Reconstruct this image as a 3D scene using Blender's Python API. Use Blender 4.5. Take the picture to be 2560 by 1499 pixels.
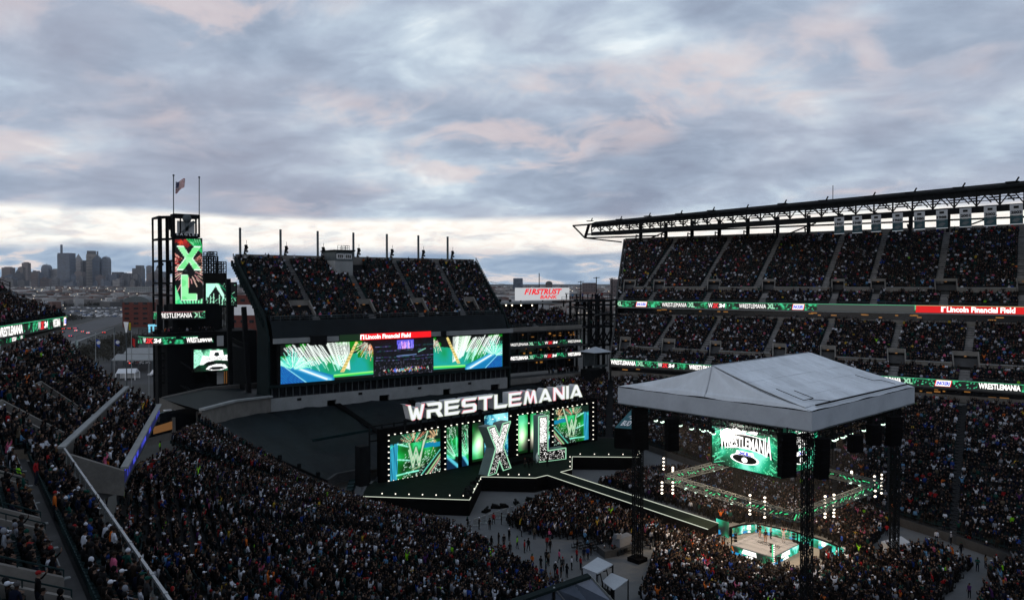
import bpy, bmesh, math, random
import numpy as np
from mathutils import Vector, Matrix

for o in list(bpy.data.objects):
 bpy.data.objects.remove(o)
SC = bpy.context.scene
COL = SC.collection
R = random.Random(7)
NR = np.random.RandomState(11)

# ------------------------------------------------------------------ camera
FOC, CX, CY, HOR = 1900.0, 1280.0, 749.5, 708.0       # photograph pixels
YAW, CAMH = math.radians(36.5), 35.0
PITCH = math.atan((CY - HOR) / FOC)
cam_data = bpy.data.cameras.new('camera')
cam = bpy.data.objects.new('camera', cam_data)
COL.objects.link(cam)
cam_data.sensor_width = 36.0
cam_data.lens = 36.0 * FOC / 2560.0
cam_data.clip_start, cam_data.clip_end = 0.5, 40000.0
cam.location = (0, 0, CAMH)
cam.rotation_euler = (math.pi / 2 - PITCH, 0, -YAW)
SC.camera = cam

# ------------------------------------------------------------------ sky and light
world = bpy.data.worlds.new('World')
SC.world = world
world.use_nodes = True
wt = world.node_tree
for n in list(wt.nodes):
 wt.nodes.remove(n)

SUN_EL, SUN_AZ = math.radians(12.0), math.radians(-98.0)   # low in the west, behind the cloud


class Nodes:
 """small shorthand for building node trees"""
 def __init__(self, tree):
  self.t = tree

 def n(self, typ, **kw):
  nd = self.t.nodes.new(typ)
  for k, v in kw.items():
   setattr(nd, k, v)
  return nd

 def put(self, sock, val):
  if hasattr(val, 'is_linked') and hasattr(val, 'node'):
   self.t.links.new(val, sock)
  else:
   sock.default_value = val

 def math(self, op, a, b=0.0, c=None, clamp=False):
  nd = self.n('ShaderNodeMath', operation=op, use_clamp=clamp)
  self.put(nd.inputs[0], a)
  self.put(nd.inputs[1], b)
  if c is not None:
   self.put(nd.inputs[2], c)
  return nd.outputs[0]

 def noise(self, vec, scale, detail=4.0, rough=0.55, dist=0.0, w=None):
  nd = self.n('ShaderNodeTexNoise')
  if w is not None:
   nd.noise_dimensions = '4D'
   nd.inputs['W'].default_value = w
  if vec is not None:
   self.put(nd.inputs['Vector'], vec)
  nd.inputs['Scale'].default_value = scale
  nd.inputs['Detail'].default_value = detail
  nd.inputs['Roughness'].default_value = rough
  nd.inputs['Distortion'].default_value = dist
  return nd.outputs[0]

 def ramp(self, fac, stops, interp='LINEAR'):
  nd = self.n('ShaderNodeValToRGB')
  nd.color_ramp.interpolation = interp
  el = nd.color_ramp.elements
  while len(el) < len(stops):
   el.new(0.5)
  for e, (p, c) in zip(el, stops):
   e.position = p
   e.color = (*c, 1.0) if len(c) == 3 else c
  self.put(nd.inputs[0], fac)
  return nd.outputs[0]

 def mix(self, fac, a, b, blend='MIX'):
  nd = self.n('ShaderNodeMix', data_type='RGBA', blend_type=blend)
  self.put(nd.inputs['Factor'], fac)
  for s, v in ((nd.inputs[6], a), (nd.inputs[7], b)):
   if isinstance(v, tuple):
    s.default_value = (*v, 1.0) if len(v) == 3 else v
   else:
    self.put(s, v)
  return nd.outputs[2]

 def sstep(self, x, a, b):
  nd = self.n('ShaderNodeMapRange', interpolation_type='SMOOTHSTEP')
  self.put(nd.inputs[0], x)
  nd.inputs[1].default_value, nd.inputs[2].default_value = a, b
  return nd.outputs[0]


W = Nodes(wt)
sky = W.n('ShaderNodeTexSky', sky_type='NISHITA')
sky.sun_disc = False
sky.sun_elevation = SUN_EL
sky.sun_rotation = SUN_AZ
sky.air_density, sky.dust_density, sky.ozone_density = 1.0, 1.5, 2.0
tc = W.n('ShaderNodeTexCoord')
sep = W.n('ShaderNodeSeparateXYZ')
wt.links.new(tc.outputs['Generated'], sep.inputs[0])
dx, dy, dz = sep.outputs
# directions onto a flat cloud sheet, softened near the horizon
den = W.math('ADD', W.math('MAXIMUM', dz, 0.0), 0.24)
comb = W.n('ShaderNodeCombineXYZ')
# rotate so that the streaks run across the view
ca, sa = math.cos(math.radians(50)), math.sin(math.radians(50))
ax = W.math('ADD', W.math('MULTIPLY', dx, ca), W.math('MULTIPLY', dy, -sa))
ay = W.math('ADD', W.math('MULTIPLY', dx, sa), W.math('MULTIPLY', dy, ca))
wt.links.new(W.math('MULTIPLY', W.math('DIVIDE', ax, den), 0.85), comb.inputs[0])
wt.links.new(W.math('DIVIDE', ay, den), comb.inputs[1])
P = comb.outputs[0]
n1 = W.noise(P, 1.8, 7.0, 0.53, 0.45, w=1.7)
n2 = W.noise(P, 4.6, 7.0, 0.56, 0.6, w=4.2)
n3 = W.noise(P, 1.7, 4.0, 0.5, 0.2, w=9.1)
n4 = W.noise(P, 13.0, 5.0, 0.6, 0.3, w=2.4)
shade = W.math('ADD', W.math('MULTIPLY', n1, 0.62), W.math('MULTIPLY', n2, 0.32))
shade = W.math('ADD', shade, W.math('MULTIPLY', n4, 0.08))
cloud = W.ramp(shade, [(0.39, (2.85, 3.35, 4.45)), (0.46, (3.5, 4.2, 5.4)), (0.515, (4.35, 5.15, 6.4)), (0.565, (5.5, 6.5, 7.6)), (0.64, (8.0, 9.0, 9.6))])
pink = W.math('MULTIPLY', W.sstep(n3, 0.45, 0.60), W.sstep(n2, 0.42, 0.58))
cloud = W.mix(W.math('MULTIPLY', pink, 0.60), cloud, (7.6, 6.2, 6.1))
lav = W.math('MULTIPLY', W.sstep(W.noise(P, 1.2, 4.0, 0.5, 0.2, w=13.3), 0.45, 0.62), 0.24)
cloud = W.mix(lav, cloud, (5.0, 4.75, 5.5))
# small gaps where the pale evening sky shows through
gap = W.sstep(W.math('ADD', W.math('MULTIPLY', n2, 0.6), W.math('MULTIPLY', n1, 0.4)), 0.60, 0.70)
elev = W.math('ADD', dz, W.math('MULTIPLY', W.math('SUBTRACT', W.noise(P, 0.9, 5.0, 0.55, 0.3, w=5.5), 0.5), 0.030))
# overcast deck stops a few degrees above the horizon; a lower bank lies on it
band = W.math('MULTIPLY', W.sstep(elev, 0.034, 0.052), W.sstep(elev, 0.091, 0.079))
band = W.math('MULTIPLY', band, W.math('ADD', 0.62, W.math('MULTIPLY', W.sstep(n2, 0.38, 0.52), 0.36)))
clear = W.math('MAXIMUM', W.math('MULTIPLY', gap, 0.35), band)
glow = W.mix(W.sstep(n4, 0.40, 0.62), (12.8, 12.5, 11.6), (11.6, 10.6, 9.8))
glow = W.mix(0.08, glow, sky.outputs[0])
low = W.ramp(n2, [(0.40, (3.0, 4.1, 5.7)), (0.54, (4.3, 5.4, 6.8)), (0.62, (8.0, 7.3, 7.2))])
cloud = W.mix(W.sstep(elev, 0.050, 0.030), cloud, low)
skyc = W.mix(clear, cloud, glow)
bg = W.n('ShaderNodeBackground')
wt.links.new(skyc, bg.inputs[0])
bg.inputs[1].default_value = 0.1
wo = W.n('ShaderNodeOutputWorld')
wt.links.new(bg.outputs[0], wo.inputs[0])

sun_data = bpy.data.lights.new('sun', 'SUN')
sun_data.energy, sun_data.angle = 0.5, math.radians(25)
sun_data.color = (1.0, 0.93, 0.88)
sun = bpy.data.objects.new('sun', sun_data)
COL.objects.link(sun)
sun.location = (-200, 100, 120)
sun.rotation_euler = Vector((-math.sin(SUN_AZ) * math.cos(SUN_EL), -math.cos(SUN_AZ) * math.cos(SUN_EL), -math.sin(SUN_EL))).to_track_quat('-Z', 'Y').to_euler()
SC.view_settings.view_transform = 'Standard'
SC.view_settings.look = 'None'
SC.view_settings.exposure = 0.0
SC.view_settings.gamma = 1.0
SC.render.engine = 'CYCLES'
cy = SC.cycles
cy.use_denoising = True
cy.max_bounces = 4
cy.diffuse_bounces, cy.glossy_bounces, cy.transmission_bounces, cy.transparent_max_bounces = 2, 2, 3, 6
cy.caustics_reflective = cy.caustics_refractive = False
cy.sample_clamp_indirect = 4.0

# ------------------------------------------------------------------ helpers
FWD = np.array([math.sin(YAW) * math.cos(PITCH), math.cos(YAW) * math.cos(PITCH), -math.sin(PITCH)])
RGT = np.array([math.cos(YAW), -math.sin(YAW), 0.0])
UPV = np.cross(RGT, FWD)
EYE = np.array([0.0, 0.0, CAMH])


def ray(u, v):
 return FWD + RGT * (u - CX) / FOC - UPV * (v - CY) / FOC


def at_z(u, v, z):
 """where the line of sight through photograph pixel (u, v) meets the level z"""
 d = ray(u, v)
 return EYE + d * ((z - CAMH) / d[2])


def at_y(u, v, y):
 d = ray(u, v)
 return EYE + d * (y / d[1])


def at_x(u, v, x):
 d = ray(u, v)
 return EYE + d * (x / d[0])


def at_d(u, v, dist):
 return EYE + ray(u, v) * dist


def on_plane(u, v, p0, nrm):
 d = ray(u, v)
 return EYE + d * (np.dot(np.array(p0) - EYE, nrm) / np.dot(d, nrm))


def px(p):
 q = np.asarray(p, float) - EYE
 w = q @ FWD
 return CX + FOC * (q @ RGT) / w, CY - FOC * (q @ UPV) / w, w


def lerp(a, b, t):
 return np.asarray(a, float) * (1 - t) + np.asarray(b, float) * t


WLOC = {}


def tag(o, label=None, cat=None, group=None, kind=None):
 if label:
  o['label'] = label
 if cat:
  o['category'] = cat
 if group:
  o['group'] = group
 if kind:
  o['kind'] = kind
 return o


def thing(name, label, cat, loc=(0, 0, 0), rz=0.0, group=None):
 o = bpy.data.objects.new(name, None)
 o.empty_display_size = 0.3
 COL.objects.link(o)
 o.location = [float(x) for x in loc]
 o.rotation_euler = (0, 0, rz)
 WLOC[o.name] = np.array(loc, float)
 return tag(o, label, cat, group)


class MB:
 """collects shapes (world coordinates unless built local) and links them as ONE mesh object"""
 def __init__(self):
  self.v, self.f, self.m, self.mi, self.st = [], [], [], 0, []

 def add(self, vs, fs):
  k = len(self.v)
  self.st.append((k, len(self.f)))
  self.v.extend([tuple(map(float, p)) for p in vs])
  self.f.extend([tuple(i + k for i in f) for f in fs])
  self.m.extend([self.mi] * len(fs))
  return self

 def quad(self, a, b, c, d):
  return self.add([a, b, c, d], [(0, 1, 2, 3)])

 def hexa(self, b, t):
  """a solid from four bottom and four top points (same winding)"""
  return self.add(list(b) + list(t), [(3, 2, 1, 0), (4, 5, 6, 7), (0, 1, 5, 4), (1, 2, 6, 5), (2, 3, 7, 6), (3, 0, 4, 7)])

 def box(self, c, s, rz=0.0):
  x, y, z = s[0] / 2, s[1] / 2, s[2] / 2
  co, si = math.cos(rz), math.sin(rz)
  pts = [(-x, -y), (x, -y), (x, y), (-x, y)]
  pts = [(c[0] + p * co - q * si, c[1] + p * si + q * co) for p, q in pts]
  return self.hexa([(p, q, c[2] - z) for p, q in pts], [(p, q, c[2] + z) for p, q in pts])

 def prism(self, poly, z0, z1):
  """an upright solid over a counter-clockwise plan outline"""
  n = len(poly)
  vs = [(p[0], p[1], z0) for p in poly] + [(p[0], p[1], z1) for p in poly]
  fs = [tuple(range(n - 1, -1, -1)), tuple(range(n, 2 * n))]
  fs += [(i, (i + 1) % n, n + (i + 1) % n, n + i) for i in range(n)]
  return self.add(vs, fs)

 def slab(self, pts, d):
  """a flat outline of 3-D points thickened by the vector d"""
  n = len(pts)
  d = np.asarray(d, float)
  vs = [np.asarray(p, float) for p in pts]
  vs = vs + [p + d for p in vs]
  fs = [tuple(range(n - 1, -1, -1)), tuple(range(n, 2 * n))]
  fs += [(i, (i + 1) % n, n + (i + 1) % n, n + i) for i in range(n)]
  return self.add(vs, fs)

 def bar(self, p, q, w, h=None, n=4, up=(0, 0, 1)):
  """a straight bar of rectangular (n=4) or round section"""
  p, q = np.asarray(p, float), np.asarray(q, float)
  d = q - p
  L = np.linalg.norm(d)
  if L < 1e-6:
   return self
  d = d / L
  u = np.asarray(up, float)
  if abs(d @ u) > 0.98:
   u = np.array([1.0, 0, 0])
  s = np.cross(d, u)
  s /= np.linalg.norm(s)
  t = np.cross(s, d)
  h = h or w
  a0 = math.pi / 4 if n == 4 else 0.0
  k = math.sqrt(2) if n == 4 else 1.0
  ring = [(k * math.cos(a0 + 2 * math.pi * i / n), k * math.sin(a0 + 2 * math.pi * i / n)) for i in range(n)]
  vs = [p + s * a * w / 2 + t * b * h / 2 for a, b in ring] + [q + s * a * w / 2 + t * b * h / 2 for a, b in ring]
  fs = [tuple(range(n - 1, -1, -1)), tuple(range(n, 2 * n))] + [(i, (i + 1) % n, n + (i + 1) % n, n + i) for i in range(n)]
  return self.add(vs, fs)

 def path(self, pts, w, h=None, n=4):
  for a, b in zip(pts[:-1], pts[1:]):
   self.bar(a, b, w, h, n)
  return self

 def ball(self, c, r, seg=8, rings=5, sq=(1, 1, 1)):
  vs = [(c[0], c[1], c[2] - r * sq[2])]
  for i in range(1, rings):
   a = -math.pi / 2 + math.pi * i / rings
   for j in range(seg):
    b = 2 * math.pi * j / seg
    vs.append((c[0] + r * sq[0] * math.cos(a) * math.cos(b), c[1] + r * sq[1] * math.cos(a) * math.sin(b), c[2] + r * sq[2] * math.sin(a)))
  vs.append((c[0], c[1], c[2] + r * sq[2]))
  fs = [(0, 1 + (j + 1) % seg, 1 + j) for j in range(seg)]
  for i in range(rings - 2):
   for j in range(seg):
    a, b = 1 + i * seg + j, 1 + i * seg + (j + 1) % seg
    fs.append((a, b, b + seg, a + seg))
  k = 1 + (rings - 2) * seg
  fs += [(k + j, k + (j + 1) % seg, len(vs) - 1) for j in range(seg)]
  return self.add(vs, fs)

 def each(self, name, mats, parent=None):
  """every shape as an object of its own"""
  ends = self.st[1:] + [(len(self.v), len(self.f))]
  for (v0, f0), (v1, f1) in zip(self.st, ends):
   m = MB()
   m.add(self.v[v0:v1], [tuple(i - v0 for i in f) for f in self.f[f0:f1]])
   m.build(name, mats, parent)

 def mesh(self, name, mats, off=(0, 0, 0)):
  me = bpy.data.meshes.new(name)
  off = np.asarray(off, float)
  v = np.array(self.v, float).reshape(-1, 3) - off
  me.from_pydata([tuple(p) for p in v], [], self.f)
  for m in (mats if isinstance(mats, (list, tuple)) else [mats]):
   me.materials.append(m)
  if any(self.m):
   me.polygons.foreach_set('material_index', self.m)
  me.update()
  return me

 def build(self, name, mats, parent=None, local=False, off=None, loc=(0, 0, 0)):
  if off is None:
   off = (0, 0, 0) if (local or parent is None) else WLOC.get(parent.name, np.zeros(3))
  me = self.mesh(name, mats, off)
  o = bpy.data.objects.new(name, me)
  COL.objects.link(o)
  o.location = loc
  if parent is not None:
   o.parent = parent
   WLOC[o.name] = WLOC.get(parent.name, np.zeros(3))
  else:
   WLOC[o.name] = np.asarray(off, float)
   if not local:
    o.location = [float(x) for x in off]
  return o


def part(name, me, parent, loc=(0, 0, 0), rz=0.0):
 """another object over shared mesh data"""
 o = bpy.data.objects.new(name, me)
 COL.objects.link(o)
 o.parent = parent
 o.location = [float(x) for x in loc]
 o.rotation_euler = (0, 0, rz)
 return o


KIDS = {}


def kids(o):
 return [c for c in bpy.data.objects if c.parent is o]


def dup(root, loc, rz=0.0, label=None, group=None, tree=None):
 """a copy of a thing with copies of its parts and sub-parts (mesh data shared)"""
 tree = tree or [(c, [(g, None) for g in kids(c)]) for c in kids(root)]
 r = root.copy()
 COL.objects.link(r)
 r.location, r.rotation_euler = [float(x) for x in loc], (0, 0, rz)
 if label:
  r['label'] = label
 if group:
  r['group'] = group
 for c, gs in tree:
  d = c.copy()
  COL.objects.link(d)
  d.parent = r
  for g, _ in gs:
   e = g.copy()
   COL.objects.link(e)
   e.parent = d
 return r


def tree_of(root):
 return [(c, [(g, None) for g in kids(c)]) for c in kids(root)]


# ------------------------------------------------------------------ materials
def pm(name, col, var=0.25, scale=1.5, rough=0.75, metal=0.0, bump=0.0, spec=0.14, streak=None):
 """a plain surface with uneven colour, grain and wear"""
 m = bpy.data.materials.new(name)
 m.use_nodes = True
 N = Nodes(m.node_tree)
 b = m.node_tree.nodes['Principled BSDF']
 t = N.n('ShaderNodeTexCoord')
 vec = t.outputs['Object']
 if streak:
  mp = N.n('ShaderNodeMapping')
  mp.inputs['Scale'].default_value = streak
  m.node_tree.links.new(vec, mp.inputs[0])
  vec = mp.outputs[0]
 n1 = N.noise(vec, scale, 5, 0.6)
 n2 = N.noise(vec, scale * 7.3, 3, 0.6)
 f = N.math('ADD', N.math('MULTIPLY', n1, 0.7), N.math('MULTIPLY', n2, 0.3))
 lo = tuple(max(0.0, c * (1 - var)) for c in col)
 hi = tuple(min(1.0, c * (1 + var)) for c in col)
 c = N.ramp(f, [(0.32, lo), (0.68, hi)])
 m.node_tree.links.new(c, b.inputs['Base Color'])
 b.inputs['Roughness'].default_value = rough
 b.inputs['Metallic'].default_value = metal
 b.inputs['Specular IOR Level'].default_value = spec
 if bump:
  bp = N.n('ShaderNodeBump')
  bp.inputs['Strength'].default_value = bump
  bp.inputs['Distance'].default_value = 0.05
  m.node_tree.links.new(f, bp.inputs['Height'])
  m.node_tree.links.new(bp.outputs[0], b.inputs['Normal'])
 return m


def em(name, col, strength=1.0, sample=False):
 """a lamp, a lit letter or a light strip: it gives off light"""
 m = bpy.data.materials.new(name)
 m.use_nodes = True
 nt = m.node_tree
 b = nt.nodes['Principled BSDF']
 b.inputs['Base Color'].default_value = (0.02, 0.02, 0.02, 1)
 b.inputs['Emission Color'].default_value = (*col, 1)
 b.inputs['Emission Strength'].default_value = strength
 m.cycles.emission_sampling = 'FRONT' if sample else 'NONE'
 return m


def led_mat(name, strength=1.0, sample=True):
 """an LED wall: the picture is a colour per LED cell, kept in the mesh"""
 m = bpy.data.materials.new(name)
 m.use_nodes = True
 nt = m.node_tree
 b = nt.nodes['Principled BSDF']
 a = nt.nodes.new('ShaderNodeAttribute')
 a.attribute_name = 'led'
 b.inputs['Base Color'].default_value = (0.01, 0.01, 0.01, 1)
 b.inputs['Roughness'].default_value = 0.6
 nt.links.new(a.outputs['Color'], b.inputs['Emission Color'])
 b.inputs['Emission Strength'].default_value = strength
 m.cycles.emission_sampling = 'FRONT' if sample else 'NONE'
 return m


M = {}
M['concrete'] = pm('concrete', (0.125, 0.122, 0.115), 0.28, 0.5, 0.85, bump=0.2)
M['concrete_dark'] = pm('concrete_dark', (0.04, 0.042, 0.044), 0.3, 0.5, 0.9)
M['concrete_light'] = pm('concrete_light', (0.20, 0.215, 0.22), 0.18, 0.4, 0.85)
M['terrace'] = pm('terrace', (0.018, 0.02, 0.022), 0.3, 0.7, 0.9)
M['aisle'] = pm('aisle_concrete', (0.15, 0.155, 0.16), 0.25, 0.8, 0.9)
M['seat'] = pm('seat_plastic', (0.009, 0.021, 0.023), 0.3, 1.2, 0.8, spec=0.06)
M['tarp'] = pm('black_tarp', (0.0055, 0.009, 0.0115), 0.5, 0.12, 0.7, bump=1.0, spec=0.12)
M['steel'] = pm('dark_steel', (0.007, 0.008, 0.009), 0.35, 1.0, 0.85, 0.0, spec=0.06)
M['steel_grey'] = pm('grey_steel', (0.075, 0.09, 0.097), 0.3, 1.0, 0.5, 0.4)
M['galv'] = pm('galvanised_steel', (0.25, 0.275, 0.29), 0.2, 2.0, 0.4, 0.6)
M['clad_dark'] = pm('dark_cladding', (0.005, 0.006, 0.007), 0.3, 0.4, 0.85, spec=0.06)
M['clad_green'] = pm('dark_green_cladding', (0.0065, 0.013, 0.014), 0.35, 0.3, 0.85, spec=0.08)
M['glass_dark'] = pm('dark_glass', (0.008, 0.010, 0.013), 0.3, 0.6, 0.12, spec=0.6)
M['black'] = pm('black_cloth', (0.003, 0.003, 0.0035), 0.4, 0.6, 0.95, spec=0.03)
M['stage_floor'] = pm('stage_floor', (0.004, 0.0085, 0.006), 0.35, 0.5, 0.85, spec=0.06)
M['floor'] = pm('field_floor_cover', (0.085, 0.093, 0.10), 0.14, 0.25, 0.85)
M['asphalt'] = pm('asphalt', (0.05, 0.052, 0.055), 0.3, 0.03, 0.9)
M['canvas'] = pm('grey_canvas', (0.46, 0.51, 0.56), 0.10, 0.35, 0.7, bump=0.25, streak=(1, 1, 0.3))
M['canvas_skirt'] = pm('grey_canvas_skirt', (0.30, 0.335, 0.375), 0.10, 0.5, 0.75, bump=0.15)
M['white'] = pm('white_paint', (0.72, 0.74, 0.76), 0.06, 1.0, 0.5)
M['tent'] = pm('white_tent_cloth', (0.5, 0.53, 0.56), 0.1, 0.5, 0.7)
M['red'] = pm('red_paint', (0.45, 0.02, 0.02), 0.1, 1.0, 0.5)
M['brick'] = pm('red_brick', (0.10, 0.032, 0.026), 0.3, 0.6, 0.85)
M['lit_white'] = em('lit_white', (1.0, 0.98, 0.95), 1.5)
M['lit_letter'] = em('lit_letter_face', (0.93, 0.95, 1.0), 1.0)
M['lit_pink'] = em('lit_pink_edge', (1.0, 0.32, 0.36), 0.85)
M['lit_warm'] = em('lit_warm_lamp', (1.0, 0.85, 0.62), 3.0)
M['lit_bulb'] = em('lit_bulb', (1.0, 0.93, 0.80), 1.5)
M['lit_green'] = em('lit_green', (0.06, 0.85, 0.35), 1.0)
M['lit_mint'] = em('lit_mint_edge', (0.45, 0.95, 0.62), 0.75)
M['lit_strip'] = em('lit_strip', (0.92, 1.0, 0.82), 0.68)
M['lit_red'] = em('lit_red', (1.0, 0.02, 0.03), 0.9)
M['lit_blue'] = em('lit_blue', (0.08, 0.10, 0.95), 0.8)
M['lit_amber'] = em('lit_amber', (1.0, 0.42, 0.08), 0.28)
M['lit_cyan'] = em('lit_cyan', (0.25, 0.75, 1.0), 0.9)
M['lit_black'] = pm('unlit_black', (0.004, 0.004, 0.004), 0.2, 1, 0.8)
M['led'] = led_mat('led_cells', 1.0)
M['led_small'] = led_mat('led_cells_small', 1.0, False)

# ------------------------------------------------------------------ LED pictures
def vnoise(x, y, seed=0):
 """smooth value noise on arrays"""
 r = np.random.RandomState(seed + 1)
 T = r.rand(64, 64)
 xi, yi = np.floor(x).astype(int), np.floor(y).astype(int)
 fx, fy = x - xi, y - yi
 fx, fy = fx * fx * (3 - 2 * fx), fy * fy * (3 - 2 * fy)
 a, b = T[xi % 64, yi % 64], T[(xi + 1) % 64, yi % 64]
 c, d = T[xi % 64, (yi + 1) % 64], T[(xi + 1) % 64, (yi + 1) % 64]
 return (a * (1 - fx) + b * fx) * (1 - fy) + (c * (1 - fx) + d * fx) * fy


class Canvas:
 """u to the right (0..asp), v upwards (0..1)"""
 def __init__(self, asp, nv, base=(0, 0, 0)):
  self.asp, self.nv, self.nu = asp, nv, max(2, int(round(asp * nv)))
  us = np.linspace(0, asp, self.nu + 1)
  vs = np.linspace(0, 1, nv + 1)
  self.u, self.v = np.meshgrid(us, vs)
  self.c = np.zeros(self.u.shape + (3,)) + np.array(base, float)

 def blend(self, mask, col):
  mask = np.clip(mask, 0, 1)[..., None]
  self.c = self.c * (1 - mask) + np.asarray(col, float) * mask
  return self

 def line(self, p, q, w, col, soft=0.5):
  p, q = np.array(p, float), np.array(q, float)
  d = q - p
  t = np.clip(((self.u - p[0]) * d[0] + (self.v - p[1]) * d[1]) / max(d @ d, 1e-9), 0, 1)
  e = np.hypot(self.u - p[0] - t * d[0], self.v - p[1] - t * d[1])
  return self.blend(np.clip((w - e) / (w * soft + 1e-6), 0, 1), col)

 def poly(self, pts, col, a=1.0):
  pts = np.array(pts, float)
  ins = np.zeros(self.u.shape, bool)
  j = len(pts) - 1
  for i in range(len(pts)):
   (xi, yi), (xj, yj) = pts[i], pts[j]
   c = ((yi > self.v) != (yj > self.v)) & (self.u < (xj - xi) * (self.v - yi) / (yj - yi + 1e-12) + xi)
   ins ^= c
   j = i
  return self.blend(ins * a, col)

 def rays(self, c, n, r0, r1, a0, a1, w, cols, seed=0):
  r = random.Random(seed)
  for i in range(n):
   a = a0 + (a1 - a0) * (i + r.random()) / n
   s, e = r0 * r.uniform(0.7, 1.3), r1 * r.uniform(0.6, 1.15)
   self.line((c[0] + math.cos(a) * s, c[1] + math.sin(a) * s), (c[0] + math.cos(a) * e, c[1] + math.sin(a) * e), w * r.uniform(0.6, 1.3), r.choice(cols))
  return self

 def specks(self, dens, col, seed=0, where=None):
  m = np.random.RandomState(seed).rand(*self.u.shape) < dens
  if where is not None:
   m = m & where
  return self.blend(m * 1.0, col)

 def cloudy(self, sc, cols, seed=0, stretch=1.0, rot=0.0):
  co, si = math.cos(rot), math.sin(rot)
  x = (self.u * co + self.v * si) * sc * stretch
  y = (-self.u * si + self.v * co) * sc
  f = 0.55 * vnoise(x, y, seed) + 0.3 * vnoise(x * 2.1, y * 2.1, seed + 3) + 0.15 * vnoise(x * 4.3, y * 4.3, seed + 5)
  f = np.clip((f - 0.25) / 0.5, 0, 1)
  k = np.linspace(0, 1, len(cols))
  for ch in range(3):
   self.c[..., ch] = np.interp(f, k, [c[ch] for c in cols])
  return self


def led_screen(name, pts, cv, parent=None, mat='led', pos=None):
 """a lit screen over four corners (bottom left, bottom right, top right, top left) or along a path of such columns"""
 nu, nv = cv.nu, cv.nv
 if pos is None:
  bl, br, tr, tl = [np.asarray(p, float) for p in pts]
  pos = lambda s, t: (bl * (1 - s) + br * s) * (1 - t) + (tl * (1 - s) + tr * s) * t
 off = WLOC.get(parent.name, np.zeros(3)) if parent is not None else pos(0.5, 0.0)
 S, T = np.meshgrid(np.linspace(0, 1, nu + 1), np.linspace(0, 1, nv + 1))
 V = np.array([pos(s, t) for s, t in zip(S.ravel(), T.ravel())]) - off
 idx = np.arange((nu + 1) * (nv + 1)).reshape(nv + 1, nu + 1)
 F = np.stack([idx[:-1, :-1], idx[:-1, 1:], idx[1:, 1:], idx[1:, :-1]], -1).reshape(-1, 4)
 me = bpy.data.meshes.new(name)
 me.from_pydata(V.tolist(), [], F.tolist())
 a = me.color_attributes.new('led', 'FLOAT_COLOR', 'POINT')
 rgba = np.ones((V.shape[0], 4))
 rgba[:, :3] = np.clip(cv.c.reshape(-1, 3), 0, 2) ** 1.9 * 1.1
 a.data.foreach_set('color', rgba.ravel())
 me.materials.append(M[mat])
 me.update()
 o = bpy.data.objects.new(name, me)
 COL.objects.link(o)
 if parent is not None:
  o.parent = parent
  WLOC[o.name] = off
 else:
  o.location = off.tolist()
  WLOC[o.name] = off
 return o


_TX = {}


def glyphs(s, bold=0.0, spacing=1.0):
 """flat triangles of a line of writing: (verts n x 2 scaled to height 1, faces)"""
 k = (s, bold, spacing)
 if k not in _TX:
  cu = bpy.data.curves.new('lettering', 'FONT')
  cu.body = s
  cu.offset = bold
  cu.space_character = spacing
  cu.resolution_u = 2
  ob = bpy.data.objects.new('lettering', cu)
  COL.objects.link(ob)
  me = bpy.data.meshes.new_from_object(ob)
  v = np.array([x.co[:2] for x in me.vertices]).reshape(-1, 2)
  f = [tuple(p.vertices) for p in me.polygons]
  bpy.data.objects.remove(ob)
  bpy.data.curves.remove(cu)
  bpy.data.meshes.remove(me)
  lo, hi = v.min(0), v.max(0)
  v = (v - lo) / (hi[1] - lo[1])
  _TX[k] = (v, f)
 return _TX[k]


def put_text(mb, s, pos, u0, u1, v0, v1, bold=0.02, shear=0.0, warp=None, spacing=1.0):
 """writing laid on a surface: pos(u, v) -> point, filling u0..u1, v0..v1"""
 v, f = glyphs(s, bold, spacing)
 w = v[:, 0].max()
 P = []
 for x, y in v:
  a, b = x / w, y
  if warp:
   a, b = warp(a, b)
  P.append(pos(u0 + (u1 - u0) * (a + shear * (b - 0.5)), v0 + (v1 - v0) * b))
 mb.add(P, f)


def plane_pos(bl, br, tl, out=0.05):
 """unit square on a flat sign, lifted a little off its face"""
 bl, br, tl = [np.asarray(p, float) for p in (bl, br, tl)]
 n = np.cross(br - bl, tl - bl)
 n /= np.linalg.norm(n)
 return lambda u, v: bl + (br - bl) * u + (tl - bl) * v + n * out
# ------------------------------------------------------------------ ground
OUT_Z = 0.0
gm = MB()
gm.quad((-15000, -6000, -0.6), (22000, -6000, -0.6), (22000, 22000, -0.6), (-15000, 22000, -0.6))
M['ground'] = pm('ground', (0.05, 0.052, 0.05), 0.45, 0.012, 0.95)
tag(gm.build('ground', M['ground']), kind='structure')
fm = MB()
fm.prism([(44, 20), (122, 20), (124, 124), (118, 128), (50, 128), (40, 118)], -0.6, 0.0)
tag(fm.build('field_floor', M['floor']), 'grey protective flooring covering the playing field', kind='structure')

# ------------------------------------------------------------------ crowd bookkeeping
CP, CR, CK, CS = [], [], [], []     # place, turn, pose, scale
POSES_SIT, POSES_STAND = (0, 1, 2), (3, 4, 5, 6)


def in_view(p, m=160):
 u, v, w = px(p)
 return w > 2 and -m < u < 2560 + m and -m < v < 1499 + m


def add_person(p, face, standing, sc=None):
 if not in_view(p):
  return
 CP.append([float(x) for x in p])
 CR.append(math.atan2(face[0], -face[1]) + R.gauss(0, 0.28))
 CK.append(R.choice(POSES_STAND) if standing else R.choice(POSES_SIT))
 CS.append(sc or R.uniform(0.93, 1.07))


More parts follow.
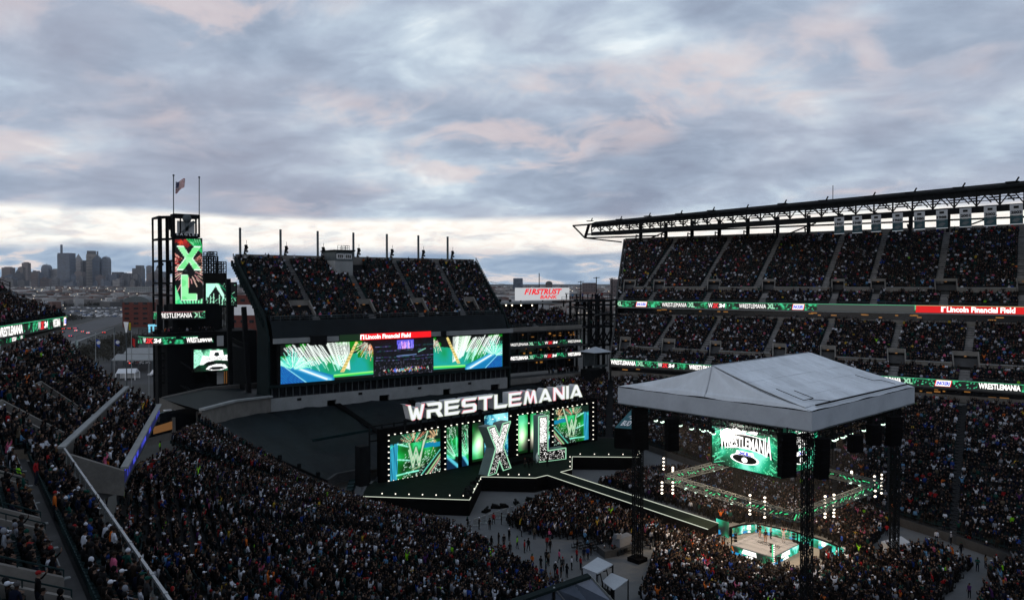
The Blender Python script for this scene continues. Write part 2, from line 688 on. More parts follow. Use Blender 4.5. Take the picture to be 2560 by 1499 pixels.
def bank(parent, FL, FR, BL, BR, rows, occ=0.85, aisles=(), aw=1.6, holes=(), stand=0.3, seats='strip', people=True, pitch=0.52, skip_rows=(), seat_cut=None, face=None, mat='terrace', amat='aisle'):
 """stepped seating between a front and a back edge; fills it with seats and notes the people on it"""
 FL, FR, BL, BR = [np.asarray(p, float) for p in (FL, FR, BL, BR)]
 t, s, am = MB(), MB(), {}
 up = np.array([0, 0, 1.0])
 mid_f, mid_b = (FL + FR) / 2, (BL + BR) / 2
 fdir = face if face is not None else (mid_f - mid_b)[:2] / np.linalg.norm((mid_f - mid_b)[:2])
 for r in range(rows):
  k0, k1 = r / rows, (r + 1) / rows
  ax_ = [x(k0) if callable(x) else x for x in aisles]
  l0, r0 = lerp(FL, BL, k0), lerp(FR, BR, k0)
  l1, r1 = lerp(FL, BL, k1), lerp(FR, BR, k1)
  L = np.linalg.norm(r0 - l0)
  rise = (l1[2] - l0[2] + r1[2] - r0[2]) / 2
  # stretches of this row that are not a vomitory
  cuts = sorted((h[0], h[1]) for h in holes if h[2] <= r < h[3])
  segs, c0 = [], 0.0
  for a0, a1 in cuts:
   if a0 > c0:
    segs.append((c0, a0))
   c0 = max(c0, a1)
  if c0 < 1:
   segs.append((c0, 1.0))
  for a0, a1 in segs:
   p, q = lerp(l0, r0, a0), lerp(l0, r0, a1)
   b, c = lerp(l1, r1, a0), lerp(l1, r1, a1)
   b, c = b - up * (b[2] - p[2]), c - up * (c[2] - q[2])
   t.quad(p, q, c, b)
   t.quad(p - up * rise, q - up * rise, q, p)
   # pieces between the aisles
   cut, c0 = [], a0
   for ia, x in enumerate(ax_):
    w = aw / 2 / L
    if a0 < x < a1:
     cut.append((c0, x - w))
     c0 = x + w
     a = am.setdefault(ia, MB())
     e = [lerp(l0, r0, x - w), lerp(l0, r0, x + w), lerp(l1, r1, x + w), lerp(l1, r1, x - w)]
     z = e[0][2]
     a.hexa([(*g[:2], z - rise) for g in e], [(*g[:2], z + 0.02) for g in e])
     e2 = [lerp(e[0], e[3], .5), lerp(e[1], e[2], .5), e[2], e[3]]
     a.hexa([(*g[:2], z + 0.02) for g in e2], [(*g[:2], z + 0.02 + rise * .5) for g in e2])
   cut.append((c0, a1))
   if r in skip_rows:
    continue
   for x0, x1 in cut:
    if (x1 - x0) * L < 0.8:
     continue
    m0, m1 = lerp(lerp(l0, r0, x0), lerp(l1, r1, x0), 0.72), lerp(lerp(l0, r0, x1), lerp(l1, r1, x1), 0.72)
    m0[2], m1[2] = l0[2], r0[2]
    ln = np.linalg.norm(m1 - m0)
    if seats == 'strip':
     s.bar(m0 + up * .62, m1 + up * .62, 0.10, 0.42)
     s.bar(m0 + up * .42 + np.array([*fdir, 0]) * .2, m1 + up * .42 + np.array([*fdir, 0]) * .2, 0.36, 0.07)
    n = int(ln / pitch)
    for i in range(n):
     f = (i + 0.5) / n
     q = lerp(m0, m1, f)
     if seats == 'each' and in_view(q):
      d = (m1 - m0) / ln * pitch * 0.43
      fw = np.array([*fdir, 0])
      s.hexa([q - d + up * .40 + fw * .02, q + d + up * .40 + fw * .02, q + d + up * .40 - fw * .06, q - d + up * .40 - fw * .06],
          [q - d * .9 + up * .86 - fw * .05, q + d * .9 + up * .86 - fw * .05, q + d * .9 + up * .86 - fw * .10, q - d * .9 + up * .86 - fw * .10])
      s.quad(q - d + up * .42, q - d + up * .44 + fw * .4, q + d + up * .44 + fw * .4, q + d + up * .42)
     if people and R.random() < occ:
      pp = q + np.array([*fdir, 0]) * R.uniform(0.02, 0.14) + np.array([R.gauss(0, .05), R.gauss(0, .05), 0])
      add_person(pp, fdir, R.random() < stand)
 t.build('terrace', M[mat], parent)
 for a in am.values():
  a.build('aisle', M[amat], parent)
 if s.v:
  tag(s.build('seats', M['seat'], parent), kind='stuff')


def vomitory(parent, FL, FR, BL, BR, rows, s0, s1, r0, r1, h=1.0, front_open=True, mat='concrete'):
 """a walk-out through the seating: two side walls, a head wall over the dark doorway, a floor"""
 g = lambda s, r: lerp(lerp(FL, FR, s), lerp(BL, BR, s), r / rows)
 up = np.array([0, 0, 1.0])
 L = np.linalg.norm(np.asarray(FR, float) - FL)
 w = 0.28 / L
 a0, a1, b0, b1 = g(s0, r0), g(s1, r0), g(s0, r1), g(s1, r1)
 zf = a0[2]
 m = MB()
 for x in (s0, s1 - w):
  p, q, p2, q2 = g(x, r0), g(x + w, r0), g(x, r1), g(x + w, r1)
  m.hexa([p - up * 1.2, q - up * 1.2, q2 - up * (q2[2] - zf + 1.2), p2 - up * (p2[2] - zf + 1.2)], [p + up * h * .6, q + up * h * .6, q2 + up * h, p2 + up * h])
 root = m.build('vomitory', M[mat], parent)
 hw = MB()
 e = 0.35 / (rows * 0.8)
 p, q = g(s0 + w, r1), g(s1 - w, r1)
 d = (g(s0, r1 - .5) - g(s0, r1)) * np.array([1, 1, 0])
 d = d / np.linalg.norm(d) * .3
 hw.hexa([(*p[:2], zf + 2.1), (*q[:2], zf + 2.1), (q[0] + d[0], q[1] + d[1], zf + 2.1), (p[0] + d[0], p[1] + d[1], zf + 2.1)],
   [(*p[:2], p[2] + h), (*q[:2], q[2] + h), (q[0] + d[0], q[1] + d[1], q[2] + h), (p[0] + d[0], p[1] + d[1], p[2] + h)])
 hw.build('head_wall', M[mat], root)
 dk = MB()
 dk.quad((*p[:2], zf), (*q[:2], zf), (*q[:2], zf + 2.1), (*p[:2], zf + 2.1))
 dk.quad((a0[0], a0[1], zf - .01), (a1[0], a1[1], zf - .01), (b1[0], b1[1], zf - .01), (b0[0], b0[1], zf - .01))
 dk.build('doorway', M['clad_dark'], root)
 lp = MB()
 c = lerp(p, q, .5)
 lp.box((c[0] + d[0] * 1.5, c[1] + d[1] * 1.5, zf + 2.0), (.5, .3, .12))
 lp.build('doorway_lamp', M['lit_amber'], root)


def rail(mb, pts, h=1.0, r=0.05, post=2.5, mids=1):
 for a, b in zip(pts[:-1], pts[1:]):
  a, b = np.asarray(a, float), np.asarray(b, float)
  L = np.linalg.norm(b - a)
  for k in range(1, mids + 2):
   z = np.array([0, 0, h * k / (mids + 1)])
   mb.bar(a + z, b + z, r, r)
  n = max(1, int(L / post))
  for i in range(n + 1):
   p = lerp(a, b, i / n)
   mb.bar(p, p + np.array([0, 0, h]), r, r)


# ------------------------------------------------------------------ NORTH STAND
f2 = lambda x, y: (560 + x / 2.951, 520 + y / 2.951)
NS = thing('north_stand', 'end stand with one raised seating deck above a long videoboard', 'grandstand', (80, 150, 0))
NFL, NFR = at_y(*f2(340, 838), 152.5), at_y(*f2(2035, 778), 152.5)
NBL, NBR = at_y(*f2(97, 378), 177.0), at_y(*f2(1838, 400), 177.0)
NROWS = 31
n_vom = []
for cx0, cx1 in ((490, 650), (985, 1090), (1375, 1472), (1757, 1842)):
 s0 = (at_y(*f2(cx0, 800), 156)[0] - NFL[0]) / (NFR[0] - NFL[0])
 s1 = (at_y(*f2(cx1, 780), 156)[0] - NFL[0]) / (NFR[0] - NFL[0])
 n_vom.append((s0, s1, 2, 8))
n_ais = [0.175, 0.40, 0.615, 0.815]
booth_hole = (0.385, 0.48, 23, 31)
bank(NS, NFL, NFR, NBL, NBR, NROWS, occ=0.58, aisles=n_ais, holes=n_vom + [booth_hole], stand=0.2, seats='each')
for h in n_vom:
 vomitory(NS, NFL, NFR, NBL, NBR, NROWS, *h, h=0.7)
# back wall, front tarp, fascia
zb = (NBL[2] + NBR[2]) / 2
m = MB()
m.hexa([(NBL[0] - .3, 177.0, zb - 2), (NBR[0] + .3, 177.0, zb - 2), (NBR[0] + .3, 177.4, zb - 2), (NBL[0] - .3, 177.4, zb - 2)],
    [(NBL[0] - .3, 177.0, zb + 1.0), (NBR[0] + .3, 177.0, zb + 1.0), (NBR[0] + .3, 177.4, zb + 1.0), (NBL[0] - .3, 177.4, zb + 1.0)])
m.build('back_wall', M['concrete'], NS)
zfr = (NFL[2] + NFR[2]) / 2
xl, xr = NFL[0], NFR[0]
m = MB()
m.slab([(xl, 152.3, zfr), (xr + 1, 152.3, zfr), (xr + 1, 150.9, zfr - 3.6), (xl, 150.9, zfr - 3.6)], (0, -.12, -.05))
m.build('deck_front_tarp', M['tarp'], NS)
m = MB()
m.path([(xl, 152.25, zfr + .95), (xr, 152.25, zfr + .95)], .06)
rail(m, [(xl, 152.25, zfr), (xr, 152.25, zfr)], .9, .05, 2.0, 1)
m.build('deck_railing', M['steel_grey'], NS)
# front row of heads shows as white speckles of paper: flags are left to the crowd
m = MB()
ztop = 24.4
m.slab([(xl - .4, 151.0, zfr - 3.6), (xr + 1.2, 151.0, zfr - 3.6), (xr + 1.2, 149.0, ztop - 0.5), (xl - .4, 149.0, ztop - .5)], (0, .05, -.3))
m.build('canopy_shelf', M['clad_dark'], NS)
fz0, fz1 = 23.0, 24.0
m = MB()
x_fas = [(xl - .6, at_y(*f2(632, 950), 149)[0]), (at_y(*f2(748, 950), 149)[0], at_y(*f2(845, 950), 149)[0]), (at_y(*f2(1525, 920), 149)[0], xr + 1.3)]
for a, b in x_fas:
 m.box(((a + b) / 2, 149.0, (fz0 + fz1) / 2), (b - a, .5, fz1 - fz0))
m.each('fascia', M['concrete_light'], NS)
m = MB()
m.box(((x_fas[0][1] + x_fas[1][0]) / 2, 148.7, 23.4), (x_fas[1][0] - x_fas[0][1], 1.2, 1.9))
m.box((at_y(*f2(1620, 915), 148.6)[0], 148.6, 23.5), (1.2, .6, 1.2))
m.each('speaker_box', M['steel'], NS)
# lit fascia board
FB = thing('fascia_board', 'red lit name board on the fascia above the end zone videoboard', 'sign', (x_fas[1][1], 148.8, fz0))
xa, xb, xc = x_fas[1][1] + .1, at_y(*f2(1000, 950), 149)[0], x_fas[2][0] - .1
cvx = Canvas((xc - xa) / 1.2, 8)
k = (xb - xa) / (xc - xa) * cvx.asp
cvx.c[:] = (0.95, 0.05, 0.08)
cvx.blend((cvx.u < k) * 1.0, (0.03, 0.12, 0.04))
led_screen('screen', [(xa, 148.7, fz0 - .1), (xc, 148.7, fz0 - .1), (xc, 148.7, fz1 + .25), (xa, 148.7, fz1 + .25)], cvx, FB, 'led_small')
m = MB()
pos = plane_pos((xa, 148.66, fz0 - .1), (xc, 148.66, fz0 - .1), (xa, 148.66, fz1 + .25), 0.03)
x0 = (xb - xa) / (xc - xa)
put_text(m, 'Lincoln Financial Field', pos, x0 + .055, x0 + .55, .14, .86, .035)
for (a, b, c, d) in ((0, .012, .12, .88), (.012, .04, .7, .88), (.03, .042, .12, .88)):
 m.quad(pos(x0 + a, c), pos(x0 + b, c), pos(x0 + b, d), pos(x0 + a, d))
m.build('lettering', M['lit_white'], FB)

# videoboard
VB = thing('videoboard', 'long end zone videoboard showing green and blue light streaks', 'screen', (53.3, 150, 14.7))
lx = [at_y(*f2(c, 1100), 150)[0] for c in (417, 1101, 1546, 2053)]
vz0, vz1 = 14.75, 22.65
m = MB()
m.box(((lx[0] + lx[3]) / 2, 150.5, (vz0 + vz1) / 2), (lx[3] - lx[0] + 1.0, .8, vz1 - vz0 + .8))
m.build('cabinet', M['lit_black'], VB)
H_ = vz1 - vz0


def streak_board(asp, mirror=False, seed=1):
 c = Canvas(asp, 64)
 X = (lambda x: asp - x) if mirror else (lambda x: x)
 c.cloudy(1.3, [(0.03, .50, .18), (0.05, .56, .40), (0.06, .58, .55), (.08, .62, .52)], seed, 1.0)
 U = asp - c.u if mirror else c.u
 c.blend((c.v > .60 + .25 * np.abs(U - asp * .45) / asp) * 1.0, (0.0, .03, .015))
 c.blend(((c.v > .55) & (vnoise(c.u * 5, c.v * 5, seed + 8) > .62)) * 1.0, (0.02, .45, .05))
 r = random.Random(seed)
 for i in range(24):
  x = .04 * asp + i * .017 * asp + r.uniform(-.01, .01)
  c.line((X(x), .99 - r.random() * .1), (X(x + .12 * asp + r.random() * .03), .55 - r.random() * .15), .015 * r.uniform(.6, 1.5), (.95, 1, .97))
 for i in range(22):
  x = .44 * asp + i * .012 * asp
  c.line((X(x + .08), .99), (X(x + .02 * asp + .30 - i * .012), .42 - .008 * i), .014 * r.uniform(.5, 1.6), (.95, 1, .96))
 for i in range(34):
  x = r.uniform(.02, .62) * asp
  c.line((X(x), .48 + r.random() * .2), (X(x + .10 + .1 * r.random()), .22 + r.random() * .12), .012, (.7, 1, .92), .9)
 # orange flare and its arm
 c.poly([(X(.625 * asp), .20), (X(.67 * asp), .20), (X(.825 * asp), .97), (X(.80 * asp), 1.0)], (.90, .80, .45))
 for i in range(9):
  t = i / 9
  c.line((X(.63 * asp + t * .165 * asp), .24 + t * .7), (X(.665 * asp + t * .15 * asp), .24 + t * .7), .008, (.25, .14, .0))
 c.rays((X(.96 * asp), .98), 20, .10, .50, math.pi * 1.05, math.pi * 1.65, .007, [(1, .85, .75), (.9, 1, .9), (.95, .55, .35)], seed)
 # the blue sweep below
 c.poly([(X(0), 0), (X(.56 * asp), 0), (X(.56 * asp), .12), (X(0), .60)], (.05, .42, .66))
 c.poly([(X(0), 0), (X(.25 * asp), 0), (X(0), .55)], (.04, .26, .58))
 for i in range(14):
  c.line((X(0), .50 - i * .05), (X(.25 * asp - .03 * asp * i), 0.0), .006, (.08, .5, .75))
 c.line((X(0.0), .57), (X(.52 * asp), .02), .085, (.5, .85, 1.0), 1.0)
 c.line((X(0.0), .57), (X(.48 * asp), .04), .03, (1, 1, 1), .7)
 c.line((X(0.02), .50), (X(.26 * asp), .0), .016, (.6, .95, 1.0), .8)
 c.line((X(.56 * asp), .10), (X(asp), .13), .045, (.2, .82, .25), .7)
 c.line((X(.56 * asp), .13), (X(asp), .15), .02, (.6, 1.0, .5), .7)
 c.blend(((c.v < .07) & (U > .56 * asp)) * 1.0, (0.0, .05, .02))
 c.rays((X(.12 * asp), .36), 60, .06, .5, 0, math.pi * .9, .009, [(.5, 1, .85), (.9, 1, 1), (.2, .8, .7)], seed + 4)
 return c


def arena_board(asp):
 c = Canvas(asp, 64)
 c.c[:] = (.004, .006, .014)
 c.specks(.06, (.05, .07, .14), 3)
 c.specks(.03, (.12, .10, .22), 4, c.v > .35)
 for y in (.42, .50, .68, .80):
  for i in range(40):
   x = (i + R.random()) / 40 * asp
   if R.random() < .55:
    c.line((x, y + .03 * abs(x / asp - .5)), (x + .03 * asp, y + .03 * abs(x / asp - .5)), .010, R.choice([(.2, .16, .4), (.35, .35, .55), (.1, .3, .3)]))
 c.poly([(asp * .39, .72), (asp * .66, .75), (asp * .66, .97), (asp * .38, .97)], (.30, .30, .85))
 for i in range(30):
  x = R.uniform(.40, .65) * asp
  c.line((x, .74), (x + R.uniform(-.05, .05), R.uniform(.8, .95)), .018, R.choice([(.8, .5, .9), (.55, .5, 1), (.9, .65, .95), (.15, .15, .6)]))
 for i in range(80):
  x = asp * .5 + R.gauss(0, .16) * asp
  c.line((x, .14 + R.gauss(0, .03)), (x + .03, .14 + R.gauss(0, .03)), .014, R.choice([(.9, .9, .9), (.8, .25, .2), (.2, .6, .4), (.3, .4, .9), (.7, .5, .4)]))
 c.specks(.05, (.35, .35, .45), 9, c.v < .4)
 c.line((asp * .38, .53), (asp * .70, .55), .02, (.35, .45, .65))
 c.line((asp * .74, .62), (asp * .86, .70), .02, (.4, .7, .6))
 return c


for (a, b), c in (((lx[0], lx[1]), streak_board((lx[1] - lx[0]) / H_)), ((lx[1], lx[2]), arena_board((lx[2] - lx[1]) / H_)), ((lx[2], lx[3]), streak_board((lx[3] - lx[2]) / H_, True, 5))):
 led_screen('screen', [(a, 150, vz0), (b, 150, vz0), (b, 150, vz1), (a, 150, vz1)], c, VB)
# window band and wall below
wz0, wz1 = 12.0, 14.1
m = MB()
m.box(((lx[0] + lx[3]) / 2, 151.4, 13.0), (lx[3] - lx[0] + 4, .6, 2.4))
m.build('window_band', M['glass_dark'], NS)
mul = MB()
mul.box((0, 0, 0), (.14, .3, 2.2))
mul = mul.mesh('mullion', M['steel_grey'])
for i in range(41):
 part('mullion', mul, NS, (lx[0] - 1.5 + i * (lx[3] - lx[0] + 3) / 40 - 80, 150.9 - 150, 13.05))
m = MB()
m.box(((lx[0] + lx[3]) / 2, 150.4, 14.35), (lx[3] - lx[0] + 5, 1.6, .5))
m.build('window_ledge', M['clad_green'], NS)
WZ0 = 9.4
m = MB()
xs = [lx[0] - 2.0, 63.0, 65.0, 75.0, 77.4, 91.2, 93.2, 104.6, 107.2, lx[3] + 1.5]
for i in range(0, len(xs), 2):
 m.box(((xs[i] + xs[i + 1]) / 2, 150.3, (WZ0 + 12) / 2), (xs[i + 1] - xs[i], .7, 12 - WZ0))
for i in range(1, len(xs) - 1, 2):
 m.box(((xs[i] + xs[i + 1]) / 2, 150.3, (WZ0 + 13.2) / 2), (xs[i + 1] - xs[i], .7, 12 - WZ0 - 1.2))
m.each('field_wall', M['concrete_light'], NS)
m = MB()
for x in (57, 70.5, 85, 98.5):
 m.box((x, 149.92, 11.4), (.9, .06, .5))
m.each('section_plate', M['lit_black'], NS)
# end walls and hull
m = MB()
for x0, x1 in ((NFL[0] - 1.2, NFL[0] - .8), (NFR[0] + 1.2, NFR[0] + 1.6)):
 xb_ = (NBL[0] - .6) if x0 < 80 else (NBR[0] + .6)
 prof = [(x0, 150.2, 0.0), (x0, 150.2, 23.5), (x0, 152.4, zfr + .4), (xb_, 177.3, zb + .6), (xb_, 177.3, zb - 1.0), (x0 * .6 + xb_ * .4, 161, zfr + 2.2), (x0, 157, zfr - 2), (x0, 158, 0.0)]
 m = MB()
 m.slab(prof, (.4, 0, 0))
 m.build('end_wall', M['clad_green'], NS)
m = MB()
m.hexa([(NFL[0], 152.6, 0), (NFR[0], 152.6, 0), (NFR[0], 158, 0), (NFL[0], 158, 0)], [(NFL[0], 152.6, zfr - .5), (NFR[0], 152.6, zfr - .5), (NFR[0], 158, zfr - .5), (NFL[0], 158, zfr - .5)])
m.slab([NFL - [0, 0, .5], NFR - [0, 0, .5], NBR - [0, 0, 1.0], NBL - [0, 0, 1.0]], (0, 0, -.8))
m.build('hull', M['clad_dark'], NS)
m = MB()
for (a, b) in ((NFL, NBL), (NFR, NBR)):
 d = np.array([-.9 if a is NFL else .9, 0, 0])
 rail(m, [a + d, b + d], 1.3, .09, 1.6, 2)
 for i in range(22):
  p = lerp(a, b, (i + .5) / 22) + d
  m.box((p[0] - (.35 if a is NFL else -.35), p[1], p[2] - .7), (.5, .35, 1.4))
m.build('side_railing', M['clad_green'], NS)
m = MB()
m.bar((NFL[0] - 2.0, 158, 0), (NFL[0] - 2.0, 163, 30), .9, .9)
m.bar((NFL[0] - 2.6, 170, 0), (NFL[0] - 2.6, 172, 36), .9, .9)
m.each('raking_column', M['steel'], NS)

# light masts along the top
lamp_px = [(120, 360, 145), (418, 365, 157), (692, 370, 168), (955, 372, 180), (1202, 378, 190), (1434, 380, 200), (1650, 383, 210)]
LMAST = None
for i, (cx_, yb, yt) in enumerate(lamp_px):
 b, t_ = at_y(*f2(cx_, yb), 178.6), at_y(*f2(cx_, yt), 178.6)
 if LMAST is None:
  LMAST = thing('light_mast', 'x', 'light mast', (b[0], 178.6, 34), group='light masts along the top of the end stand')
  hh = t_[2] - 34
  m = MB()
  m.box((0, 0, hh / 2), (.42, .42, hh))
  m.build('mast', M['steel_grey'], LMAST, local=True)
  m = MB()
  m.bar((.3, -.3, 4.6), (.95, -.8, 9.6), .24, .24)
  m.build('bracket', M['steel'], LMAST, local=True)
  m = MB()
  for j, (x, z) in enumerate(((1.35, 12.7), (1.55, 12.15), (1.3, 11.6), (1.45, 11.0), (1.1, 10.3), (1.2, 9.6), (1.15, 8.2), (1.35, 7.7), (1.1, 7.2))):
   m.box((x * .8, -.8 - .1 * (j % 2), 5.4 + (z - 7.2) * .78), (.6 - .2 * (j % 3 == 1), .5, .42), .4 * (j % 3))
  m.bar((1.1, -.8, 9.7), (1.2, -.8, 10.9), .07, .07)
  m.build('floodlight', M['steel'], LMAST, local=True)
  LT = tree_of(LMAST)
  o = LMAST
 else:
  o = dup(LMAST, (b[0], 178.6, 34), tree=LT)
 o['label'] = ['tall floodlight mast at the left end of the end stand roofline', 'second floodlight mast from the left above the end stand', 'third floodlight mast, just left of the grey press booth',
      'floodlight mast standing directly behind the grey press booth', 'first floodlight mast to the right of the press booth', 'second floodlight mast from the right above the end stand',
      'floodlight mast at the right end of the end stand roofline'][i]

# press booth
bx0, bx1 = at_y(*f2(822, 400), 170)[0], at_y(*f2(953, 400), 170)[0]
bz0, bz1 = at_y(*f2(880, 450), 170)[2], at_y(*f2(880, 318), 170)[2]
PB = thing('press_booth', 'grey cabin with two windows standing in the top rows of the end stand', 'cabin', ((bx0 + bx1) / 2, 173, bz0))
w_ = bx1 - bx0
zm = bz0 + (bz1 - bz0) * .48
m = MB()
m.prism([(bx0, 170), (bx1, 170), (bx1, 177.5), (bx0, 177.5)], zm, bz1)
m.build('cabin_wall', M['steel_grey'], PB)
m = MB()
m.prism([(bx0 + .02, 170.15), (bx1 - .02, 170.15), (bx1 - .02, 177), (bx0 + .02, 177)], bz0 - 2, zm - .01)
m.build('cabin_base', M['concrete_light'], PB)
m = MB()
m.prism([(bx0 - .5, 169.4), (bx1 + .3, 169.4), (bx1 + .3, 177.8), (bx0 - .5, 177.8)], bz1, bz1 + .3)
rf = m.build('cabin_roof', M['clad_dark'], PB)
m = MB()
rail(m, [(bx0 + 1, 171, bz1 + .3), (bx0 + 4, 171, bz1 + .3), (bx0 + 4, 176, bz1 + .3)], 1.1, .07, 1.0, 1)
m.build('roof_railing', M['steel_grey'], rf)
for k in (0.06, .50):
 x0 = bx0 + w_ * k
 m = MB()
 m.box((x0 + w_ * .21, 169.95, zm + (bz1 - zm) * .45), (w_ * .40, .12, (bz1 - zm) * .52))
 wn = m.build('window', M['white'], PB)
 for q in range(3):
  m = MB()
  m.box((x0 + w_ * (.095 + .115 * q), 169.86, zm + (bz1 - zm) * .45), (w_ * .095, .08, (bz1 - zm) * .38))
  m.build('pane', M['glass_dark'], wn)

# ------------------------------------------------------------------ EAST STAND
EA, EB = np.array([137.6, 142.9, 0.0]), np.array([166.9, 59.0, 0.0])
ED = (EB - EA) / np.linalg.norm(EB - EA)
EN = np.array([-ED[1], ED[0], 0.0])
T1 = 116.0


def es(t, s, z):
 return EA + ED * t + EN * s + np.array([0, 0, z])


el = lambda s: -0.4 * s       # the north end of the stand is cut at a slant
ES = thing('east_stand', 'long side stand with two full seating decks under a dark roof', 'grandstand', (152, 101, 0))


def ebank(s0, z0, s1, z1, rows, vox=(), **kw):
 FL, FR, BL, BR = es(el(s0), s0, z0), es(T1, s0, z0), es(el(s1), s1, z1), es(T1, s1, z1)
 # rows face the field: left end of the row, seen from the field, comes first
 bank(ES, FL, FR, BL, BR, rows, face=-EN[:2], holes=[v for v in vox if v], **kw)
 for v in vox:
  if v:
   vomitory(ES, FL, FR, BL, BR, rows, *v, h=.7)


def tf(t, s):
 """fraction along a row at depth s"""
 return (t - el(s)) / (T1 - el(s))


def t_at(u, v, s):
 return float((on_plane(u, v, EA + EN * s, EN) - EA) @ ED)


fE = lambda x, y: (1500 + x / 2.377, 720 + y / 2.377)
f4 = lambda x, y: (1420 + x / 2.21, 440 + y / 2.21)
# mezzanine front rows
mvx = [(110, 175), (360, 440), (645, 715), (1020, 1105), (1305, 1400), (1705, 1820), (2095, 2260)]
mv_t = [(t_at(*fE(a, 345), 6), t_at(*fE(b, 345), 6)) for a, b in mvx]
mv = [(tf(a, 6.5), tf(b, 6.5), 0, 5) for a, b in mv_t]
up_ = lambda t, s0, s1: (lambda k: tf(t, s0 + (s1 - s0) * k))
ma = [up_(t_, 5.6, 20) for t_ in (9.6, 22.2, 37.8, 50.0, 64.8, 79.0, 94.0)]
bank(
 ES, es(el(.6), .6, 14.9), es(T1, .6, 14.9), es(el(5), 5, 17.3), es(T1, 5, 17.3), 5, face=-EN[:2], occ=.9, stand=.25, aisles=[up_((a + b) / 2, .6, 5) for a, b in mv_t], aw=2.0)
ebank(5.6, 17.6, 20.0, 25.6, 17, mv, occ=.93, stand=.3, aisles=ma)
# upper deck
uvx = [(305, 372), (470, 535), (768, 842), (1070, 1146), (1455, 1530), (1672, 1757), (2025, 2155), (2478, 2560)]
uv_t = [(t_at(*f4(a, 600), 25), t_at(*f4(b, 600), 25)) for a, b in uvx]
uv = [(tf(a, 25), tf(b, 25), 0, 4) for a, b in uv_t]
ua = [up_(t_, 24.2, 48) for t_ in (-1.6, 15.4, 30.0, 47.0, 57.6, 72.0, 88.0)]
ebank(19.2, 30.2, 23.4, 32.6, 5, occ=.9, stand=.2, aisles=[up_((a + b) / 2, 19.2, 23.4) for a, b in uv_t], aw=1.8)
ebank(24.2, 33.4, 48.0, 48.3, 29, uv, occ=.80, stand=.2, aisles=ua)


def ewall(name, s0, z0, z1, mat, th=.3, ta=None, tb=T1):
 m = MB()
 a, b = es(el(s0) if ta is None else ta, s0, 0), es(tb, s0, 0)
 n = EN * th
 u = lambda p, z: (p[0], p[1], z)
 m.hexa([u(a, z0), u(b, z0), u(b + n, z0), u(a + n, z0)], [u(a, z1), u(b, z1), u(b + n, z1), u(a + n, z1)])
 return m.build(name, M[mat], ES)


# parapets between the vomitories
def eparapet(s, z0, z1, gaps):
 c0 = el(s)
 for a, b in sorted(gaps) + [(T1, T1)]:
  if a - c0 > .5:
   ewall('parapet', s, z0, z1, 'concrete', .35, c0, a)
   m = MB()
   p, q = es(c0, s - .05, z1 + .04), es(a, s - .05, z1 + .04)
   m.bar(p, q, .5, .12)
   m.build('parapet_cap', M['concrete_light'], ES)
  c0 = b


eparapet(5.1, 16.6, 18.5, mv_t)
eparapet(23.5, 31.6, 34.0, uv_t)
ewall('back_wall', 20.2, 24.0, 26.4, 'concrete')
ewall('suite_windows', 21.4, 26.4, 28.1, 'glass_dark')
ewall('upper_deck_beam', 18.8, 28.05, 30.1, 'concrete_light', 1.5)
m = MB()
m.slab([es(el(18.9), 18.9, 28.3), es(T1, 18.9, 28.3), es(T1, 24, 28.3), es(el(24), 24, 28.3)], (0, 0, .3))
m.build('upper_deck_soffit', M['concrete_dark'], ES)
ewall('deck_front_beam', .1, 13.7, 15.5, 'concrete', .4)
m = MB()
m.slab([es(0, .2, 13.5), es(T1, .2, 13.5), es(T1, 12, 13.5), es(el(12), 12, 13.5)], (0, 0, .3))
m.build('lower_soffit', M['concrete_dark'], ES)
ewall('club_windows', 3.4, 10.4, 13.5, 'glass_dark')
ewall('bowl_beam', 2.0, 10.7, 12.15, 'concrete', .8)
ewall('rear_wall', 48.3, 40, 49.6, 'concrete')
m = MB()
rr = R
for i in range(46):
 t_ = rr.uniform(0, T1)
 p = es(t_, 21.3, rr.uniform(26.9, 27.7)) if i % 2 else es(t_, 3.3, rr.uniform(11.9, 13.0))
 m.box(p, (rr.uniform(.4, 1.6), .1, .25), math.atan2(ED[1], ED[0]))
m.each('room_light', M['lit_amber'], ES)
# north end wall and hull
m = MB()
pr = [(0, .5, 13.5), (0, .5, 15.4), (0, 5, 18.4), (0, 20, 26.5), (0, 18.8, 28), (0, 18.8, 30.3), (0, 23.5, 34), (0, 48.2, 49.4), (0, 49, 49.4), (0, 49, 0), (0, 30, 0), (0, 4, 9)]
m.slab([es(el(s) - .1, s, z) for _, s, z in pr], -ED * .5)
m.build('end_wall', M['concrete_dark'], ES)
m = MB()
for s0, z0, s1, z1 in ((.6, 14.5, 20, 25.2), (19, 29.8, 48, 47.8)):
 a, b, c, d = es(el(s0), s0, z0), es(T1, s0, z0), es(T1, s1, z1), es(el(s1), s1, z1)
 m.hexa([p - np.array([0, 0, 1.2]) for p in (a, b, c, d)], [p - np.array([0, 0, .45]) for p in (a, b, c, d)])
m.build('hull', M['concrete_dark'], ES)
m = MB()
rail(m, [es(el(24.2) + .6, 24.2, 34.0), es(el(48) + .6, 48, 48.6)], 1.0, .08, 2, 1)
rail(m, [es(el(.2), .3, 15.5), es(T1, .3, 15.5)], .5, .04, 3, 0)
rail(m, [es(el(18.8), 18.9, 30.1), es(T1, 18.9, 30.1)], .5, .04, 3, 0)
m.build('railing', M['steel_grey'], ES)

# rear columns, roof
RF = thing('stand_roof', 'long dark cantilever roof with floodlight rows over the side stand', 'roof', (175, 120, 50))
RY0, RY1 = 191.0, 40.0
m = MB()
m.slab([(174.2, RY0, 54.6), (174.2, RY1, 54.6), (176.5, RY1, 55.4), (176.5, RY0, 55.4)], (0, 0, .5))
m.slab([(174.6, RY0, 53.8), (174.6, RY1, 53.3), (174.9, RY1, 54.9), (174.9, RY0, 54.9)], (.4, 0, 0))
m.build('front_visor', M['steel'], RF)
m = MB()
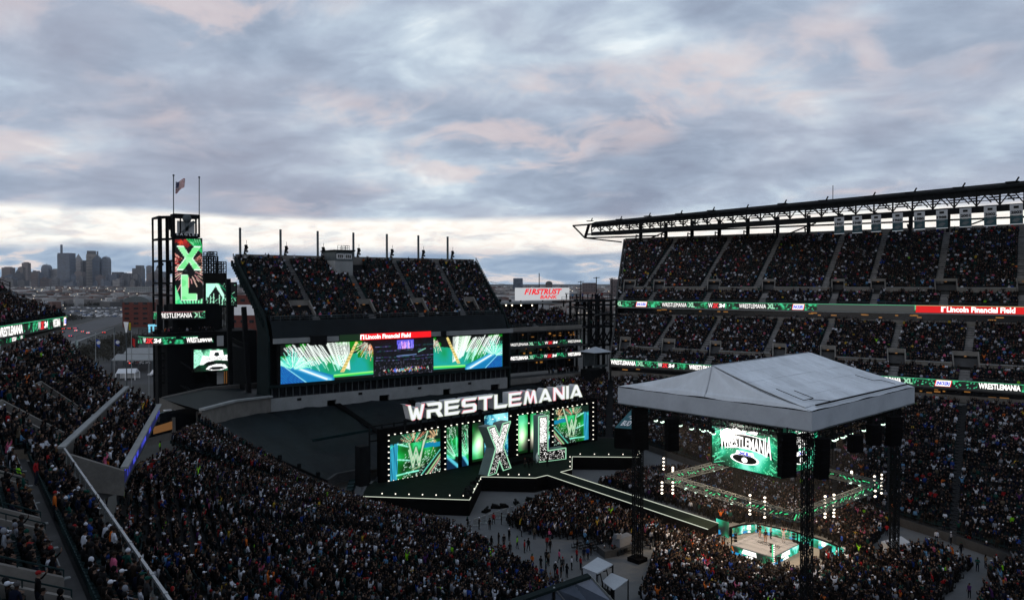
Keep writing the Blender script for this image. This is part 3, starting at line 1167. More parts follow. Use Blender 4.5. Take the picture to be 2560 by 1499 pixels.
# roof sheet rising to the back, then the lower chord deck
m.slab([(176, RY0, 55.0), (176, RY1, 55.0), (184, RY1, 55.6), (184, RY0, 55.6)], (0, 0, .3))
m.slab([(174.6, RY0, 51.1), (174.6, RY1, 49.6), (192, RY1, 51.4), (188, RY0, 51.9)], (0, 0, 1.2))
m.build('roof_deck', M['steel'], RF)
m = MB()
n = 34
for i in range(n + 1):
 y = RY0 + (RY1 - RY0) * i / n
 z0 = 52.4 - 1.4 * i / n
 m.bar((174.8, y, z0), (174.8, y, 54.5), .28, .28)
 if i < n:
  y2 = RY0 + (RY1 - RY0) * (i + .5) / n
  y3 = RY0 + (RY1 - RY0) * (i + 1) / n
  m.bar((174.8, y, z0), (174.8, y2, 54.2), .2, .2)
  m.bar((174.8, y2, 54.2), (174.8, y3, z0 - .05), .2, .2)
  m.bar((182, y, 52.6), (176, y, 54.8), .2, .2)
m.build('roof_truss', M['steel'], RF)
m = MB()
y = RY0 - 17
while y > RY1:
 k = (RY0 - y) / (RY0 - RY1)
 if R.random() < .9:
  for row in range(3):
   z = 53.75 - .5 * k - row * .52
   for q in range(R.choice((2, 3, 3, 4))):
    m.box((174.1, y - q * .75, z), (.5, .55, .27), R.uniform(-.3, .3))
 m.bar((174.3, y + 1.2, 53.4 - .6 * k), (174.3, y - 3.2, 53.4 - .6 * k), .12, .12)
 m.bar((174.3, y + 1.2, 52.8 - .7 * k), (174.3, y - 3.2, 52.8 - .7 * k), .12, .12)
 y -= R.choice((3.4, 3.8, 4.0, 4.6))
m.build('floodlight_row', M['lit_black'], RF)
# outrigger at the north end
tp = lambda x, y, X: at_x(1420 + x / 4.345, 520 + y / 4.345, X)
m = MB()
A_, B_, C_, D_ = tp(55, 192, 175), tp(228, 178, 175), tp(185, 325, 175), tp(215, 205, 175)
E_ = es(el(44) - 1, 44, 48.2)
m.path([A_, B_], .5).path([A_, C_], .4).path([C_, B_], .7).path([C_, E_], .4)
m.path([C_, (175, RY0 - 30, 49.6)], .45)
m.path([(175, RY0, 55.0), B_], .6).path([(175, RY0, 51.6), C_ + np.array([0, 0, 1.2])], .5)
m.each('end_outrigger', M['steel'], RF)
m = MB()
for i in range(17):
 t_ = -14 + i * 8.6
 p = es(t_, 48.6, 46)
 m.bar(p, (p[0], p[1], 54.2), .7, .9)
 q = es(t_ - .5, 46.4, 50.4)
 m.bar((p[0], p[1], 49.9), q, .25, .25)
 m.bar(q, q + np.array([-.9, -.7, -1.0]), .35, .35)
for i in (1, 6, 11):
 a, b = es(-14 + i * 8.6 - 6, 48.4, 49.0), es(-14 + i * 8.6 + 2, 48.4, 52.0)
 m.bar(a, b, .35, .35)
m.bar(es(-16, 48.5, 51.3), es(T1, 48.5, 51.3), .3, .45)
m.each('roof_column', M['steel'], RF)
m = MB()
for (u_, v_) in ((1475, 553), (1548, 549), (1619, 541), (1698, 535), (1778, 527), (1862, 521), (1956, 510), (2059, 502), (2176, 492), (2278, 482), (2398, 470), (2531, 456)):
 p = at_x(u_, v_, 175.5)
 m.box(p + np.array([0, 0, .1]), (.8, 2.4, .25), .2)
 m.bar(p + np.array([0, -.6, 0]), p + np.array([0, -1.2, 1.0]), .25, .25)
a = at_x(2082, 508, 176)
m.bar(a - np.array([0, 0, 1]), a + np.array([0, 0, 4.4]), .12, .12)
m.each('roof_fitting', M['steel'], RF)

# year banners under the roof
yrs = [('1947', 527, 630, 395, 570), ('1948', 717, 818, 382, 560), ('1949', 915, 1018, 370, 548), ('1960', 1137, 1247, 350, 540), ('1980', 1365, 1478, 335, 525),
    ('1988', 1596, 1717, 318, 512), ('2001', 1842, 1967, 300, 498), ('2002', 2098, 2230, 280, 488), ('2003', 2370, 2508, 258, 470)]
M['banner_top'] = pm('banner_cloth_pale', (0.30, 0.32, 0.34), .1, 1.0)
M['banner_low'] = pm('banner_cloth_dark', (0.02, 0.05, 0.06), .2, 1.0)
for s_, x0, x1, y0, y1 in yrs:
 nth = ['first', 'second', 'third', 'fourth', 'fifth', 'sixth', 'seventh', 'eighth', 'ninth'][[y[0] for y in yrs].index(s_)]
 q = lambda x, y: at_x(1960 + x / 4.2, 450 + y / 4.2, 173.6)
 bl, br, tl = q(x0 + 2, y1), q(x1 + 2, y1 - 8), q(x0, y0)
 br = np.array([173.6, br[1], bl[2]])
 B = thing('year_banner', f'{nth} championship banner from the left under the stand roof, reading {s_}', 'banner', bl, group='year banners under the stand roof')
 pos = plane_pos(bl, br, tl, 0.0)
 out = plane_pos(bl, br, tl, .04)
 m = MB()
 m.slab([pos(0, .48), pos(1, .48), pos(1, 1), pos(0, 1)], (.06, 0, 0))
 m.build('upper_cloth', M['banner_top'], B)
 m = MB()
 m.slab([pos(0, 0.04), pos(1, .04), pos(1, .475), pos(0, .475)], (.06, 0, 0))
 m.build('lower_cloth', M['banner_low'], B)
 m = MB()
 m.bar(pos(-.02, .02), pos(1.02, .02), .14, .14)
 m.build('hem_bar', M['white'], B)
 m = MB()
 put_text(m, s_, out, .08, .92, .53, .68, .05)
 m.quad(out(.3, .80), out(.7, .80), out(.7, .92), out(.3, .92))
 m.build('lettering', M['lit_black'], B)
 m = MB()
 m.add([out(.15, .16), out(.55, .12), out(.85, .26), out(.6, .33), out(.35, .3)], [(0, 1, 2, 3, 4)])
 m.quad(out(.25, .40), out(.75, .40), out(.75, .46), out(.25, .46))
 m.build('emblem', M['steel_grey'], B)
# ------------------------------------------------------------------ LED ribbons
def spark_canvas(asp, nv=8, seed=1):
 c = Canvas(asp, nv)
 c.cloudy(1.1, [(0, .01, .006), (0, .015, .01), (0.0, .10, .05), (.02, .38, .20), (.2, .75, .5)], seed, 1.6, .6)
 c.specks(.06, (.25, .9, .6), seed)
 return c


def ribbon(name, label, path_pts, h, items, group=None, out=.04, mat='led_small', nv=8, seed=3, edge='lit_green', top_up=(0, 0, 1)):
 """a lit board following path_pts (bottom edge, seen left to right); items: (kind, f0, f1) along it"""
 pts = [np.asarray(p, float) for p in path_pts]
 seg = [np.linalg.norm(b - a) for a, b in zip(pts[:-1], pts[1:])]
 L = sum(seg)
 cum = np.concatenate([[0], np.cumsum(seg)]) / L
 up = np.array(top_up, float) * h

 def at(s, t, o=0.0):
  s = min(max(s, 0.0), 1.0)
  i = min(max(int(np.searchsorted(cum, s, 'right')) - 1, 0), len(seg) - 1)
  f = (s - cum[i]) / (cum[i + 1] - cum[i])
  p = lerp(pts[i], pts[i + 1], f)
  d = (pts[i + 1] - pts[i]) / seg[i]
  n = np.cross(d, up / h)
  return p + up * t + n * o
 T = thing(name, label, 'led board', pts[0], group=group)
 cv = spark_canvas(L / h, nv, seed)
 S = cv.u / cv.asp
 for k, f0, f1, *_ in items:
  msk = ((S >= f0) & (S <= f1)) * 1.0
  if k in ('wm', '2k', 'snk', 'wmo', 'xl'):
   cv.blend(msk * .93, (.002, .006, .005))
  elif k == 'red':
   cv.blend(msk, (.80, .012, .03))
  elif k == 'grey':
   cv.blend(msk, (.17, .18, .18))
  elif k == 'blue':
   cv.blend(msk, (.02, .03, .22))
 led_screen('screen', None, cv, T, mat, pos=lambda s, t: at(s, t))
 b = MB()
 b.path([at(s, 0, -.1) - np.array([0, 0, .06]) for s in cum], .12)
 b.path([at(s, 1, -.1) + np.array([0, 0, .06]) for s in cum], .12)
 b.each('frame', M['steel_grey'], T)
 if edge:
  e = MB()
  e.path([at(s, .97, .03) for s in cum], .05)
  e.build('edge_light', M[edge], T)
 pos = lambda u, v: at(u, v, out)
 for it in items:
  w, rd, gr, bl = MB(), MB(), MB(), MB()
  k, f0, f1 = it[:3]
  d = f1 - f0
  if k == 'wm':
   put_text(w, 'WRESTLEMANIA', pos, f0 + .02 * d, f1 - .02 * d, .10, .90, .03)
  elif k == 'wmo':
   put_text(w, 'WRESTLEMANIA', pos, f0 + .02 * d, f1 - .02 * d, .16, .84, .0)
  elif k == 'xl':
   put_text(gr, 'XL', pos, f0, f1, .12, .9, .06)
  elif k == '2k':
   put_text(w, 'W', pos, f0, f0 + .26 * d, .14, .88, .0)
   put_text(rd, '2K', pos, f0 + .27 * d, f0 + .63 * d, .12, .88, .05, .12)
   put_text(w, '24', pos, f0 + .64 * d, f1, .2, .82, .05, .12)
  elif k == 'snk':
   for mm, q in ((rd, .0), (w, .05)):
    mm.add([at(f0 + d * (.02 + q), .06 + q, out - .03 + q * .2), at(f1 - d * (.10 + q), .06 + q, out - .03 + q * .2), at(f1 - d * (.02 + q), .94 - q, out - .03 + q * .2), at(f0 + d * (.10 + q), .94 - q, out - .03 + q * .2)], [(0, 1, 2, 3)])
   put_text(bl, 'SNICKERS', lambda u, v: at(u, v, out + .03), f0 + .13 * d, f1 - .13 * d, .24, .76, .06, .06)
  elif k == 'lff':
   put_text(w, 'Lincoln Financial Field', pos, f0 + .08 * d, f1, .12, .88, .035)
   w.quad(pos(f0, .14), pos(f0 + .03 * d, .14), pos(f0 + .03 * d, .86), pos(f0, .86))
   w.quad(pos(f0 + .03 * d, .7), pos(f0 + .065 * d, .7), pos(f0 + .065 * d, .86), pos(f0 + .03 * d, .86))
  elif k == 'bars':
   n = it[3]
   for i in range(n):
    a = f0 + d * i / n
    if R.random() < .75:
     x = R.uniform(.35, .9) * d / n
     bl.quad(pos(a, .2), pos(a + x, .2), pos(a + x, .85), pos(a, .85))
  for mm, nm, mt in ((w, 'white_lettering', 'lit_white'), (rd, 'red_lettering', 'lit_red'), (gr, 'green_lettering', 'lit_mint'), (bl, 'blue_lettering', 'lit_blue')):
   if mm.v:
    mm.build(nm, M[mt], T)
 return T


# east side ribbons
t5 = lambda x, y, s: t_at(*fE(x, y), s)
Lr = T1
fr = lambda t: t / Lr
ribbon('led_ribbon', 'lower green LED ribbon running along the front of the side stand mezzanine', [es(0, -.05, 13.95), es(T1, -.05, 13.95)], 1.45,
    [('wm', fr(t5(62, 430, 0)), fr(t5(216, 440, 0))), ('xl', fr(t5(222, 440, 0)), fr(t5(262, 440, 0))), ('2k', fr(t5(345, 445, 0)), fr(t5(443, 450, 0))),
  ('wm', fr(t5(527, 455, 0)), fr(t5(695, 470, 0))), ('wm', fr(t5(1640, 530, 0)), fr(t5(1792, 540, 0))), ('xl', fr(t5(1800, 540, 0)), fr(t5(1858, 545, 0))),
  ('snk', fr(t5(1985, 560, 0)), fr(t5(2095, 570, 0))), ('wm', fr(t5(2245, 590, 0)), fr(t5(2505, 605, 0)))], group='LED ribbons of the side stand', seed=5)
su = 18.7
tl_ = lambda x: t_at(1420 + x / 2.21, 440 + 710 / 2.21, su)
e0 = el(su)
fu = lambda x: (tl_(x) - e0) / (T1 - e0)
ribbon('led_ribbon', 'upper LED ribbon of the side stand ending in a red name board', [es(e0, su, 28.35), es(T1, su, 28.35)], 1.65,
    [('xl', fu(263), fu(300)), ('snk', fu(372), fu(440)), ('wmo', fu(517), fu(658)), ('xl', fu(664), fu(700)), ('2k', fu(775), fu(868)), ('wmo', fu(943), fu(1097)), ('xl', fu(1101), fu(1143)),
  ('snk', fu(1235), fu(1310)), ('grey', fu(1378), fu(1918)), ('red', fu(1920), 1.0), ('lff', fu(2062), fu(2472))], group='LED ribbons of the side stand', seed=8)

# ------------------------------------------------------------------ NORTH-EAST CORNER
f3 = lambda x, y: (1200 + x / 3.99, 650 + y / 3.99)
YC = 153.0
c3 = lambda x, y, Y=YC: at_y(*f3(x, y), Y)
NC = thing('corner_pavilion', 'low corner pavilion with club levels and a terrace between the two stands', 'building', (c3(255, 1200)[0], YC, 0))
cx0, cx1 = c3(258, 1000)[0], c3(1015, 1000)[0]
zz = lambda y, x=640, Y=YC: c3(x, y, Y)[2]


def level(name, y0, y1, mat, dep=1.0, back=0.0, x0=None, x1=None):
 m = MB()
 a, b = cx0 if x0 is None else x0, cx1 if x1 is None else x1
 m.prism([(a, YC + back), (b, YC + back), (b, YC + back + dep), (a, YC + back + dep)], zz(y0), zz(y1))
 return m.build(name, M[mat], NC)


level('terrace_front', 705, 660, 'concrete', .6)
level('club_glass', 1120, 700, 'glass_dark', .4, 3.5)
for y in (848, 975, 1150):
 level('floor_edge', y + 22, y, 'concrete_dark', 3.6, 0)
level('low_wall', 1205, 1150, 'concrete', .7, -1.2)
level('ground_level', 1500, 1200, 'concrete_dark', 6, .5)
level('terrace_deck', 712, 700, 'concrete_dark', 14)
level('rear_club', 660, 450, 'clad_dark', 3, 15, cx0, cx1 - 3)
m = MB()
for k in range(9):
 x = cx0 + (cx1 - cx0) * k / 8
 m.box((x, YC + 3.3, (zz(1120) + zz(705)) / 2), (.25, .3, zz(705) - zz(1120)))
m.each('pier', M['concrete_dark'], NC)
m = MB()
for i in range(26):
 x = cx0 + (cx1 - cx0) * R.uniform(.3, 1)
 y = R.choice((745, 770, 880, 905, 930, 1030))
 m.box((x, YC + 3.2, zz(y)), (R.uniform(.2, .9), .1, R.uniform(.15, .5)))
m.each('room_light', M['lit_amber'], NC)
m = MB()
rail(m, [(cx0, YC + .1, zz(660)), (cx1, YC + .1, zz(660))], .8, .06, 2, 1)
rail(m, [(cx0, YC - 1.0, zz(1150)), (cx1, YC - 1.0, zz(1150))], .6, .05, 2, 1)
m.build('railing', M['steel_grey'], NC)
# terrace seats and people
zt = zz(655)
bank(NC, (cx0 + .5, YC + 1, zt - .3), (cx1 - .3, YC + 1, zt - .3), (cx0 + .5, YC + 9, zt + 3.2), (cx1 - .3, YC + 9, zt + 3.2), 8, occ=.95, stand=.5, aisles=[.42])
for (y, xa_, xb_) in ((790, .45, 1), (920, .55, 1), (1110, .6, 1)):
 z = zz(y + 45)
 for k in range(34):
  add_person((cx0 + (cx1 - cx0) * R.uniform(xa_, xb_), YC + R.uniform(.6, 3.0), z), (0, -1), True)
# flat canopy with bulbs and the bank sign
m = MB()
m.prism([(cx0 - 1.5, YC + 9), (cx1 - 1, YC + 9), (cx1 - 1, YC + 17), (cx0 - 1.5, YC + 17)], zz(432, Y=YC + 9), zz(412, Y=YC + 9))
m.build('terrace_canopy', M['concrete_light'], NC)
m = MB()
for x in (180, 260, 320, 410, 520, 610):
 p = c3(x, 450 if x < 600 else 500, YC + 8.9)
 m.ball(p, .22, 6, 4)
m.each('bulb', M['lit_warm'], NC)
m = MB()
for x in (200, 300, 900):
 p = c3(x, 560, YC + 10)
 m.box((p[0], YC + 10, p[2]), (.5, .5, 9))
m.build('post', M['steel'], NC)
m = MB()
p = c3(257, 500, YC + 12)
m.box((p[0], YC + 12, p[2]), (4.5, .4, 4.2))
m.build('wall_panel', M['concrete_dark'], NC)
BS = thing('bank_sign', 'pale grey sign board with red lettering on the terrace roof', 'sign', c3(625, 405, 163))
bl, br, tl = c3(357, 403, 163), c3(892, 403, 163), c3(357, 276, 163)
br[2] = bl[2]
m = MB()
pos = plane_pos(bl, br, tl, 0)
m.slab([pos(0, 0), pos(1, 0), pos(1, 1), pos(0, 1)], (0, .4, 0))
M['sign_grey'] = em('sign_backlit_grey', (.52, .54, .57), 1.0)
m.build('board', M['sign_grey'], BS)
m = MB()
for x in (.1, .5, .9):
 p = pos(x, 0)
 m.box((p[0], p[1] + .3, p[2] - 1.0), (.3, .3, 2.0))
m.build('post', M['steel'], BS)
for mat, o, b in (('lit_red', .05, .045),):
 m = MB()
 q = plane_pos(bl, br, tl, o)
 put_text(m, 'F1RSTRUST', q, .165, .835, .45, .92, b, .05)
 put_text(m, 'BANK', q, .445, .765, .10, .40, b * .7, .05)
 m.build('lettering', M[mat], BS)
ribbon('led_ribbon', 'dim upper LED ribbon on the corner pavilion', [c3(262, 868), (cx1, YC, c3(262, 868)[2])], zz(826) - zz(864), [('wmo', .03, .28), ('xl', .285, .345), ('2k', .49, .66), ('wmo', .80, .99)], 'LED ribbons of the corner pavilion', seed=11, edge=None)
ribbon('led_ribbon', 'bright lower LED ribbon on the corner pavilion', [c3(262, 1008), (cx1, YC, c3(262, 1008)[2])], zz(962) - zz(1006), [('wm', .02, .28), ('xl', .29, .345), ('2k', .48, .65), ('wm', .80, .99)], 'LED ribbons of the corner pavilion', seed=12, edge=None)

# open stair tower between the pavilion and the side stand
ST = thing('stair_tower', 'dark steel stair and ramp tower beside the end of the side stand', 'stair tower', c3(1170, 1200, 158))
m = MB()
ys = (156, 161)
cols = [c3(x, 800, 158)[0] for x in (1035, 1110, 1180, 1255, 1310)]
ztop_, zbot = c3(1150, 390, 158)[2], 4.0
for x in cols:
 for y in ys:
  m.box((x, y, (ztop_ + zbot) / 2), (.5, .5, ztop_ - zbot))
m.each('column', M['steel'], ST)
m = MB()
for y_ in (400, 445, 545, 660, 845, 930):
 z = c3(1150, y_, 158)[2]
 for y in ys:
  m.bar((cols[0] - 1, y, z), (cols[-1], y, z), .4, .5)
for i in range(4):
 z0, z1 = c3(1150, 845, 158)[2], c3(1150, 690, 158)[2]
 m.bar((cols[i], 156, z0), (cols[i + 1], 156, z1), .3, .3)
 m.bar((cols[i + 1], 156, z0), (cols[i], 156, z1), .3, .3)
m.build('brace', M['steel'], ST)
m = MB()
a = c3(925, 470, 158)
b = c3(1240, 520, 158)
m.slab([(a[0], 157, a[2]), (b[0], 157, b[2]), (b[0], 160, b[2]), (a[0], 160, a[2])], (0, 0, .3))
a2 = c3(1110, 555, 157)
m.slab([(b[0], 155.5, b[2]), (a2[0], 155.5, a2[2]), (a2[0], 156.8, a2[2]), (b[0], 156.8, b[2])], (0, 0, .3))
z = c3(1150, 672, 158)[2]
m.slab([(cols[0], 156, z), (cols[-1], 156, z), (cols[-1], 161, z), (cols[0], 161, z)], (0, 0, .3))
z = c3(1150, 850, 158)[2]
m.slab([(cols[0], 156, z), (cols[-1], 156, z), (cols[-1], 161, z), (cols[0], 161, z)], (0, 0, .3))
m.each('landing', M['concrete_dark'], ST)
m = MB()
rail(m, [(a[0], 157, a[2]), (b[0], 157, b[2])], 1.1, .07, 1.2, 1)
rail(m, [(b[0], 155.5, b[2]), (a2[0], 155.5, a2[2])], 1.1, .07, 1.2, 1)
z = c3(1150, 400, 158)[2]
rail(m, [(cols[0] - 8, 158, z), (cols[-1], 158, z)], 1.1, .08, 1.5, 1)
m.slab([(cols[0] - 9, 157, z - .4), (cols[-1], 157, z - .4), (cols[-1], 161, z - .4), (cols[0] - 9, 161, z - .4)], (0, 0, .3))
m.build('walkway', M['steel'], ST)
for k in range(46):
 z = c3(1150, R.choice((400, 400, 672, 850)), 158)[2] + .3
 add_person((R.uniform(cols[0] - (7 if z > 28 else 0), cols[-1]), R.uniform(157.2, 160), z), (R.uniform(-1, 1), -1), True)
for k in range(20):
 add_person(lerp((a[0], 158, a[2] + .3), (b[0], 158, b[2] + .3), R.random()), (1, -.3), True)
m = MB()
p = c3(1070, 898, 156)
m.bar((p[0], 155.8, p[2] - .7), (p[0] + .35, 155.8, p[2] + .7), .3, .1)
m.build('lamp_tube', M['lit_white'], ST)

# small peaked booth on the corner bowl
BT = thing('peaked_booth', 'small grey peaked tent booth under the corner stair tower', 'tent', c3(1185, 1070, 146))
bl, br = c3(1140, 1072, 146), c3(1270, 1072, 146)
te, tp_ = c3(1105, 925, 146)[2], c3(1170, 888, 146)[2]
x0, x1, z0 = bl[0], br[0], bl[2]
m = MB()
for x in (x0, x1):
 for y in (146, 150):
  m.box((x, y, (z0 + te) / 2), (.15, .15, te - z0))
m.box(((x0 + x1) / 2, 150, (z0 + te) / 2), (x1 - x0, .1, te - z0))
m.box(((x0 + x1) / 2, 146, z0 + .3), (x1 - x0, .1, .6))
m.build('frame', M['steel_grey'], BT)
m = MB()
e = .9
c_ = ((x0 + x1) / 2, 148, tp_ + .5)
q = [(x0 - e, 146 - e, te), (x1 + e, 146 - e, te), (x1 + e, 150 + e, te), (x0 - e, 150 + e, te)]
m.add(q + [c_], [(0, 1, 4), (1, 2, 4), (2, 3, 4), (3, 0, 4)])
m.build('tent_roof', M['canvas_skirt'], BT)
m = MB()
p = c3(1185, 1090, 146)
m.box((p[0], 148, p[2] / 2), (5.5, 4, p[2]))
m.build('plinth', M['clad_dark'], BT)

# ------------------------------------------------------------------ LOWER BOWL, EAST AND NORTH-EAST
BE = thing('east_bowl', 'crowded lower seating bowl below the side stand', 'grandstand', (130, 90, 0))
front_e = [(119, 118, 1.2), (112.5, 90, 1.2), (112.0, 66, 1.2), (108.5, 47, 1.2), (103.0, 28, 1.2), (98, 16, 1.2)]
back_e = [es(6, .8, 10.6), es(30, .8, 10.6), es(52, .8, 10.6), es(78, .8, 10.6), es(104, .8, 10.6), es(116, .8, 10.6)]
for i in range(5):
 bank(BE, front_e[i], front_e[i + 1], back_e[i], back_e[i + 1], 38, occ=.94, stand=.75, aisles=[.04, .52], aw=.8, amat='terrace')
# corner piece between the side bowl and the end wall
p0, p1 = (119, 118, 1.2), (113, 124, 1.2)
q0, q1 = es(6, .8, 10.6), (cx1 + 1, YC - 2, 9.2)
q2 = (cx0 + 9.5, YC - 1.5, 9.2)
bank(BE, p1, p0, q1, q0, 34, occ=.93, stand=.75, aisles=[.5], amat='terrace')
bank(BE, (111, 126, 2.0), p1, q2, q1, 32, occ=.9, stand=.75)
m = MB()
for a, b in zip(front_e[:-1], front_e[1:]):
 m.bar((a[0], a[1], .6), (b[0], b[1], .6), .2, 1.2)
m.bar((p0[0], p0[1], .6), (p1[0], p1[1], .6), .2, 1.2)
m.build('field_barrier', M['concrete_dark'], BE)

# tarp covered end bank behind the stage
TB = thing('covered_end_bank', 'black tarpaulin covered seating bank behind the stage', 'grandstand', (80, 135, 0))
div_b, div_f = np.array([32.2, 127.5, 12.0]), np.array([50.0, 119.0, 2.0])
back = [div_b, np.array([41.5, 140.0, 10.6]), np.array([lx[0] - 2, 149.9, WZ0]), np.array([lx[3] + 1.5, 149.9, WZ0]), np.array(q2)]
frontl = [div_f, np.array([52.5, 121.5, 2.0]), np.array([57, 122, 2.0]), np.array([109, 125, 2.0]), np.array([111, 126, 2.0])]
vs, fs = [], []
NS_, NR_ = 10, 16
grid = []
for i in range(len(back) - 1):
 ns = 40 if i == 2 else 10
 for k in range(ns + (1 if i == len(back) - 2 else 0)):
  s = k / ns
  col = []
  for r in range(NR_ + 1):
   p = lerp(lerp(frontl[i], frontl[i + 1], s), lerp(back[i], back[i + 1], s), r / NR_)
   # the cloth sags between the rows and over the aisles
   p[2] += .16 * math.sin(p[0] * .45 + r * .8) + .10 * math.sin(p[0] * 1.3 - p[1] * .5) + .05 * R.random()
   col.append(p)
  grid.append(col)
for i in range(len(grid) - 1):
 for r in range(NR_):
  k = len(vs)
  vs += [grid[i][r], grid[i + 1][r], grid[i + 1][r + 1], grid[i][r + 1]]
  fs.append((k, k + 1, k + 2, k + 3))
m = MB()
m.add(vs, fs)
m.build('tarpaulin', M['tarp'], TB)
m = MB()
for i in (0, 1, 2):
 pass
for s, r0, r1 in ((.24, 6, 16), (.52, 2, 15), (.80, 2, 15)):
 for r in range(r0, r1):
  a = lerp(lerp(frontl[2], frontl[3], s), lerp(back[2], back[3], s), r / NR_)
  b = lerp(lerp(frontl[2], frontl[3], s), lerp(back[2], back[3], s), (r + 1) / NR_)
  m.bar(a + np.array([0, 0, .28]), b + np.array([0, 0, .28]), 1.3, .25)
m.each('aisle_cover', M['black'], TB)
m = MB()
for i in range(26):
 a = lerp(div_b, div_f, i / 26) + np.array([0, 0, .2])
 b = lerp(div_b, div_f, (i + 1) / 26) + np.array([0, 0, .2])
 m.bar(a, b, .5, .35)
 if i % 4 == 0:
  m.box(a + np.array([0, 0, .5]), (.5, .5, .7))
m.build('dividing_rail', M['steel'], TB)
m = MB()
for (ux, vy) in ((1765, 735), (2005, 695)):
 p = at_y(380 + ux / 4.1, 920 + vy / 4.1, 133)
 m.bar(p + np.array([-1.6, 0, .3]), p + np.array([1.6, .2, .5]), .7, .25)
for k in range(30):
 p = at_y(380 + (1660 + k * 20) / 4.1, 920 + (755 - k * 3.6) / 4.1, 133)
 m.box(p + np.array([0, 0, .35]), (.45, .4, .5))
m.each('exposed_seat', M['seat'], TB)
m = MB()
m.path([np.array([50, 119, 1.7]), np.array([52.5, 121.3, 1.9]), np.array([57, 121.8, 1.9])], .5, 1.6)
m.build('front_wall', M['concrete_dark'], TB)

# ------------------------------------------------------------------ NORTH-WEST CORNER DECK (covered)
CD = thing('covered_corner_deck', 'raised corner seating deck under black tarpaulin with pale concrete walls', 'grandstand', (45, 140, 0))
f6 = lambda x, y: (380 + x / 4.1, 920 + y / 4.1)
w0, w1, w2 = np.array([32.4, 127.9, 0]), np.array([41.3, 140.2, 0]), np.array([lx[0] - 2.0, 150.0, 0])
# wall below the deck front: left corner, bend, joint with the end wall
zt0, zt1, zt2 = px(w0), px(w1), px(w2)
m = MB()
for a, b, za0, za1, zb0, zb1 in ((w0, w1, 12.0, 14.6, 10.4, 13.6), (w1, w2, 10.4, 13.6, WZ0, 12.4)):
 n = np.array([(b - a)[1], -(b - a)[0], 0])
 n = -n / np.linalg.norm(n) * .4
 m.hexa([a + [0, 0, za0], b + [0, 0, zb0], b + n + [0, 0, zb0], a + n + [0, 0, za0]], [a + [0, 0, za1], b + [0, 0, zb1], b + n + [0, 0, zb1], a + n + [0, 0, za1]])
m.each('front_wall', M['concrete'], CD)
m = MB()
m.path([w0 + [0, 0, 14.7], w1 + [0, 0, 13.75], w2 + [0, 0, 12.5]], .9, .35)
m.build('wall_cap', M['concrete_light'], CD)
bk = [at_d(*f6(95, 300), 140), at_d(*f6(560, 195), 158), at_d(*f6(1110, 150), 172)]
m = MB()
m.add([w0 + [0, .5, 14.5], w1 + [0, .6, 13.5], w2 + [0, .8, 12.3], bk[2] + [0, 0, -1.2], bk[1] + [0, 0, -.4], bk[0] + [0, 0, -.2]], [(0, 1, 4, 5), (1, 2, 3, 4)])
m.build('tarpaulin', M['tarp'], CD)
m = MB()
for a, b, h in ((bk[0], bk[1], .3), (bk[1], bk[2], 1.6)):
 m.hexa([a + [0, 0, -6], b + [0, 0, -6], b + [.2, .6, -6], a + [.2, .6, -6]], [a, b, b + [.2, .6, 0], a + [.2, .6, 0]])
p, q, r_ = at_d(*f6(690, 280), 156), at_d(*f6(1130, 225), 168), at_d(*f6(1210, 305), 160)
m.hexa([p + [0, 0, -.8], q + [0, 0, -.8], q + [0, .5, -.8], p + [0, .5, -.8]], [p, q, q + [0, .5, 0], p + [0, .5, 0]])
m.hexa([q + [0, 0, -2], r_ + [0, 0, -2], r_ + [.4, 0, -2], q + [.4, 0, -2]], [q + [0, 0, .6], r_ + [0, 0, .1], r_ + [.4, 0, .1], q + [.4, 0, .6]])
m.each('back_wall', M['concrete'], CD)
m = MB()
a, b, c, d = at_d(*f6(92, 305), 138), at_d(*f6(375, 420), 134), at_d(*f6(375, 460), 134), at_d(*f6(92, 450), 138)
m.slab([d, c, b, a], (-.2, .4, 0))
m.each('end_wall', M['concrete'], CD)
m = MB()
a, b = at_d(*f6(50, 545), 131), at_d(*f6(470, 435), 136)
rail(m, [a, b], 1.0, .07, 2.0, 1)
m.slab([a, b, b + [-1, 3, 0], a + [-1, 3, 0]], (0, 0, -.3))
m.build('terrace_railing', M['steel_grey'], CD)
for (x_, y_) in ((160, 455), (278, 455)):
 p = at_d(*f6(x_, y_), 136)
 T = thing('tall_table', f'small white standing table, {"left" if x_ < 200 else "right"} one of two on the corner terrace', 'table', p + [0, 0, -1.2])
 m = MB()
 m.box(p + [0, 0, .45], (1.3, .9, .14))
 m.build('tabletop', M['white'], T)
 m = MB()
 m.box(p + [0, 0, -.4], (.5, .4, 1.6))
 m.build('leg', M['steel_grey'], T)
# club windows below
m = MB()
a, b = at_d(*f6(-60, 740), 128), at_d(*f6(470, 600), 134)
za, zb_ = a[2], b[2]
A0, B0 = a, b
m.hexa([a, b, b + [0, .4, 0], a + [0, .4, 0]], [a + [0, 0, 4.2], b + [0, 0, 3.6], b + [0, .4, 3.6], a + [0, .4, 4.2]])
m.build('club_windows', M['glass_dark'], CD)
m = MB()
m.slab([lerp(a, b, .12) + [.1, -.15, .8], lerp(a, b, .48) + [.1, -.15, .8], lerp(a, b, .48) + [.1, -.15, 2.2], lerp(a, b, .12) + [.1, -.15, 2.0]], (0, .05, 0))
M['lit_room'] = em('lit_room', (1.0, .45, .14), .14)
m.build('lit_window', M['lit_room'], CD)
m = MB()
for k in (0, .52, 1.0):
 p = lerp(a, b, k)
 m.box(p + [0, -.1, 1.3], (.5, .5, 2.9))
m.hexa([a + [0, -.2, -1], b + [0, -.2, -1], b + [0, .3, -1], a + [0, .3, -1]], [a + [0, -.2, .3], b + [0, -.2, .3], b + [0, .3, .3], a + [0, .3, .3]])
m.build('window_wall', M['concrete'], CD)

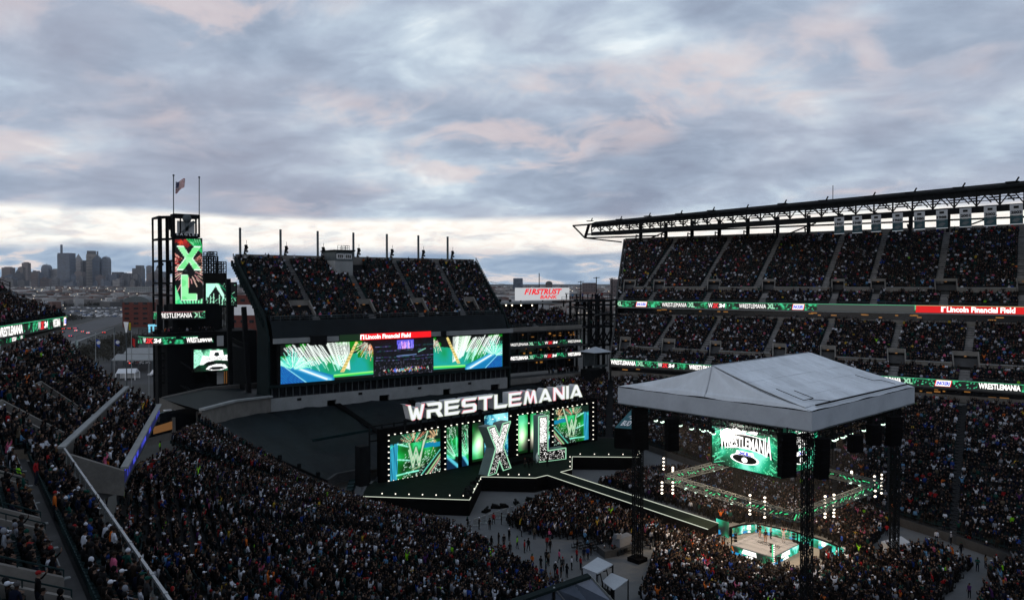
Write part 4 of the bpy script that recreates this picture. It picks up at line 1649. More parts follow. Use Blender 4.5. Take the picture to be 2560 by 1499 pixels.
# ------------------------------------------------------------------ WEST SIDE
WB = thing('west_bowl', 'crowded lower seating bowl on the near side of the field', 'grandstand', (35, 80, 0))
front_w = [(50, 20, 1.2), (52, 45, 1.2), (54, 68, 1.2), (55.2, 87, 1.2), (47, 110.5, 1.2)]
back_w = [(9, 18, 14.5), (9, 45, 14.5), (9.5, 66, 14.2), (14.5, 90, 13.4), (31.8, 126.8, 11.9)]
for i in range(4):
 # seen from the field the row runs from the larger y to the smaller
 bank(WB, front_w[i + 1], front_w[i], back_w[i + 1], back_w[i], 46, occ=.93, stand=.75, aisles=[.06, .5], aw=1.0, amat='terrace')
m = MB()
for a, b in zip(front_w[:-1], front_w[1:]):
 m.bar((a[0], a[1], .6), (b[0], b[1], .6), .2, 1.2)
m.bar((47, 110.5, .6), (50, 119, .6), .2, 1.2)
m.build('field_barrier', M['concrete_dark'], WB)
m = MB()
m.add([np.array([47, 111, 1.4]), np.array([50, 119, 1.9]), np.array([38.5, 124, 8.5]), np.array([36.5, 121, 9.3])], [(0, 1, 2, 3)])
m.build('corner_tarpaulin', M['tarp'], WB)

# mezzanine: near stretch A (straight) and far stretch B (turned 17 degrees)
WM = thing('west_mezzanine', 'near side seating deck with concrete vomitory walls and a long front rail', 'grandstand', (5, 60, 0))
XR = 7.1
YB = 69.0
BD = np.array([math.sin(math.radians(16.7)), math.cos(math.radians(16.7)), 0])
BN = np.array([-BD[1], BD[0], 0])
bend = np.array([7.0, YB, 0.0])
wb = lambda t, s, z: bend + BD * t + BN * s + np.array([0, 0, z])
# rail
GR = thing('glass_rail', 'long pale rail with glass infill along the front of the near deck', 'railing', (XR, 50, 20.6))
m = MB()
m.bar((XR, 20, 22.0), (XR, YB, 22.0), .13, .13)
m.bar((XR, 20, 20.75), (XR, YB, 20.75), .08, .1)
m.build('top_rail', M['galv'], GR)
m = MB()
y = 21.0
while y < YB:
 m.box((XR + .02, y, 21.3), (.06, .08, 1.5))
 m.box((XR, y, 22.0), (.17, .22, .17))
 y += 2.6
m.each('rail_post', M['galv'], GR)
M['glass'] = bpy.data.materials.new('rail_glass')
M['glass'].use_nodes = True
_b = M['glass'].node_tree.nodes['Principled BSDF']
_b.inputs['Base Color'].default_value = (.05, .08, .08, 1)
_b.inputs['Alpha'].default_value = .28
_b.inputs['Roughness'].default_value = .1
y = 21.0
gp = MB()
gp.box((0, 1.3, 0), (.02, 2.4, 1.05))
gp = gp.mesh('glass_pane', M['glass'])
while y < YB - 2.6:
 part('glass_pane', gp, GR, (0, y - 50, 21.35 - 20.6))
 y += 2.6
m = MB()
m.slab([(XR - .15, 20, 20.7), (XR - .15, YB, 20.7), (XR + .3, YB, 20.7), (XR + .3, 20, 20.7)], (0, 0, -1.6))
m.build('deck_edge', M['concrete'], WM)
# rows of stretch A: two in front, a cross aisle, then the raised part
NEAR = []           # seats of the near deck, filled with individual people


def near_seats(m, x, z, y0, y1, gaps=()):
 y = y0
 while y < y1:
  if not any(a < y < b for a, b in gaps):
   q = np.array([x, y, z])
   m.hexa([q + [-.30, -.22, .40], q + [-.30, .22, .40], q + [-.38, .22, .40], q + [-.38, -.22, .40]], [q + [-.36, -.2, .86], q + [-.36, .2, .86], q + [-.42, .2, .86], q + [-.42, -.2, .86]])
   m.hexa([q + [-.32, -.22, .40], q + [.1, -.22, .43], q + [.1, .22, .43], q + [-.32, .22, .40]], [q + [-.32, -.22, .45], q + [.1, -.22, .48], q + [.1, .22, .48], q + [-.32, .22, .45]])
   m.bar(q + [-.25, -.25, .0], q + [.02, -.25, .62], .05, .05)
   NEAR.append((q - np.array([.12, 0, 0]), z))
  y += .54


st, se = MB(), MB()
xrow = [6.55, 5.8, 5.05]
zrow = [20.7, 21.0, 21.3]
for x, z in zip(xrow, zrow):
 st.hexa([(x - .5, 20, 19.5), (x + .4, 20, 19.5), (x + .4, YB, 19.5), (x - .5, YB, 19.5)], [(x - .5, 20, z), (x + .4, 20, z), (x + .4, YB, z), (x - .5, YB, z)])
 near_seats(se, x, z, 20.5, YB - .3)
ZW = 21.55
VG = [(34.6, 37.2), (45.0, 47.4), (55.6, 58.0)]
rr_ = [(3.35 - .82 * i, ZW + .3 + .41 * i) for i in range(13)]
for i, (x, z) in enumerate(rr_):
 for y0, y1 in zip([20] + [g[1] for g in VG], [g[0] for g in VG] + [YB + 2]):
  if i >= 9:
   continue
  st.hexa([(x - .42, y0, 19.5), (x + .4, y0, 19.5), (x + .4, y1, 19.5), (x - .42, y1, 19.5)], [(x - .42, y0, z), (x + .4, y0, z), (x + .4, y1, z), (x - .42, y1, z)])
  near_seats(se, x, z, y0 + .5, y1 - .4)
st.build('terrace', M['terrace'], WM)
tag(se.build('seats', M['seat'], WM), kind='stuff')
m = MB()
m.hexa([(3.76, 20, 19.5), (4.54, 20, 19.5), (4.54, YB, 19.5), (3.76, YB, 19.5)], [(3.76, 20, ZW), (4.54, 20, ZW), (4.54, YB, ZW), (3.76, YB, ZW)])
m.build('cross_aisle', M['concrete_dark'], WM)
for y0, y1 in VG:
 m = MB()
 for y in (y0 - .15, y1 - .15):
  m.hexa([(3.75, y, 20), (3.75, y + .3, 20), (-4.5, y + .3, 20), (-4.5, y, 20)][::-1], [(3.75, y, ZW + .95), (3.75, y + .3, ZW + .95), (-4.5, y + .3, ZW + 4.9), (-4.5, y, ZW + 4.9)][::-1])
 v_ = m.build('vomitory', M['concrete'], WM)
 m = MB()
 m.hexa([(-3.5, y0, 19.5), (3.7, y0, 19.5), (3.7, y1, 19.5), (-3.5, y1, 19.5)], [(-3.5, y0, ZW - 1.2), (3.7, y0, ZW - .05), (3.7, y1, ZW - .05), (-3.5, y1, ZW - 1.2)])
 m.build('walkway', M['concrete_dark'], v_)
 m = MB()
 for y in (y0, y1):
  m.bar((3.75, y, ZW + 1.25), (-4.5, y, ZW + 5.2), .06, .06)
  for k in range(6):
   p = lerp((3.75, y, ZW + .9), (-4.5, y, ZW + 4.85), k / 5)
   m.bar(p, p + np.array([0, 0, .36]), .05, .05)
 m.build('handrail', M['seat'], v_)
m = MB()
for y in (28.0, 41.0, 51.5, 63.0):
 rail(m, [(3.77, y - 2.2, ZW), (3.77, y + 2.2, ZW)], .9, .05, 2.2, 0)
m.build('aisle_rail', M['steel_grey'], WM)
m = MB()
for k in range(9):
 y = 25 + k * 4.9
 m.box((4.1, y, ZW + .03), (.35, .3, .06))
m.each('nosing', M['concrete_light'], WM)

# far stretch B: upper rows behind the parapet, lower rows in front of it
FLb, FRb = wb(36.5, .3, 21.0), wb(0, .3, 21.0)
BLb, BRb = np.array([12.6, 128.0, 26.5]), np.array([-4.5, 71, 27.0])
bv = []
vb_px = [((205, 440), (385, 490)), ((400, 290), (530, 345)), ((515, 215), (620, 265))]
vb_t = [6.0, 16.5, 26.0]
for t_ in vb_t:
 f = 1 - t_ / 36.5
 bv.append((f - .035, f + .03, 1, 8))
bank(WM, FLb, FRb, BLb, BRb, 15, occ=.93, stand=.45, holes=bv, aisles=[.12, .40, .68], aw=.9, face=-BN[:2])
for h in bv:
 vomitory(WM, FLb, FRb, BLb, BRb, 15, *h, h=.8)
m = MB()
c0 = 0.0
for t_ in vb_t + [37.5]:
 a, b = wb(c0, 0, 20.0), wb(t_ - 1.2, 0, 20.0)
 m.hexa([a, b, b + BN * .3, a + BN * .3], [a + [0, 0, 2.0], b + [0, 0, 2.0], b + BN * .3 + [0, 0, 2.0], a + BN * .3 + [0, 0, 2.0]])
 c0 = t_ + 1.2
m.build('parapet', M['concrete'], WM)
m = MB()
m.bar(wb(0, .1, 22.08), wb(37.5, .1, 22.08), .55, .16)
m.build('parapet_cap', M['concrete_light'], WM)
# lower rows: from the ribbon (z 20) up to the parapet
r0_, r1_ = np.array([11.2, 68.0, 18.9]), np.array([20.6, 101.0, 18.9])
lw0, lw1 = wb(0.5, -.5, 20.9), wb(36, -.5, 20.9)
bank(WM, r1_ + [-.3, 0, .2], r0_ + [-.3, 0, .2], lw1, lw0, 5, occ=.93, stand=.5, face=-BN[:2], aisles=[.3, .62], aw=.8)
m = MB()
m.slab([r0_ + [0, 0, -1.0], r0_ + [0, 0, 1.0], wb(0, 0, 21.8), wb(0, 0, 19.0)], (-.1, -.5, 0))
m.slab([r1_ + [0, 0, -1.0], r1_ + [0, 0, 1.0], wb(37, 0, 21.8), wb(37, 0, 19.0)], (.1, .4, 0))
m.each('end_wall', M['concrete'], WM)
m = MB()
m.bar(r0_ + [0, 0, 1.15], r1_ + [0, 0, 1.15], .55, .2)
m.build('ribbon_cap', M['concrete_light'], WM)
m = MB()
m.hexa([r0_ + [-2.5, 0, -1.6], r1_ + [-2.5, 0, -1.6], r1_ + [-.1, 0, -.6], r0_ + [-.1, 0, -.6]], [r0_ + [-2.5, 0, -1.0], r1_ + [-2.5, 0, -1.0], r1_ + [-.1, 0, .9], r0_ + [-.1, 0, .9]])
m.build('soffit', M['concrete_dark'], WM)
ribbon('led_ribbon', 'blue LED ribbon slanting along the front of the near side deck', [r0_ + [.02, 0, -.1], r1_ + [.02, 0, -.1]], 1.1,
    [('blue', 0, 1), ('bars', .02, .10, 6), ('bars', .17, .30, 5), ('bars', .36, .50, 10), ('bars', .58, .66, 6), ('bars', .86, .99, 5)], seed=21, edge='lit_blue')

# the decks further round the corner, at the left of the view
NW = thing('corner_deck', 'distant curved corner deck with green LED ribbon at the far left', 'grandstand', (10, 150, 0))
ra, rb = at_d(-70, 862, 112), at_d(168, 813, 158)
ra[2] = rb[2] = 26.3
ra, rb = at_z(-60, 858, 26.3), at_z(168, 813.5, 26.3)
dn = (rb - ra)
dn = np.array([-dn[1], dn[0], 0]) / np.linalg.norm(dn)
ribbon('led_ribbon', 'green LED ribbon around the distant corner deck at the far left', [ra, rb], 1.95, [('wm', .17, .43), ('2k', .60, .72), ('wm', .79, .895), ('snk', .945, .985)], seed=31)
ribbon('led_ribbon', 'dim green LED strip below the ribbon of the distant corner deck', [ra + dn * 2.5 + [0, 0, -2.0], lerp(ra, rb, .62) + dn * 2.5 + [0, 0, -2.0]], 1.5, [('wm', .78, .86), ('wm', .93, .97)], seed=32, edge=None)
up = np.array([0, 0, 1.0])
c_b = at_d(104, 748, 158)
lf0, lf1 = ra + up * 2.0, rb + up * 2.0
lb0, lb1 = ra + dn * 9 + up * 6.0, rb + dn * 9 + up * 6.0 - (rb - ra) * .10
bank(NW, lf0, lf1, lb0, lb1, 9, occ=.92, stand=.5, face=-dn[:2] if False else (-dn)[:2], seats='strip')
m = MB()
m.hexa([lb0 + up * 0, lb1, lb1 + dn * .5, lb0 + dn * .5], [lb0 + up * 1.6, lb1 + up * 1.6, lb1 + dn * .5 + up * 1.6, lb0 + dn * .5 + up * 1.6])
m.build('beam', M['concrete'], NW)
u0, u1 = lb0 + up * 1.2 - dn * 1, lb1 + up * 1.2 - dn * 1 - (rb - ra) * .05
v0_, v1_ = u0 + dn * 20 + up * 12, u1 + dn * 20 + up * 12 - (rb - ra) * .52
bank(NW, u0, u1, v0_, v1_, 22, occ=.85, stand=.3, face=(-dn)[:2])
m = MB()
rail(m, [u1 + up * .4, v1_ + up * .4], 1.2, .1, 2, 1)
for k in range(8):
 p = lerp(u1, v1_, k / 7)
 m.bar(p, p + up * (2.6 if k % 2 else 1.8), .18, .18)
m.build('end_railing', M['steel'], NW)
m = MB()
a, b = ra + dn * .4, rb + dn * .4
m.hexa([a + up * -7.5, b + up * -5.0, b + dn * 5 + up * -5.0, a + dn * 5 + up * -7.5], [a + dn * 3 + up * -2.4, b + dn * .6 + up * -.4, b + dn * 5 + up * -.4, a + dn * 5 + up * -2.4])
m.build('deck_wall', M['concrete'], NW)
m = MB()
m.slab([a + dn * .1 + up * -.3, b + dn * .1 + up * -.3, b + dn * 6 + up * -.3, a + dn * 6 + up * -.3], (0, 0, .3))
m.slab([rb + dn * .2, rb + dn * .2 + up * 2, lb1 + up * 1.5, v1_ + up * .0, v1_ - up * 6, rb + dn * 6 - up * 4], (.1, .3, 0))
m.each('end_wall', M['concrete_dark'], NW)
# ------------------------------------------------------------------ STAGE
SZ = 2.4
c6 = lambda x, y: (860 + x / 3.15, 920 + y / 3.15)
sp = lambda x, y: at_z(*c6(x, y), SZ)
edge_l = [sp(145, 1010), sp(988, 1038), sp(1080, 855), sp(1505, 865), sp(1600, 843)]
edge_r = [sp(2285, 555), sp(2343, 702), sp(1797, 697), sp(1795, 795), sp(1705, 818)]
ramp_l, ramp_r = at_z(1770, 1323, SZ), at_z(1798, 1309, SZ)
# keep the ramp sides parallel
d_ = ramp_l - edge_l[-1]
ramp_r = edge_r[-1] + d_ * .985
G0, G1 = at_z(970, 1204, SZ), at_z(1483, 1103, SZ)
GD = (G1 - G0) / np.linalg.norm(G1 - G0)
GN_ = np.array([GD[1], -GD[0], 0.0])          # towards the field
SG = thing('stage', 'black entrance stage with white lit edges and a long ramp', 'stage', (83, 108, 0))
outline = [edge_l[0], edge_l[1], edge_l[2], edge_l[3], edge_l[4], ramp_l, ramp_r, edge_r[4], edge_r[3], edge_r[2], edge_r[1], edge_r[0], G1 - GN_ * 2 + GD * 3, G0 - GN_ * 2 - GD * 2.5]
m = MB()
m.prism([(p[0], p[1]) for p in outline], .02, SZ - .06)
m.build('skirt', M['black'], SG)
m = MB()
m.prism([(p[0], p[1]) for p in outline], SZ - .055, SZ)
m.build('deck', M['stage_floor'], SG)
m = MB()
for ln in (edge_l + [ramp_l], [ramp_r] + edge_r[::-1]):
 pts = [p + np.array([0, 0, .05]) for p in ln]
 m.path(pts, .09, .08)
m.build('edge_light', M['lit_strip'], SG)
m = MB()
for a, b, n in ((sp(300, 995), sp(940, 1012), 7), (sp(1000, 1000), sp(1075, 880), 4), (sp(1130, 842), sp(1460, 845), 5), (sp(1860, 682), sp(2310, 686), 5), (sp(1780, 705), sp(1780, 780), 3), (sp(2320, 680), sp(2280, 580), 3)):
 for i in range(n):
  p = lerp(a, b, i / max(1, n - 1))
  m.ball(p + [0, 0, .2], .12, 6, 4)
m.each('footlight', M['lit_bulb'], SG)
m = MB()
for i in range(26):
 a, b = (sp(985, 985), sp(1065, 870)) if i < 14 else (sp(1000, 1010), sp(960, 1000))
 p = lerp(a, b, R.random()) + [R.uniform(-.8, .2), R.uniform(-.3, .3), 0]
 m.box(p + [0, 0, .25], (.5, .5, .5), R.random())
m.each('floor_effect_box', M['steel'], SG)
m = MB()
a, b = at_z(*c6(170, 975), .0), sp(215, 900)
for i in range(9):
 p = lerp([a[0], a[1], .2], [b[0], b[1], SZ], i / 8)
 m.box(p, (1.4, .4, .12), .9)
rail(m, [[a[0] - .8, a[1], .2], [b[0] - .8, b[1], SZ]], 1.0, .06, .8, 1)
rail(m, [[a[0] + .8, a[1] - .6, .2], [b[0] + .8, b[1] - .6, SZ]], 1.0, .06, .8, 1)
m.build('side_stairs', M['steel_grey'], SG)

# screen wall
SWALL = thing('screen_wall', 'black stage wall with tall green LED panels framed by round bulbs', 'stage set', G0)
gz = lambda u, v, o=0.0: on_plane(u, v, G0 + GN_ * o, GN_)
ztop_l, ztop_r = gz(972, 1072)[2], gz(1483, 996)[2]
zt = (ztop_l + ztop_r) / 2
m = MB()
m.slab([G0 - GD * 1.4 - GN_ * .3, G1 + GD * 1.6 - GN_ * .3, (G1 + GD * 1.6 - GN_ * .3) * [1, 1, 0] + [0, 0, zt], (G0 - GD * 1.4 - GN_ * .3) * [1, 1, 0] + [0, 0, zt]], -GN_ * .8)
m.build('back_wall', M['black'], SWALL)
m = MB()
for i in range(24):
 p = lerp(G0 - GD * 2.5, G1 + GD * 2, i / 23) - GN_ * 1.6
 m.bar(p, p * [1, 1, 0] + [0, 0, zt + .6], .22, .22)
for k in range(3):
 a, b = G0 - GD * 2.5 - GN_ * 1.6, G1 + GD * 2 - GN_ * 1.6
 z = [0, 0, zt - 2 + k * 1.2]
 m.bar(a * [1, 1, 0] + z, b * [1, 1, 0] + z, .2, .2)
p = G0 - GD * 4.2 - GN_ * 1
m.box(p * [1, 1, 0] + [0, 0, SZ + 3.2], (1.7, 1.6, 6.4), math.atan2(GD[1], GD[0]))
m.build('wall_scaffold', M['steel'], SWALL)


def stage_canvas(asp, seed, kind):
 c = Canvas(asp, 56)
 c.cloudy(1.4, [(0, .015, .008), (0, .09, .025), (.0, .33, .08), (.03, .58, .20), (.25, .9, .6)], seed, 1.0)
 if kind == 'logo':
  c.blend((c.v > .78) * 1.0, (.0, .10, .06))
  c.rays((asp * .45, .75), 34, .10, .42, .1, math.pi - .1, .007, [(.9, .55, .42), (.6, .9, .7), (.1, .7, .45)], seed)
  c.rays((asp * .92, .80), 22, .08, .30, math.pi * .4, math.pi * 1.5, .010, [(.7, .9, .7), (.9, .7, .5)], seed + 1)
  c.specks(.10, (.75, .95, .85), seed, (c.v < .55) & (c.u > asp * .25))
  c.poly([(0, 0), (asp * .13, 0), (asp * .15, .85), (0, .7)], (.03, .25, .38))
  for k in range(5):
   c.line((asp * .03 * k, 0), (asp * .03 * k + .02, .8), .012, (.2, .75, .9))
  c.poly([(asp * .62, .62), (asp, .60), (asp, .70), (asp * .62, .74)], (.03, .45, .62))
  c.poly([(asp * .55, .0), (asp, .55), (asp, .3), (asp * .75, 0)], (.01, .03, .02))
  c.line((asp * .60, .0), (asp, .52), .022, (.3, .75, .65))
  c.line((asp * .72, .0), (asp * 1.0, .40), .030, (.55, .75, .5))
  c.line((asp * .78, .0), (asp * 1.0, .33), .020, (.75, .55, .5))
  c.line((asp * .14, .80), (asp * .36, .70), .02, (.6, 1, .9))
  c.line((asp * .14, .45), (asp * .40, .38), .018, (.6, 1, .9))
  c.line((asp * .12, .10), (asp * .55, .12), .022, (.5, 1, .85))
  # the stacked double zigzag emblem
  for off, col, w in ((.0, (.01, .06, .03), .048), (.0, (.30, .85, .50), .034), (.0, (.80, .78, .72), .018)):
   for dy in (0, -.16):
    pts = [(.36, .78 + dy), (.44, .38 + dy), (.50, .66 + dy), (.56, .36 + dy), (.74 if dy == 0 else .66, 1.0 + dy if dy == 0 else .80)]
    for a, b in zip(pts[:-1], pts[1:]):
     c.line((a[0] * asp, a[1]), (b[0] * asp, b[1]), w, col, .6)
  c.line((.42 * asp, .16), (.66 * asp, .24), .022, (.5, .6, .45))
 elif kind == 'beam':
  c.blend((c.v > .72) * .8, (.05, .25, .12))
  c.specks(.12, (.8, .95, .85), seed, c.v > .68)
  c.poly([(0, 0), (asp, 0), (asp, .06), (0, .30)], (.01, .12, .22))
  c.line((0, .32), (asp, .04), .05, (.3, .75, .85))
  c.rays((asp * .9, .2), 20, .1, .6, math.pi * .3, math.pi * .9, .012, [(.7, 1, .85), (.3, .9, .6)], seed)
 elif kind == 'glow':
  g = np.exp(-((c.v - .45) / .28) ** 2 - ((c.u / asp - .6) / .5) ** 2)
  c.c = np.clip(c.c * .8 + g[..., None] * np.array([1.0, .95, .85]), 0, 1.2)
  c.blend((c.v < .06) * 1.0, (.0, .12, .02))
 elif kind == 'portal':
  c.cloudy(2.2, [(0, .05, .08), (.01, .2, .3), (.05, .45, .6), (.6, .95, 1.0)], seed, 2.0)
  c.specks(.12, (.6, .95, .9), seed)
  c.rays((asp * .5, .62), 20, .02, .22, 0, 6.28, .02, [(.95, 1, 1), (.4, .8, .9)], seed)
 return c


def wall_panel(u0, u1, vt0, vt1, vb0, vb1, seed, kind, o=.08, mirror=False):
 bl, br = gz(u0, vb0, o), gz(u1, vb1, o)
 zt_ = (gz(u0, vt0, o)[2] + gz(u1, vt1, o)[2]) / 2
 zb_ = (bl[2] + br[2]) / 2
 P_ = lambda p, z: np.array([p[0], p[1], z])
 asp = np.linalg.norm((br - bl)[:2]) / (zt_ - zb_)
 c = stage_canvas(asp, seed, kind)
 if mirror:
  c.c = c.c[:, ::-1].copy()
 led_screen('led_panel', [P_(bl, zb_), P_(br, zb_), P_(br, zt_), P_(bl, zt_)], c, SWALL)


wall_panel(976, 1101, 1090, 1071, 1201, 1178, 41, 'logo')
wall_panel(1117, 1145, 1068, 1064, 1173, 1169, 42, 'beam')
wall_panel(1155, 1171, 1062, 1060, 1165, 1163, 43, 'beam')
wall_panel(1181, 1208, 1058, 1053, 1155, 1149, 44, 'glow')
wall_panel(1211, 1270, 1039, 1030, 1148, 1140, 45, 'portal', -.1)
wall_panel(1296, 1319, 1038, 1035, 1133, 1130, 46, 'glow', mirror=True)
wall_panel(1326, 1340, 1034, 1032, 1130, 1127, 47, 'glow', mirror=True)
wall_panel(1347, 1374, 1029, 1026, 1126, 1121, 48, 'beam', mirror=True)
wall_panel(1385, 1471, 1024, 1012, 1113, 1098, 41, 'logo', mirror=True)
m = MB()
bulbs = [((972, 1087), (1095, 1067), 9), ((1114, 1065), (1199, 1051), 7), ((1232, 1047), (1277, 1039), 4), ((1295, 1036), (1367, 1025), 7), ((1383, 1022), (1467, 1008), 8),
   ((972, 1101), (972, 1201), 8), ((1113, 1078), (1113, 1172), 8), ((1216, 1088), (1216, 1140), 4), ((1293, 1048), (1293, 1136), 8), ((1382, 1034), (1382, 1118), 7), ((1483, 1006), (1483, 1097), 9), ((1322, 1057), (1322, 1099), 2)]
bulb = MB()
bulb.ball((0, 0, 0), .16, 8, 5, (1.1, 1, .62))
bulb = bulb.mesh('bulb', M['lit_bulb'])
for a, b, n in bulbs:
 for i in range(n):
  p = gz(*(np.array(a) + (np.array(b) - np.array(a)) * i / (n - 1)), .12)
  part('bulb', bulb, SWALL, p - G0)
for i in range(11):
 p = lerp(gz(984, 1199, .5), gz(1098, 1177, .5), i / 10)
 part('bulb', bulb, SWALL, p * [1, 1, 0] + [0, 0, SZ + .25] - G0).scale = (.55, .55, .6)

# WRESTLEMANIA letters
LET = {
 'W': (1.04, [(-.12, 1.06), (.17, 1), (.33, .36), (.45, .80), (.60, .80), (.72, .36), (.84, 1), (1.04, 1), (.84, .06), (.78, 0), (.66, 0), (.60, .06), (.525, .34), (.45, .06), (.39, 0), (.27, 0), (.21, .06), (.02, .97)]),
 'R': (1.0, [(0, 0), (.22, 0), (.22, .36), (.54, .36), (.74, 0), (1.02, 0), (.80, .40), (.93, .52), (.95, .60), (.95, .82), (.90, .94), (.78, 1), (-.02, 1), (.08, .80), (.68, .80), (.73, .76), (.73, .60), (.68, .56), (0, .56)]),
 'E': (1.0, [(0, 0), (.88, 0), (1, .2), (.22, .2), (.22, .4), (.85, .4), (.95, .6), (.22, .6), (.22, .8), (.9, .8), (1.02, 1), (0, 1)]),
 'S': (1.0, [(0, 0), (.85, 0), (.96, .06), (1, .16), (1, .44), (.96, .54), (.86, .6), (.24, .6), (.24, .8), (.92, .8), (1.02, 1), (.14, 1), (.04, .94), (0, .84), (0, .56), (.04, .46), (.14, .4), (.76, .4), (.76, .2), (.10, .2)]),
 'T': (1.0, [(.39, 0), (.61, 0), (.61, .8), (.92, .8), (1.02, 1), (0, 1), (0, .8), (.39, .8)]),
 'L': (.92, [(0, 0), (.85, 0), (.97, .22), (.22, .22), (.22, 1), (0, 1)]),
 'M': (1.06, [(0, 0), (.18, 0), (.29, .60), (.44, .08), (.48, .04), (.57, .04), (.61, .08), (.76, .60), (.87, 0), (1.05, 0), (.90, .92), (.82, 1), (.73, 1), (.66, .92), (.525, .42), (.39, .92), (.32, 1), (.23, 1), (.15, .92)]),
 'A': (1.04, [(0, 0), (.21, 0), (.51, .68), (.66, .34), (.42, .34), (.32, .14), (.74, .14), (.80, 0), (1.04, 0), (.66, .90), (.58, 1), (.44, 1), (.36, .90)]),
 'N': (.95, [(0, 0), (.2, 0), (.2, .64), (.66, .05), (.75, 0), (.95, 0), (.95, 1), (.75, 1), (.75, .36), (.29, .95), (.20, 1), (0, 1)]),
 'I': (.22, [(0, 0), (.22, 0), (.22, 1), (0, 1)]),
}
SGN = thing('letter_sign', 'giant white lit WRESTLEMANIA letters standing above the stage wall', 'sign', G0)
ob = .6
L0, L1 = gz(1019, 1051, ob), gz(1455, 991.5, ob)
zb0 = (L0[2] + L1[2]) / 2
hgt = ((gz(1019, 1014, ob)[2] - L0[2]) + (gz(1436, 961, ob)[2] - L1[2])) / 2
word = 'WRESTLEMANIA'
gap = .13
wid = sum(LET[c][0] for c in word) + gap * (len(word) - 1)
lw = np.linalg.norm((L1 - L0)[:2]) / wid
M['letter_side'] = pm('letter_side', (.42, .44, .46), .1, .5, .6)
x = 0.0
for i, ch in enumerate(word):
 w_, poly = LET[ch]
 P_ = lambda a, b, o=0.0: L0 * [1, 1, 0] + GD * (x + a) * lw + GN_ * o + [0, 0, zb0 + b * hgt]
 m = MB()
 pts = [P_(a, b, -.0) for a, b in poly]
 n = len(pts)
 k = [P_(a, b, -1.7) for a, b in poly]
 m.add(pts + k, [tuple(range(n, 2 * n))[::-1]] + [((j + 1) % n, j, n + j, n + (j + 1) % n) for j in range(n)])
 lt = m.build('letter_' + ch.lower(), M['letter_side'], SGN)
 m = MB()
 m.add([P_(a, b, .02) for a, b in poly], [tuple(range(n))])
 m.build('lit_face', M['lit_letter'], lt)
 pk = i in (0, 3, 4, 6, 7, 9)
 q = [P_(a, b, .05) for a, b in poly]
 for sel in (0, 1):
  m = MB()
  for j in range(n):
   if (pk and (j * 5 + i) % 7 < 3) == bool(sel):
    m.bar(q[j], q[(j + 1) % n], .10, .10)
  if m.v:
   m.build('edge_tube', M['lit_pink' if sel else 'lit_strip'], lt)
 x += w_ + gap
m = MB()
for i in range(14):
 p = lerp(L0, L1, i / 13) - GN_ * .9
 m.bar(p * [1, 1, 0] + [0, 0, SZ], p * [1, 1, 0] + [0, 0, zb0 + .1], .3, .3)
m.bar(L0 * [1, 1, 0] - GN_ * .9 + [0, 0, zb0 - .15], L1 * [1, 1, 0] - GN_ * .9 + [0, 0, zb0 - .15], .5, .3)
m.build('support_frame', M['steel'], SGN)


# the X and the L
def pt_in(poly, x, y):
 ins, j = False, len(poly) - 1
 for i in range(len(poly)):
  xi, yi = poly[i]
  xj, yj = poly[j]
  if (yi > y) != (yj > y) and x < (xj - xi) * (y - yi) / (yj - yi) + xi:
   ins = not ins
  j = i
 return ins


c5 = lambda x, y: (1180 + x / 6.42, 1000 + y / 6.42)
for nm, lab, out_, f0, f1, seed in (
  ('numeral_x', 'giant letter X sculpture with glittering face and mint edge on the stage', [(245, 435), (362, 403), (435, 572), (490, 375), (612, 335), (500, 745), (620, 1085), (500, 1130), (437, 965), (380, 1172), (255, 1212), (377, 770)], (255, 1212), (620, 1085), 5),
  ('numeral_l', 'giant letter L sculpture with glittering face and mint edge on the stage', [(1068, 262), (1215, 240), (1215, 808), (1502, 762), (1502, 940), (1068, 993)], (1068, 993), (1502, 940), 6)):
 a, b = at_z(*c5(*f0), SZ), at_z(*c5(*f1), SZ)
 d = (b - a) / np.linalg.norm(b - a)
 nn = np.array([d[1], -d[0], 0])
 T = thing(nm, lab, 'letter sculpture', a)
 P3 = [on_plane(*c5(*p), a, nn) for p in out_]
 loc2 = [(float((p - a) @ d), float(p[2] - SZ)) for p in P3]
 for k in range(len(loc2)):
  if abs(loc2[k][1]) < .25:
   loc2[k] = (loc2[k][0], 0.0)
 at2 = lambda s, z, o=0.0: a + d * s + nn * o + [0, 0, z]
 n = len(loc2)
 m = MB()
 m.add([at2(s, z) for s, z in loc2] + [at2(s, z, -2.0) for s, z in loc2], [tuple(range(n, 2 * n))[::-1]] + [((j + 1) % n, j, n + j, n + (j + 1) % n) for j in range(n)])
 M['sculpt_side'] = M.get('sculpt_side') or pm('sculpture_side', (.11, .155, .155), .15, .6, .6)
 m.build('body', M['sculpt_side'], T)
 m = MB()
 m.add([at2(s, z, .03) for s, z in loc2], [tuple(range(n))])
 m.build('face', M['lit_black'], T)
 m = MB()
 for j in range(n):
  m.bar(at2(*loc2[j], .06), at2(*loc2[(j + 1) % n], .06), .16, .16)
 m.build('edge_tube', M['lit_mint'], T)
 m = MB()
 rr = random.Random(seed)
 hm = max(z for _, z in loc2)
 xs_ = [s for s, _ in loc2]
 for _ in range(11000):
  s, z = rr.uniform(min(xs_), max(xs_)), rr.uniform(0, hm)
  if not all(pt_in(loc2, s + ex, z + ez) for ex, ez in ((.28, 0), (-.28, 0), (0, .28), (0, -.28))):
   continue
  den_ = .48 if z > hm * .42 else .07
  if rr.random() > den_:
   continue
  w = rr.uniform(.03, .06)
  m.quad(at2(s - w, z - w, .06), at2(s + w, z - w, .06), at2(s + w, z + w, .06), at2(s - w, z + w, .06))
 tag(m.build('face_sparkle', M['lit_white'], T), kind='stuff')

